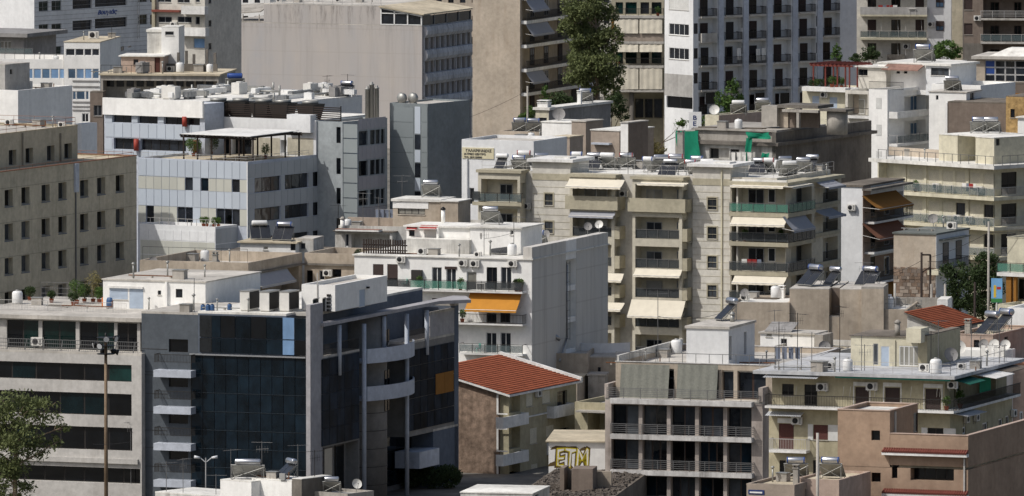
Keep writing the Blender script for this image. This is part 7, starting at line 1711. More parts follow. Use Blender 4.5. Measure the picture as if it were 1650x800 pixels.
for i in range(46):
    x = PX[i]; y = rng.uniform(144, 168) if x > 330 else 152 + (x - 168) * .1 - rng.uniform(2, 14); P = onz(x, y, ZW if x < 330 else ZD); k = rng.random(); a = R_(-31 + rng.choice([0, 90]))
    lb = '%s piece of roof plant from the left above the pale blue offices'
    if k < .45: nm, cat, q, mt = 'roof_duct', 'duct', MB(), rng.choice(['duct', 'tank_white', 'galv']); L = rng.uniform(1.5, 5); q.box(-L / 2, L / 2, -.3, .3, .25, .8); [q.box(t - .05, t + .05, -.33, .33, 0, .84) for t in (-L / 2 + .3, 0, L / 2 - .3)]
    elif k < .75: nm, cat, q, mt = 'roof_unit', 'cooling unit', MB(), rng.choice(['plastic_white', 'concrete_grey', 'tank_white']); s = rng.uniform(.5, .95); q.box(-s, s, -s * .6, s * .6, .12, s * 1.6); q.box(-s * .8, s * .8, -s * .5, s * .5, 0, .12); q.lathe([(s * .4, s * 1.6), (s * .42, s * 1.72), (s * .3, s * 1.74)], 12)
    else: nm, cat, q, mt = 'roof_pipe', 'pipe', MB(), 'galv'; L = rng.uniform(2, 6); q.bar((-L / 2, 0, .5), (L / 2, 0, .5), .12, 8); q.bar((-L / 2, 0, 0), (-L / 2, 0, .5), .12, 8); q.bar((L / 2, 0, 0), (L / 2, 0, 1.2), .12, 8)
    o = root_at(nm, P, a, 'pale %s among the roof plant above the pale blue offices' % cat if False else '%s item of roof plant counting from the left above the pale blue offices' % (ORD[i] if i < 29 else ('thirtieth', *['thirty-' + q for q in ORD[:9]], 'fortieth', *['forty-' + q for q in ORD[:9]])[i - 29]), cat, 'roof plant of the blue offices'); link('body', q.mesh('body', mt), o)
for i, x in enumerate((592, 599, 607)):
    P = onz(x, 186, c2.z0 + c2.t.z1 - .3); o = root_at('steel_flue', P, 0, '%s tall steel flue from the left above the grey tower' % ORD[i], 'flue', 'steel flues'); q = MB(); h = (3.4, 3.9, 3.5)[i]; q.lathe([(.26, 0), (.26, h), (.3, h), (.3, h + .12), (.16, h + .13), (.16, h + .35)], 16); link('pipe', q.mesh('pipe', 'galv'), o)
for i, x in enumerate((647, 665)):
    P = onz(x, 168, c2.z0 + c2.sl.z1); o = root_at('roof_fan', P, R_(-31), ('left', 'right')[i] + ' round grey fan housing on the slate slab tower', 'fan', 'round fan housings'); q = MB(); q.lathe([(.55, 0), (.55, .25), (.62, .3), (.5, .5), (.1, .62)], 18); q.v = [(v[0], -v[2] + .3, v[1] + .65) for v in q.v]; q.box(-.3, .3, -.2, .5, 0, .15); link('housing', q.mesh('housing', 'galv'), o)
# pergola on the terrace
def pergola(name, b, x0, x1, y0, y1, h, label, mat, cover=None, nx=5, zb=None):
    z = b.m.z1 - .25 if zb is None else zb; P = b.world((x0 + x1) / 2, (y0 + y1) / 2) + Vector((0, 0, z)); o = root_at(name, P, b.ang, label, 'pergola'); W, D = (x1 - x0) / 2, (y1 - y0) / 2
    for i in range(nx):
        for j in (-1, 1): q = MB(); t = -W + 2 * W * i / (nx - 1); q.box(t - .07, t + .07, j * D - .07, j * D + .07, 0, h); link('post', q.mesh('post', mat), o)
    q = MB()
    for j in (-1, 1): q.box(-W - .4, W + .4, j * D - .06, j * D + .06, h + .003, h + .2)
    k = -W - .3
    while k < W + .3: q.box(k, k + .07, -D - .4, D + .4, h + .203, h + .36); k += .55
    link('rafters', q.mesh('rafters', mat), o)
    if cover: q = MB(); q.hexa([(-W, -D - .5, h + .38), (W, -D - .5, h + .38), (W, D, h + .5), (-W, D, h + .5)], [(-W, -D - .5, h + .44), (W, -D - .5, h + .44), (W, D, h + .56), (-W, D, h + .56)]); link('cover', q.mesh('cover', cover), o)
xl = c2.face(3).u(304, 250)
pergola('pergola', c2, xl, c2.face(3).u(418, 250) - .2, 2.0, 11.5, 2.5, 'dark timber pergola with white cover on the office terrace', 'wood_dark', 'slab_white', 6)
q7 = c7.face(5)
pergola('pergola', c7, q7.u(1318, 130), q7.u(1376, 130), 4.0, 8.5, 2.6, 'red timber pergola over the planted white terrace', 'wood_red', None, 4, c7.c.z1 + .02)
# ---------------------------------------------------------------- chimneys, dishes, aerials
chimney(1283, 786, a5.z0 + a5.m.z1 - .2, 1.3, .42, 'capped concrete chimney on the low taupe building', 'concrete', 'concrete'); chimney(1291, 546, a4.z0 + a4.zroof + 2.6, 1.0, .5, 'fluted chimney', 'concrete') if False else None
chimney(1446, 548, a4.z0 + a4.ph.z1 + .1, 1.1, .45, 'pale pot chimney on the yellow roof house', 'concrete', 'concrete', round_=True); chimney(1560, 532, m8.z0 + m8.m.z1 - .28, 1.1, .5, 'square chimney in front of the faded red roof', 'concrete')
chimney(593, 350, c11.z0 + c11.m.z1 - .6, 1.5, .4, 'slim concrete chimney left of the beige hut', 'beige', 'concrete_dark'); chimney(714, 356, hz(c11, c11.h2) if False else c3.z0 + c3.zr + 2.7, 1.2, .38, 'white round chimney with cowl on the white roof house', 'white', 'black_metal', round_=True)
chimney(552, 372, c11.z0 + c11.m.z1 - .6, 1.1, .45, 'white round chimney left of the cluttered roofs', 'white', 'concrete', round_=True); chimney(347, 440, c9.z0 + c9.m.z1 - 1.0, 1.6, .45, 'steel-capped chimney on the stained beige parapet', 'concrete', 'galv'); chimney(350, 444, c9.z0 + c9.m.z1 - 1.0, .9, .4, 'short flue beside the steel-capped chimney', 'galv', 'galv', round_=True)
chimney(729, 320, 10.5, 3.0, .55, 'tan chimney by the street pole', 'taupe', 'concrete_dark') if False else None
chimney(1097, 262, W4 + .0, 3.6, .6, 'tall concrete pillar beside the green netting', 'concrete', 'concrete'); chimney(1289, 178, c7.z0 + c7.c.z1, 2.6, .42, 'slim round pillar at the corner of the planted terrace', 'concrete', 'concrete', round_=True); chimney(1380, 260, m3.z0 + m3.m.z1 + .3, 1.2, .4, 'small chimney against the dark concrete wall', 'beige', 'concrete_dark')
chimney(934, 182, ma.z0 + ma.m.z1 + .3, 1.3, .45, 'pale chimney left of the heater below the tall tree', 'white', 'white'); chimney(877, 180, ma.z0 + ma.m.z1 + .3, .5, 1.3, 'low white vent block on the cream and grey house', 'white', 'white')
chimney(1260, 478, m6.z0 + m6.a.z1, .9, .5, 'white post beside the tan parapet', 'white', 'white'); chimney(1180, 519, a2.z0 + a2.st.z1 + .22, .6, .4, 'small pot vent on the white stair house', 'galv', 'galv', round_=True)
dish(574, 796, wb.z0 + wb.m4.z1 - .2, 20, 'white satellite dish on the lowest front roof', .42); dish(1295, 598, m9.z0 + m9.m.z1 - 2.4, -30, 'grey dish', .5) if False else None
for (x, y, lb, b_, zz, r) in ((628, 330, 'grey dish left of the beige hut', c11, c11.m.z1 - .3, .45), (247, 428, 'round dark dish on the stained beige parapet', c9, c9.m.z1 - .2, .4), (900, 196, 'large grey dish on the cream and grey house', ma, ma.m.z1 + .3 - 1.6, .75), (1151, 188, 'pale dish on the small pinkish house', m4, m4.m.z1 - .1, .6), (1504, 365, 'grey dish on the felt roof', c6b, c6b.m.z1 + .16, .5), (1534, 560, 'upper dish beside the pink house', m8, m8.m.z1 - .28, .5), (1544, 576, 'dish with dark feed in front of the pink house', a4, a4.zroof, .6), (1531, 588, 'tilted dark dish at the silver roof edge', a4, a4.zroof, .6), (1586, 575, 'left one of three round dishes by the pink wall', m8, m8.m.z1 - 2.2, .45), (1603, 574, 'middle one of three round dishes by the pink wall', m8, m8.m.z1 - 2.2, .5), (1620, 572, 'right one of three round dishes by the pink wall', m8, m8.m.z1 - 2.2, .45), (1328, 588, 'grey dish on the walled white terrace', m9, m9.m.z1 - 1.2, .55), (1348, 258, 'small grey dish by the dark concrete wall', c4, c4.zr, .5), (1200, 486, 'dish on the tan parapet', m6, m6.a.z1 - .2, .4), (848, 378, 'grey dish by the white block corner', c3, c3.zr + .5, .45), (880, 385, 'small round dish near the stair tower foot', c3, c3.zr + .8, .4), (947, 378, 'left dish on the balcony edge of the cream block', c3, c3.zr + 1.3, .4), (966, 376, 'right dish on the balcony edge of the cream block', c3, c3.zr + 1.3, .4)):
    dish(x, y, b_.z0 + zz, rng.uniform(-35, 25), lb, r, mat=rng.choice(['plastic_white', 'concrete_grey']))
AER = [(313, 505, ZG, 3, 'aerial left on the glass office roof'), (430, 470, c9.z0 + c9.m.z1 - 1, 3, 'aerial above the grey awning'), (545, 372, c11.z0 + c11.m.z1, 2.6, 'aerial left of the dark roof fence'), (585, 368, c11.z0 + c11.m.z1 - .5, 3.6, 'tall aerial over the cluttered roofs'), (610, 366, c11.z0 + c11.m.z1 - .5, 3.0, 'second aerial over the cluttered roofs'), (648, 362, c11.z0 + c11.m.z1 - .5, 5.0, 'lattice-like aerial against the slate tower'), (655, 364, c11.z0 + c11.m.z1 - .5, 2.4, 'short aerial before the beige hut'), (780, 412, c3.z0 + c3.zr, 2.6, 'aerial on the white block roof'), (828, 412, c3.z0 + c3.zr, 3.2, 'aerial near the white block corner'), (836, 380, c3.z0 + c3.zr + 1, 2.5, 'thin aerial beside the stair tower'), (1060, 590, a2.z0 + a2.T.z1 - .4, 6.5, 'tall thin mast on the concrete office roof'), (1255, 600, a4.z0 + a4.zroof, 4.0, 'leftmost aerial on the silver roof'), (1263, 600, a4.z0 + a4.zroof, 3.0, 'second aerial on the silver roof'), (1285, 598, a4.z0 + a4.zroof, 4.8, 'tall aerial before the walled terrace'), (1308, 598, a4.z0 + a4.zroof, 3.2, 'aerial by the walled terrace corner'), (1353, 600, a4.z0 + a4.zroof, 5.5, 'tallest aerial on the silver roof'), (1388, 598, a4.z0 + a4.zroof, 3.0, 'aerial left of the yellow roof house'), (1500, 596, a4.z0 + a4.zroof, 3.2, 'aerial right of the yellow roof house'), (1512, 598, a4.z0 + a4.zroof, 4.2, 'aerial between the dishes and roof house'), (1565, 590, a4.z0 + a4.zroof, 3.4, 'aerial before the pink house'), (1580, 592, a4.z0 + a4.zroof, 2.6, 'short aerial before the pink house'), (1610, 588, a4.z0 + a4.zroof, 3.4, 'aerial at the right end of the silver roof'), (1248, 520, m6.z0 + m6.a.z1 - .2, 1.8, 'aerial on the tan wall'), (1392, 510, m6.z0 + m6.h.z1, 2.4, 'aerial on the tan houses'), (1012, 300, W4, 2.4, 'aerial among the heaters on the cream roof'), (1343, 268, W4, 2.2, 'aerial at the right end of the cream roof'), (372, 792, wb.z0 + wb.m1.z1, 2.6, 'aerial left of the front heaters'), (422, 784, wb.z0 + wb.m1.z1, 3.2, 'aerial between the front heaters'), (480, 784, wb.z0 + wb.m2.z1, 3.0, 'aerial right of the front heaters'), (507, 800, wb.z0 + wb.m4.z1 - .2, 3.6, 'twisted aerial beside the grey fin'), (348, 799, wb.z0 + wb.m5.z1, 1.8, 'short aerial on the front white roof'), (295, 800, wb.z0 + wb.m5.z1, 3.0, 'aerial in front of the little balconies'), (268, 800, wb.z0 + wb.m5.z1, 2.6, 'leftmost aerial on the front white roof'), (211, 805, 6.0, 5.6, 'thin mast before the pale bands'), (560, 152, c2.z0 + c2.t.z1, 2.4, 'aerial against the huge blank wall'), (527, 156, ZW, 2.4, 'thin post on the office roof'), (180, 88, d1.z0 + d1.base.z1, 2.0, 'aerial beside the pinkish hut'), (1393, 598, a4.z0 + a4.zroof, 2.2, 'short post left of the yellow roof house')]
for i, (x, y, z, h, lb) in enumerate(AER): antenna(x, y, z, h, lb, i % 2, rng.uniform(-60, 60), rng.choice(['rail_grey', 'rail_dark', 'rail_grey']))
# ---------------------------------------------------------------- roof railings
def rp(b, m, pts, zoff=0.0): return [b.world(x, y) + Vector((0, 0, m.z1 + zoff)) for (x, y) in pts]
cr = c4.core
roof_rail([c4.world(cr.x0 + .3, 2.0) + Vector((0, 0, cr.z1)), c4.world(-.6, 2.0) + Vector((0, 0, cr.z1)), c4.world(-.6, 15) + Vector((0, 0, cr.z1))], .95, 'white railing round the cream apartment roof', 'rail_light', 1.5)
t = a1.roofL; roof_rail([a1.world(t.x0, 5.8) + Vector((0, 0, t.z1 + .35)), a1.world(t.x0 + 14, 5.8) + Vector((0, 0, t.z1 + .35))], .9, 'white picket railing on the office terrace roof', 'rail_light', 1.2, bars=True)
roof_rail([a1.world(t.x0, 19) + Vector((0, 0, t.z1 + .35)), a1.world(t.x0 + 14, 19) + Vector((0, 0, t.z1 + .35))], 1.5, 'tall wire fence behind the roof plants', 'rail_grey', 1.2, (1, .66, .33), bars=True)
u = c1.up; roof_rail([c1.world(-2.9, .5) + Vector((0, 0, u.z1)), c1.world(-2.9, u.y1 - .3) + Vector((0, 0, u.z1)), c1.world(-12, u.y1 - .3) + Vector((0, 0, u.z1))], .8, 'rusty red pipe railing on the olive office top', 'rail_rust', 2.0)
u = c1.m; roof_rail([c1.world(-.2, .5) + Vector((0, 0, u.z1)), c1.world(-.2, u.y1 - .3) + Vector((0, 0, u.z1)), c1.world(-9, u.y1 - .3) + Vector((0, 0, u.z1))], .35, 'low rusty pipe along the olive office edge', 'rail_rust', 2.4, (1,))
roof_rail([c2.world(c2.m.x0 + .2, .3) + Vector((0, 0, c2.m.z1)), c2.world(-.3, .3) + Vector((0, 0, c2.m.z1)), c2.world(-.3, 13) + Vector((0, 0, c2.m.z1))], .55, 'white rail round the pergola terrace', 'rail_light', 1.4)
e = a4.U; roof_rail([a4.world(e.x0 - .8, -.9) + Vector((0, 0, a4.zroof)), a4.world(.9, -.9) + Vector((0, 0, a4.zroof)), a4.world(.9, 16) + Vector((0, 0, a4.zroof))], .95, 'thin railing round the silver roof', 'rail_light', 1.6)
roof_rail([m6.world(m6.h.x0 + .3, 1) + Vector((0, 0, m6.h.z1)), m6.world(-.3, 1) + Vector((0, 0, m6.h.z1))], .9, 'thin railing on the tan houses roof', 'rail_grey', 1.4); roof_rail([c9.world(c9.m.x0 + .2, .3) + Vector((0, 0, c9.m.z1)), c9.world(-.2, .3) + Vector((0, 0, c9.m.z1))], 1.3, 'dark wire railing on the stained beige parapet', 'rail_dark', 2.2, (1,))
# ---------------------------------------------------------------- trees and plants
def cl(px, py, Y, P, rxp, rzp, dy=0.0):
    q = at(px, py, Y); k = Y / FPX; return (q.x - P.x, dy, q.z - P.z, rxp * k, rzp * k)
def ptree(name, px, Y, ytop, label, cl_, seed, mat='leaf_dark', bark='bark_dark', tr=.25, ls=.17, dens=240, group='street and garden trees', z0=0.0, limbs=6):
    P = at(px, 400, Y); P.z = z0; h = at(px, ytop, Y).z - z0
    return tree(name, P, h, label, 'tree', mat, bark, [cl(*c[:2], Y, P, *c[2:]) for c in cl_], tr, ls, dens, (0, 0), seed, group, limbs)
ptree('gum_tree', 962, 1372, -20, 'tall loose gum tree standing before the balcony flats', [(936, 8, 36, 28, -1), (955, -12, 32, 18, 1), (926, 38, 28, 22, 0), (974, 22, 24, 24, 1.5), (946, 62, 38, 22, .5), (980, 62, 26, 24, -1), (938, 92, 28, 20, 1), (958, 102, 44, 24, -1), (936, 122, 32, 20, .5), (982, 124, 28, 26, .5), (950, 146, 22, 14, 0), (985, 150, 18, 20, -.6)], 3, 'leaf_gum', 'bark', .42, .19, 175)
ptree('gum_tree', 22, 952, 632, 'gum tree with pale trunk in the bottom left corner', [(18, 660, 44, 32, 0), (66, 664, 38, 26, .5), (98, 690, 16, 12, .2), (88, 715, 14, 14, 0), (30, 705, 44, 34, -.8), (58, 725, 26, 26, .6), (10, 750, 42, 40, 0), (22, 790, 34, 30, .4), (-25, 700, 40, 44, 0)], 5, 'leaf_gum', 'bark', .34, .16, 110)
ptree('leafy_tree', 1178, 1325, 126, 'bushy tree against the shaded balcony tower', [(1180, 140, 14, 16), (1168, 160, 18, 18), (1188, 166, 12, 20), (1176, 182, 20, 14)], 7, 'leaf_green', 'bark_dark', .2, .16, 300)
ptree('leafy_tree', 1526, 1335, 64, 'round dark green tree above the white roofs, top right', [(1526, 80, 22, 16), (1512, 86, 14, 10), (1540, 84, 12, 12)], 8, 'leaf_green', 'bark_dark', .2, .15, 420)
ptree('leafy_tree', 1398, 1342, 70, 'dark tree in front of the pale flats, top right', [(1400, 84, 14, 14), (1410, 92, 12, 9), (1385, 94, 16, 8)], 9, 'leaf_dark', 'bark_dark', .18, .15, 420)
ptree('conifer_tree', 1347, 1338, 70, 'small light green conifer above the red pergola', [(1347, 92, 11, 12), (1348, 80, 7, 12)], 10, 'leaf_green', 'bark_dark', .14, .14, 420)
ptree('leafy_tree', 1545, 1108, 420, 'dark tree left in the shady garden at the right', [(1540, 445, 26, 26), (1552, 475, 34, 24), (1530, 490, 22, 20)], 11, 'leaf_dark', 'bark_dark', .22, .16, 260)
ptree('leafy_tree', 1585, 1112, 402, 'taller dark tree in the shady garden at the right', [(1588, 425, 26, 22), (1575, 450, 30, 28), (1600, 452, 22, 28), (1580, 490, 34, 24)], 12, 'leaf_dark', 'bark_dark', .22, .16, 260)
ptree('leafy_tree', 708, 1352, 232, 'reddish green street tree between the towers', [(702, 248, 20, 16), (722, 250, 18, 18), (710, 268, 26, 18), (735, 262, 14, 18)], 13, 'leaf_green', 'bark_dark', .2, .17, 260)
ptree('conifer_tree', 877, 1360, 140, 'small conifer at the foot of the tan tower', [(877, 158, 9, 14), (878, 146, 6, 10), (884, 165, 10, 9)], 14, 'leaf_green', 'bark_dark', .15, .15, 400)
ptree('leafy_tree', 852, 1350, 168, 'pale green shrub tree left of the small conifer', [(852, 182, 12, 12), (846, 190, 12, 9)], 15, 'leaf_green', 'bark_dark', .15, .15, 350)
ptree('leafy_tree', 985, 1352, 150, 'dark low tree under the planted flats', [(990, 165, 18, 18), (975, 178, 16, 16), (1000, 182, 16, 14)], 16, 'leaf_dark', 'bark_dark', .2, .17, 260)
ptree('leafy_tree', 905, 1366, 150, 'dark low tree beneath the shaded balconies', [(905, 160, 20, 14), (890, 168, 14, 12), (918, 170, 14, 12)], 17, 'leaf_dark', 'bark_dark', .2, .17, 240)
ptree('dry_shrub_tree', 1040, 1290, 214, 'dry yellowish thicket beside the narrow white block', [(1042, 232, 16, 14), (1058, 240, 16, 12), (1046, 246, 22, 10), (1036, 222, 8, 10)], 18, 'leaf_dry', 'bark_dark', .15, .14, 300)
ptree('leafy_tree', 1065, 1300, 190, 'green shrub tree near the white box sign', [(1140, 196, 16, 10), (1098, 200, 14, 10)], 19, 'leaf_green', 'bark_dark', .15, .15, 300)
for i, (x, y, r) in enumerate(((660, 790, 26), (695, 785, 28), (722, 790, 22))):
    P = at(x, 800, 1012); P.z = 0; bush(P, r * 1012 / FPX, '%s dark shrub from the left at the foot of the glass wing' % ORD[i], 'leaf_dark', i, rz=1.1, n=1500, s=.12, group='shrubs at the glass wing')
def potted(px, py, z, r, label, mat='leaf_green', seed=1, rz=None, n=300):
    P = onz(px, py, z); o = bush(P + Vector((0, 0, .35)), r, label, mat, seed, 'potted_plant', 'plant', rz, n, .07, 'potted plants'); link('pot', cached(('pot',), 'pot', lambda m: m.lathe([(.16, -.35), (.22, 0), (.24, 0), (.2, -.03)], 12)), o)
ZT = c2.z0 + c2.m.z1 - .28
potted(312, 252, ZT, .95, 'large leafy shrub at the left end of the pergola', 'leaf_green', 1, .9, 900); potted(340, 250, ZT, .9, 'tall dark potted tree under the pergola', 'leaf_dark', 2, 1.2, 900); potted(428, 256, ZT, .5, 'pale potted plant in the middle of the terrace', 'leaf_green', 3, .7); potted(458, 250, ZT, .45, 'round bright potted bush on the terrace rail', 'leaf_green', 4, .4); potted(480, 249, ZT, .5, 'dark potted plant right of the round bush', 'leaf_dark', 5, .5); potted(497, 248, ZT, .5, 'dark potted plant at the right end of the terrace', 'leaf_dark', 6, .5)
ZL = a1.z0 + a1.roofL.z1 + .35
for i, (x, y, r, mt, h) in enumerate(((48, 484, .55, 'leaf_dark', .5), (83, 488, .4, 'leaf_dark', .4), (124, 490, .8, 'leaf_green', 1.0), (136, 488, .6, 'leaf_dark', .7), (150, 488, .8, 'leaf_dry', 1.3), (160, 489, .5, 'leaf_green', .6), (118, 492, .5, 'leaf_dark', .4))): potted(x, y, ZL, r, '%s potted plant from the left on the glass office roof' % ORD[i], mt, 20 + i, h, 500)
for i, (x, y) in enumerate(((328, 362), (333, 361), (345, 364), (352, 364))): potted(x, y, c2.z0 + c2.masses[1].z1 - .3, .35 + .12 * (i == 0), '%s small potted plant from the left on the lower white terrace' % ORD[i], 'leaf_green', 40 + i, .4)
for i in range(7): potted(1308 + i * 8, 141, c7.z0 + c7.c.z1 - .18, .45, '%s potted plant from the left under the red pergola' % ORD[i], rng.choice(['leaf_dark', 'leaf_green']), 50 + i, .5)
potted(578, 446, c3.z0 + c3.zr - 2.9, .5, 'spiky plant at the left end of the white block balcony', 'leaf_dark', 60, .5); potted(1330, 662, a4.z0 + a4.zroof - 3.1, .4, 'leaf pot at the yellow balcony, left one', 'leaf_dark', 61, .4); potted(1312, 661, a4.z0 + a4.zroof - 3.1, .4, 'leaf pot at the yellow balcony by the dark door', 'leaf_dark', 62, .5); potted(1547, 668, a4.z0 + a4.zroof - 3.1, .4, 'spiky plant at the yellow balcony corner', 'leaf_green', 63, .6)
# ---------------------------------------------------------------- poles, lamps, wires
def pole(px, py_top, Y, label, r=.1, mat='pole_metal', name='pole', cat='pole', z0=0.0):
    P = at(px, 400, Y); P.z = z0; h = at(px, py_top, Y).z - z0; o = root_at(name, P, 0, label, cat); q = MB(); q.bar((0, 0, 0), (0, 0, h), r * 1.5, 10, r); link('shaft', q.mesh('shaft', mat), o); return o, h
o, h = pole(170, 548, 952, 'tall rusty floodlight mast with a cluster of lamps', .13, 'pole_metal', 'floodlight_mast', 'floodlight')
q = MB()
for z in (h - 1.2, h - .5, h + .2): q.lathe([(.75, z - .03), (.8, z), (.75, z + .03)], 18)
q.bar((0, 0, h), (0, 0, h + .6), .09, 8); link('ring_frame', q.mesh('ring_frame', 'black_metal'), o)
for k in range(9):
    a = k * 2.4; z = h - 1.0 + (k % 3) * .6; q = MB(); c = Vector((.85 * math.cos(a), .85 * math.sin(a), z)); d = Vector((math.cos(a), math.sin(a), -.35)).normalized(); q.bar(c - d * .1, c + d * .25, .12, 10, .27); l = link('floodlight', q.mesh('floodlight', 'black_metal'), o); g = MB(); g.bar(c + d * .252, c + d * .27, .25, 10); link('lens', g.mesh('lens', 'lamp_glass'), l)
o, h = pole(331, 738, 948, 'street lamp with two heads before the dark curtain wall', .06, 'rail_grey', 'street_lamp', 'street lamp')
for s in (-1, 1): q = MB(); q.bar((0, 0, h - .4), (s * .55, 0, h + .05), .035, 6); q.bar((s * .5, 0, h), (s * 1.0, 0, h + .08), .1, 8, .14); link('lamp_head', q.mesh('lamp_head', 'lamp_glass'), o)
for (x, y, Y, lb, mt) in ((725, 217, 1295, 'tall pale utility pole beside the slate tower', 'concrete'), (756, 217, 1300, 'short post behind the utility pole', 'concrete'), (850, 139, 1345, 'utility pole at the foot of the tan tower', 'concrete'), (1485, 407, 1105, 'dark pole left one of the power frame', 'wood_dark'), (1499, 411, 1106, 'dark pole right one of the power frame', 'wood_dark'), (1593, 357, 1098, 'grey pole before the yellow flats', 'concrete'), (1318, 698, 868, 'tall thin vent pipe beside the terracotta building', 'concrete'), (1501, 458, 1090, 'short grey post below the stone wall', 'concrete'), (1523, 458, 1092, 'second grey post below the stone wall', 'concrete'), (1442, 457, 1060, 'slim white vent pipe behind the tan houses', 'slab'), (1571, 455, 1080, 'thin dark post under the trees', 'wood_dark')): pole(x, y, Y, lb, .11, mt)
P = at(1485, 411, 1105); q = MB(); o = root_at('cross_beam', P, 0, 'beam joining the two dark power poles', 'beam'); Q = at(1499, 411, 1106) - P; q.bar((0, 0, 0), Q, .08, 6); q.bar((0, 0, -1.8), Q + Vector((0, 0, -1.2)), .06, 6); link('beam', q.mesh('beam', 'wood_dark'), o)
def wire(pts, label, r=.025, sag=.02):
    o = root_at('overhead_wire', pts[0], 0, label, 'wire', 'overhead wires'); q = MB()
    for a, c in zip(pts[:-1], pts[1:]):
        A, C = a - pts[0], c - pts[0]; prev = A; L = (C - A).length
        for k in range(1, 13): t = k / 12; p = A.lerp(C, t) - Vector((0, 0, 4 * sag * L * t * (1 - t))); q.bar(prev, p, r, 4, caps=False); prev = p
    link('cable', q.mesh('cable', 'wire'), o)
wire([at(690, 205, 1350), at(760, 188, 1346), at(850, 146, 1345)], 'dark wire rising across the tan tower foot'); wire([at(725, 225, 1295), at(640, 258, 1290)], 'wire from the utility pole to the slate tower'); wire([at(1499, 415, 1106), at(1593, 375, 1098), at(1660, 372, 1098)], 'wires past the felt-roofed house'); wire([at(1485, 420, 1105), at(1440, 440, 1110)], 'wire from the power frame to the awning flats'); wire([at(725, 222, 1295), at(756, 225, 1300), at(800, 228, 1302)], 'wire above the signed building')
# ---------------------------------------------------------------- odds and ends
P = at(1606, 488, 1088); P.z = 0; o = root_at('poster_board', P, R_(-12), 'blue advertising poster board beside the ochre columns', 'sign'); zc = at(1606, 488, 1088).z; H = at(1606, 449, 1088).z - zc
q = MB(); q.box(-.55, .55, 0, .12, zc, zc + H); link('board', q.mesh('board', 'sign_sky'), o); q = MB(); q.box(-.3, -.06, -.012, -.002, zc + .5, zc + 1.7); link('poster_bottle', q.mesh('poster_bottle', 'sign_yellow'), o); q = MB(); q.box(.0, .4, -.012, -.002, zc + 1.3, zc + 1.55); link('poster_patch', q.mesh('poster_patch', 'sign_red'), o); q = MB(); q.box(-.55, .55, -.012, -.002, zc + .02, zc + .4); link('poster_band', q.mesh('poster_band', 'sign_green'), o); q = MB(); q.bar((0, .06, 0), (0, .06, zc), .08, 8); link('post', q.mesh('post', 'galv'), o)
for i, (x, y, mt) in enumerate(((195, 497, 'plastic_blue'), (208, 497, 'plastic_green'), (219, 496, 'plastic_green'))):
    P = onz(x, y, ZL); o = root_at('garden_chair', P, R_((30, -20, -60)[i]), '%s plastic garden chair from the left by the white roof flat' % ORD[i], 'chair', 'garden chairs on the roof')
    q = MB(); q.box(-.25, .25, -.25, .25, .4, .44); link('seat', q.mesh('seat', mt), o); q = MB(); q.hexa([(-.25, .22, .46), (.25, .22, .46), (.25, .26, .46), (-.25, .26, .46)], [(-.23, .34, .95), (.23, .34, .95), (.23, .38, .95), (-.23, .38, .95)]); link('backrest', q.mesh('backrest', mt), o)
    for sx in (-.22, .22):
        for sy in (-.22, .22): q = MB(); q.bar((sx, sy, 0), (sx, sy, .4), .025, 6); link('leg', q.mesh('leg', mt), o)
P = onz(171, 496, ZL); crate('storage_box', P, -21, 'orange storage box beside the white roof flat', 'box', [('body', 'plastic_orange', MB().box(-.3, .3, -.3, .3, 0, .95)), ('lid', 'wood_dark', MB().box(-.33, .33, -.33, .33, .953, 1.0))])
P = onz(178, 497, ZL); crate('plastic_drum', P, 0, 'dark blue water barrel beside the orange box', 'drum', [('drum', 'plastic_blue', MB().lathe([(.34, 0), (.38, .3), (.38, .7), (.3, .95), (.1, 1.0)], 16)), ('lid', 'black_metal', MB().lathe([(.12, 1.0), (.12, 1.05)], 10))])
# laundry and balcony things on the cream block and tower
for i, (x, y) in enumerate(((1186, 78), (1226, 78), (1217, 79))):
    r = b5.masses[0].R; u, z = r.uz(x, y); P = r.o + r.d * u - r.i * .15; P.z = b5.z0 + z; o = root_at('hanging_sheet', P, b5.ang + r.rel, '%s pale sheet drying on the shaded balcony tower' % ORD[i], 'laundry', 'laundry on the tower'); q = MB()
    for k in range(9): q.v += [(k * .08, .04 * math.sin(k * 1.7), 0), (k * .085 + .05, .05 * math.sin(k * 1.3), -1.5)]
    for k in range(8): q.f.append((2 * k, 2 * k + 1, 2 * k + 3, 2 * k + 2)); q.sm.append(True)
    link('sheet', q.mesh('sheet', 'cloth_white'), o)

for (p, q, lb) in (((1285, 575, 940), (1353, 560, 930), 'cable between the aerials on the silver roof'), ((1353, 560, 930), (1512, 565, 925), 'long cable over the yellow roof house'), ((585, 335, 1115), (648, 325, 1115), 'cable between the aerials over the cluttered roofs'), ((828, 375, 1060), (780, 385, 1060), 'cable on the white block roof'), ((372, 765, 925), (422, 760, 925), 'cable between the front aerials'), ((1060, 510, 985), (1175, 500, 1000), 'cable from the tall mast to the stair house heater'), ((211, 712, 930), (150, 716, 930), 'cable before the pale bands')): wire([at(*p), at(*q)], lb, .02, .03)
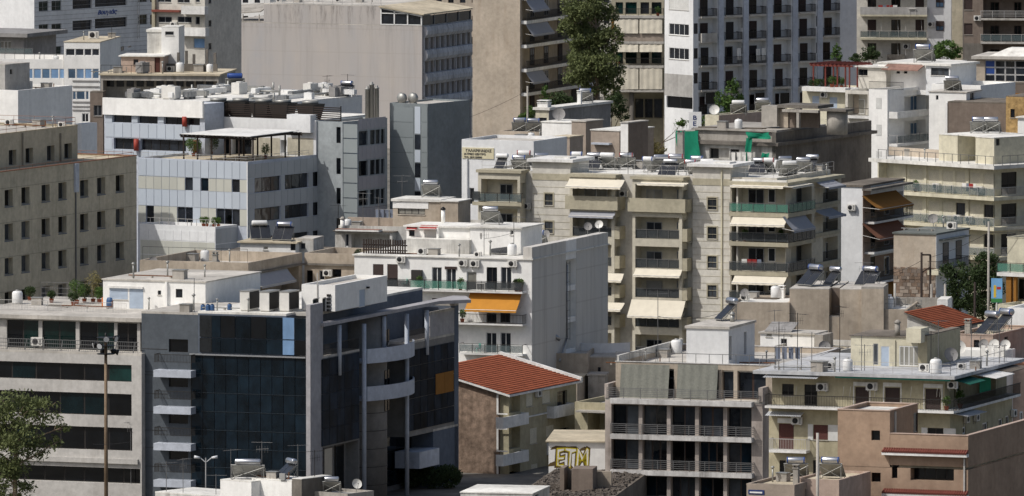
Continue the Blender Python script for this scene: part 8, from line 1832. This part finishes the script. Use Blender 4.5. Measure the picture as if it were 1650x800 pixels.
# ---------------------------------------------------------------- small things that crowd the roofs and balconies
def roof_item(px, py, z, kind, label, rz=0.0, s=1.0):
    P = onz(px, py, z)
    if kind == 'tank':
        o = root_at('water_tank', P, R_(rz), label, 'water tank', 'roof clutter'); link('barrel', cached(('barrel',), 'tank_white', lambda m: m.lathe([(.42, 0), (.45, .1), (.45, .9), (.36, 1.05), (.14, 1.1)], 16)), o); link('lid', cached(('tank_lid',), 'galv', lambda m: m.lathe([(.16, 1.1), (.16, 1.17), (.05, 1.19)], 12)), o)
    elif kind == 'vent':
        o = root_at('vent_pipe', P, R_(rz), label, 'vent', 'roof clutter'); link('pipe', cached(('vent_pipe_',), 'galv', lambda m: m.bar((0, 0, 0), (0, 0, 1.1), .07, 8)), o); link('cowl', cached(('vent_cowl',), 'galv', lambda m: m.lathe([(.08, 1.08), (.16, 1.14), (.16, 1.2), (.02, 1.3)], 10)), o)
    elif kind == 'box':
        o = root_at('roof_box', P, R_(rz), label, 'box', 'roof clutter'); link('body', cached(('roof_box_',), 'concrete', lambda m: m.box(-.5, .5, -.4, .4, 0, .7)), o); link('cover', cached(('roof_box_cover',), 'galv', lambda m: m.box(-.56, .56, -.46, .46, .703, .76)), o)
    elif kind == 'pallet':
        o = root_at('timber_stack', P, R_(rz), label, 'timber', 'roof clutter')
        for k in range(5): link('plank', cached(('plank_',), 'wood_grey', lambda m: m.box(-1.1, 1.1, -.1, .1, 0, .05)), o, (random.uniform(-.1, .1), -.4 + .2 * k, .055 * (k % 2)), random.uniform(-.06, .06))
    elif kind == 'pipe':
        o = root_at('roof_pipe', P, R_(rz), label, 'pipe', 'roof clutter'); q = MB(); L = 4.5 * s; q.bar((-L / 2, 0, .18), (L / 2, 0, .18), .05, 6); q.bar((L / 2, 0, .18), (L / 2, 0, .7), .05, 6); link('pipe', q.mesh('pipe', 'rust' if s > 1 else 'galv'), o); q = MB()
        for t in (-.4, 0, .4): q.box(L * t - .08, L * t + .08, -.12, .12, 0, .13)
        link('support', q.mesh('support', 'concrete'), o)
    elif kind == 'rack':
        o = root_at('drying_rack', P, R_(rz), label, 'drying rack', 'roof clutter'); q = MB()
        for x in (-1, 1): q.bar((x, 0, 0), (x, 0, 1.7), .03, 6); q.bar((x, -.4, 1.65), (x, .4, 1.65), .025, 5)
        q.bar((-1, 0, 1.66), (1, 0, 1.66), .02, 5)
        link('frame', q.mesh('frame', 'rail_grey'), o); c = MB()
        for k in range(4): c.quad((-.9 + .45 * k, -.3 + .2 * k, 1.64), (-.52 + .45 * k, -.3 + .2 * k, 1.64), (-.54 + .45 * k, -.27 + .2 * k, .75), (-.88 + .45 * k, -.25 + .2 * k, .8))
        link('laundry', c.mesh('laundry', random.choice(['cloth_white', 'cloth_blue'])), o)
    elif kind == 'unit':
        o = root_at('air_conditioner', P, R_(rz), label, 'air conditioner', 'outdoor air conditioning units'); ac_parts(o)
    o.scale = (s, s, s) if kind != 'pipe' else (1, 1, 1); return o
NAMES = {'tank': 'white water tank', 'vent': 'thin vent pipe', 'box': 'capped concrete box', 'pallet': 'stack of old planks', 'pipe': 'low pipe run', 'rack': 'drying rack with washing', 'unit': 'roof air conditioner'}
def scatter(where, z, spots, rot=-20):
    cnt = {}
    for (x, y, kind) in sorted(spots):
        cnt[kind] = cnt.get(kind, 0) + 1; tot = sum(1 for q in spots if q[2] == kind)
        lb = '%s%s on %s' % ('' if tot == 1 else '%s ' % ORD[cnt[kind] - 1], NAMES[kind], where) + ('' if tot == 1 else ', from the left')
        roof_item(x, y, z, kind, lb, rot + random.uniform(-12, 12), random.uniform(.85, 1.15))
scatter('the glass office flat roof', ZG, [(350, 503, 'vent'), (362, 502, 'pipe'), (470, 506, 'pipe'), (300, 503, 'box'), (312, 500, 'vent'), (400, 506, 'vent')])
scatter('the pale banded roof with plants', ZL, [(60, 492, 'box'), (95, 494, 'pallet'), (240, 500, 'vent'), (140, 497, 'pipe'), (28, 490, 'tank')])
scatter('the white flat of the glass office', a1.z0 + a1.ph.z1 + .12, [(215, 449, 'vent'), (245, 448, 'pipe'), (290, 450, 'box'), (330, 447, 'vent'), (270, 446, 'vent')])
scatter('the stained beige block roof', c9.z0 + c9.m.z1 - 1, [(280, 414, 'pipe'), (310, 415, 'box'), (370, 416, 'vent'), (330, 412, 'tank')])
scatter('the cluttered hut roofs', c11.z0 + c11.m.z1 - .58, [(560, 366, 'tank'), (575, 363, 'box'), (600, 362, 'pipe'), (620, 364, 'rack'), (655, 361, 'vent'), (668, 363, 'box'), (700, 362, 'unit'), (725, 361, 'vent')])
scatter('the white block with orange awning', c3.z0 + c3.zr, [(660, 412, 'pipe'), (700, 413, 'box'), (740, 414, 'vent'), (770, 415, 'unit'), (825, 412, 'tank'), (790, 412, 'vent'), (680, 411, 'unit')])
scatter('the concrete office roof', a2.z0 + a2.T.z1 - .48, [(1020, 580, 'pipe'), (1040, 572, 'vent'), (1070, 576, 'box'), (1090, 566, 'tank'), (1235, 585, 'vent'), (1205, 588, 'pipe')])
scatter('the silver roof', a4.z0 + a4.zroof, [(1290, 606, 'pipe'), (1320, 603, 'box'), (1338, 596, 'unit'), (1345, 602, 'vent'), (1366, 598, 'tank'), (1490, 600, 'unit'), (1508, 602, 'tank'), (1525, 604, 'pipe'), (1550, 596, 'unit'), (1572, 594, 'box'), (1590, 590, 'vent'), (1270, 600, 'rack'), (1600, 588, 'rack')])
scatter('the walled white terrace', m9.z0 + m9.m.z1 - .58, [(1240, 560, 'box'), (1275, 562, 'vent'), (1300, 558, 'rack'), (1325, 560, 'tank'), (1340, 556, 'pipe')])
scatter('the tan houses', m6.z0 + m6.h.z1 - .4, [(1425, 494, 'vent'), (1440, 492, 'box'), (1452, 494, 'pipe'), (1432, 488, 'tank')])
scatter('the low tan parapet roof', m6.z0 + m6.a.z1 - .25, [(1200, 481, 'unit'), (1215, 480, 'box'), (1235, 481, 'pallet'), (1250, 480, 'tank')])
scatter('the cream apartment roof', W4, [(900, 268, 'box'), (890, 274, 'vent'), (945, 266, 'tank'), (1000, 270, 'vent'), (1030, 272, 'box'), (1055, 268, 'tank'), (1200, 280, 'unit'), (1212, 276, 'vent'), (1250, 274, 'tank'), (1320, 276, 'box'), (1332, 272, 'vent'), (1150, 276, 'tank'), (1195, 272, 'rack')])
scatter('the felt roof', c6b.z0 + c6b.m.z1 + .16, [(1480, 369, 'pipe'), (1520, 366, 'vent')]); scatter('the white tower roof', Z7, [(1440, 138, 'tank'), (1470, 134, 'vent'), (1460, 137, 'box')]); scatter('the yellow flats roof', c6.z0 + c6.zr, [(1465, 252, 'box'), (1490, 256, 'vent'), (1540, 256, 'pipe'), (1560, 254, 'unit'), (1625, 262, 'tank')])
scatter('the unfinished concrete slab', m3.z0 + m3.sl.z1 + .2, [(1140, 208, 'pallet'), (1165, 209, 'box'), (1190, 210, 'tank'), (1215, 210, 'pallet')]); scatter('the pinkish hut deck', d1.z0 + d1.base.z1 + .2, [(175, 118, 'pipe'), (190, 119, 'box'), (275, 116, 'unit'), (290, 117, 'tank'), (305, 115, 'pipe'), (320, 116, 'box'), (338, 117, 'tank'), (262, 119, 'vent')], -8)
scatter('the low white office roof', c0.z0 + c0.t.z1 + .1, [(135, 65, 'vent'), (180, 63, 'box'), (215, 62, 'vent')], -9); scatter('the blue-shaded white building', c1b.z0 + c1b.m.z1 - .48, [(58, 132, 'pipe'), (75, 133, 'box'), (90, 131, 'tank'), (64, 128, 'vent')], -30); scatter('the olive office top', c1.z0 + c1.up.z1 - .2, [(15, 200, 'unit'), (40, 199, 'pipe'), (62, 197, 'box'), (85, 195, 'vent'), (100, 196, 'unit')], -26)
scatter('the lower front roofs', wb.z0 + wb.m2.z1 + .1, [(428, 776, 'pipe'), (440, 775, 'box')], -38); scatter('the low taupe roof', a5.z0 + a5.m.z1 - .25, [(1225, 777, 'pallet'), (1245, 775, 'vent'), (1262, 776, 'box')]); scatter('the roof by the taupe terraces', mb5.z0 + mb5.m.z1 - .4, [(840, 222, 'box'), (856, 221, 'tank'), (870, 222, 'vent')], -30); scatter('the big blank-walled office', b3.z0 + b3.up.z1 + .1, [(450, 4, 'unit'), (480, 4, 'box'), (510, 3, 'tank'), (545, 4, 'unit'), (580, 4, 'box'), (600, 4, 'vent')], -22)
# balconies
def on_face(f, px, py, w): u, z = f.uz(px, py, w); P = f.o + f.d * u - f.i * w; return Vector((P.x, P.y, f.b.z0 + z))
def balcony_set(f, px, py, w, kind, label, seed=1):
    P = on_face(f, px, py, w); rz = f.b.ang + f.rel
    if kind == 'chair':
        o = root_at('balcony_chair', P, rz + random.uniform(-1, 1), label, 'chair', 'balcony chairs'); mt = random.choice(['plastic_white', 'wood_dark', 'plastic_green'])
        q = MB(); q.box(-.22, .22, -.22, .22, .42, .46); link('seat', q.mesh('seat', mt), o); q = MB(); q.box(-.22, .22, .2, .24, .463, .9); link('backrest', q.mesh('backrest', mt), o)
        for sx in (-.2, .2):
            for sy in (-.2, .2): q = MB(); q.bar((sx, sy, 0), (sx, sy, .42), .02, 5); link('leg', q.mesh('leg', mt), o)
    elif kind == 'table':
        o = root_at('balcony_table', P, rz, label, 'table', 'balcony tables'); q = MB(); q.box(-.45, .45, -.3, .3, .7, .74); link('table_top', q.mesh('table_top', 'plastic_white'), o)
        for sx in (-.4, .4):
            for sy in (-.25, .25): q = MB(); q.bar((sx, sy, 0), (sx, sy, .7), .02, 5); link('leg', q.mesh('leg', 'plastic_white'), o)
    elif kind == 'plant':
        o = bush(P + Vector((0, 0, .35)), .38, label, random.choice(['leaf_green', 'leaf_dark']), seed, 'potted_plant', 'plant', .45, 200, .07, 'potted plants'); link('pot', cached(('pot',), 'pot', lambda m: m.lathe([(.16, -.35), (.22, 0), (.24, 0), (.2, -.03)], 12)), o)
    elif kind == 'wash':
        o = root_at('hanging_laundry', P, rz, label, 'laundry', 'laundry on balconies'); rng = random.Random(seed); x = 0
        while x < 2.0:
            wd = rng.uniform(.3, .6); h = rng.uniform(.5, .9); q = MB(); q.quad((x, 0, 1.05), (x + wd, 0, 1.05), (x + wd, .03, 1.05 - h), (x, -.02, 1.05 - h)); link('garment', q.mesh('garment', rng.choice(['cloth_white', 'cloth_blue', 'awning_red', 'cloth_white'])), o); x += wd + .06
F3 = c3.m.F; F4 = c4.masses[0].F; N6 = c6.masses[0].F; F6 = b6.masses[0].F; P4 = c4.P.F; Y4 = a4.U.F; G2 = b4b.masses[0].F; R4 = b4.masses[0].R; R5 = b5.masses[0].R; H7 = c7.t.R
SET = [(F3, 652, 463, .6, 'chair', 'white block upper balcony'), (F3, 676, 464, .6, 'plant', 'white block upper balcony'), (F3, 742, 467, .6, 'plant', 'white block upper balcony'), (F3, 776, 468, .5, 'table', 'white block upper balcony'), (F3, 832, 469, .6, 'plant', 'white block upper balcony'), (F3, 838, 469, .5, 'plant', 'white block upper balcony'), (F3, 655, 519, .6, 'chair', 'white block lower balcony'), (F3, 745, 522, .6, 'plant', 'white block lower balcony'), (F3, 700, 520, .9, 'wash', 'white block lower balcony'), (F3, 770, 569, .6, 'chair', 'white block lowest balcony'),
       (P4, 1190, 340, -.5, 'chair', 'green-glass balcony'), (P4, 1240, 342, -.5, 'table', 'green-glass balcony'), (P4, 1200, 388, -.5, 'plant', 'cream corner balcony below the green glass'), (P4, 1222, 436, -.5, 'table', 'third cream corner balcony'), (P4, 1245, 437, -.5, 'chair', 'third cream corner balcony'), (P4, 1195, 434, -.3, 'wash', 'third cream corner balcony'), (P4, 1258, 390, -.4, 'plant', 'cream corner balcony below the green glass'),
       (N6, 1475, 303, .7, 'plant', 'upper yellow balcony'), (N6, 1530, 309, .7, 'chair', 'upper yellow balcony'), (N6, 1550, 311, 1.1, 'wash', 'upper yellow balcony'), (N6, 1490, 352, .7, 'table', 'lower yellow balcony'), (N6, 1515, 355, .7, 'chair', 'lower yellow balcony'), (N6, 1528, 356, .7, 'chair', 'lower yellow balcony'), (N6, 1590, 363, .7, 'plant', 'lower yellow balcony'),
       (F6, 1395, 60, .8, 'plant', 'pale flats second balcony'), (F6, 1425, 60, .8, 'chair', 'pale flats second balcony'), (F6, 1450, 60, .8, 'plant', 'pale flats second balcony'), (F6, 1470, 22, .8, 'table', 'pale flats first balcony'), (F6, 1415, 22, 1.1, 'wash', 'pale flats first balcony'),
       (Y4, 1285, 661, .7, 'table', 'yellow block long balcony'), (Y4, 1345, 664, .7, 'plant', 'yellow block long balcony'), (Y4, 1255, 660, .7, 'plant', 'yellow block long balcony'), (Y4, 1410, 666, .7, 'chair', 'yellow block long balcony'), (Y4, 1475, 669, .7, 'plant', 'yellow block long balcony'), (Y4, 1525, 671, .6, 'plant', 'yellow block long balcony'),
       (G2, 995, 24, .9, 'plant', 'planted top terrace'), (G2, 1010, 24, .9, 'plant', 'planted top terrace'), (G2, 1024, 24, .9, 'plant', 'planted top terrace'), (G2, 1044, 24, .9, 'plant', 'planted top terrace'), (G2, 1060, 24, .9, 'plant', 'planted top terrace'), (G2, 996, 104, .9, 'plant', 'blinded flats third floor'), (G2, 1004, 104, .9, 'plant', 'blinded flats third floor'), (H7, 1470, 227, .6, 'table', 'white block side balcony'), (H7, 1485, 226, .6, 'chair', 'white block side balcony')]
cn = {}
for i, (f, x, y, w_, k, wh) in enumerate(SET):
    tot = sum(1 for q in SET if q[4] == k and q[5] == wh); cn[(k, wh)] = cn.get((k, wh), 0) + 1
    nm = {'chair': 'small chair', 'table': 'small table', 'plant': 'potted plant', 'wash': 'washing line'}[k]
    balcony_set(f, x, y, w_, k, ('%s on the %s' % (nm, wh)) if tot == 1 else '%s %s on the %s, from the left' % (ORD[cn[(k, wh)] - 1], nm, wh), 100 + i)
# more units on facades
for (f, x, y, lb) in ((F4, 1005, 318, 'air conditioner on the recessed wall left of the middle loggias'), (F4, 1108, 392, 'air conditioner low beside the right stair tower'), (c5.m.F, 1372, 340, 'air conditioner on the pale end wall of the awning flats'), (F6, 1500, 44, 'air conditioner between balcony and small window, top right'), (b7.masses[0].F, 1575, 34, 'air conditioner on the grey-brown flats'), (c9.m2.F, 528, 446, 'air conditioner on the beige rear wall'), (b2.masses[0].F, 280, 44, 'air conditioner on the cream flats, upper left'), (c7.c.F, 1328, 158, 'air conditioner between the pale blue doors'), (r1.masses[0].R, 868, 640, 'air conditioner on the red-roofed house')): ac(x, y, f, label=lb, s=1.1)
finish_all()
# ---------------------------------------------------------------- set loose things down on the roof or slab they stand on
from mathutils.bvhtree import BVHTree
def settle():
    bpy.context.view_layer.update()
    keep = {'wall', 'roof', 'balcony', 'parapet', 'canopy', 'terrace_slab', 'attic_roof', 'gable_wall', 'hipped_roof', 'lean_to', 'slab', 'ledge', 'white_band'}
    V = []; Fc = []
    for b in BLD:
        for o in b.root.children_recursive:
            if o.type != 'MESH' or o.name.split('.')[0] not in keep: continue
            mw = o.matrix_world; i0 = len(V); V += [mw @ v.co for v in o.data.vertices]; Fc += [tuple(i0 + k for k in p.vertices) for p in o.data.polygons]
    T = BVHTree.FromPolygons(V, Fc)
    def hits(px, py):
        d = ray(px, py).normalized(); p = CAM.copy(); out = []
        for _ in range(14):
            h = T.ray_cast(p, d)
            if h[0] is None: break
            if abs(h[1].z) > .7: out.append(h[0].copy())
            p = h[0] + d * .01
        return out
    def floor_at(x, y, z):
        h = T.ray_cast(Vector((x, y, z + .3)), Vector((0, 0, -1))); return h[0] is not None and abs(h[0].z - z) < .12
    size = {'solar_water_heater': .85, 'roof_duct': .8, 'roof_unit': .5, 'roof_pipe': 1.2, 'timber_stack': .8, 'drying_rack': .9, 'cooling_tower': .9, 'rooftop_unit': .6, 'steel_flue': .3, 'roof_fan': .5}
    small = 'air_conditioner tv_antenna satellite_dish chimney potted_plant water_tank vent_pipe roof_box plastic_drum garden_chair storage_box balcony_chair balcony_table'.split()
    bad = 0
    for o in [q for q in sc.objects if q.parent is None and q.type == 'EMPTY']:
        n = o.name.split('.')[0]
        if o.parent or o.type != 'EMPTY' or (n not in size and n not in small): continue
        if any(c.name.startswith('bracket') for c in o.children): continue
        off = .35 if n == 'potted_plant' else 0.0
        P = o.location - Vector((0, 0, off)); v = P - CAM; fw = v.y * CP - v.z * SP; px = 825 + FPX * v.x / fw; py = 400 - FPX * (v.y * SP + v.z * CP) / fw
        mg = size.get(n, .3); best = None
        for (tol, m, rng_) in ((.9, mg, 22), (.9, mg * .4, 30), (3.0, mg * .6, 40), (6.0, .15, 60)):
            for k in range(2 * rng_):
                dy = (k + 1) // 2 * (1 if k % 2 else -1)
                if dy > 12: continue
                c = [h for h in hits(px, py + dy) if abs(h.z - P.z) < tol and (m == 0 or all(floor_at(h.x + sx * m, h.y + sy * m, h.z) for sx in (-1, 1) for sy in (-1, 1)))]
                if c: best = min(c, key=lambda h: abs(h.y - P.y) + 8 * abs(h.z - P.z)); break
            if best: break
        if best is None:
            bad += 1; print('unsettled', o.name, o['label'])
            for c in list(o.children_recursive): bpy.data.objects.remove(c)
            bpy.data.objects.remove(o); continue
        o.location = best + Vector((0, 0, off + .012))
    print('settled; removed', bad)
settle()
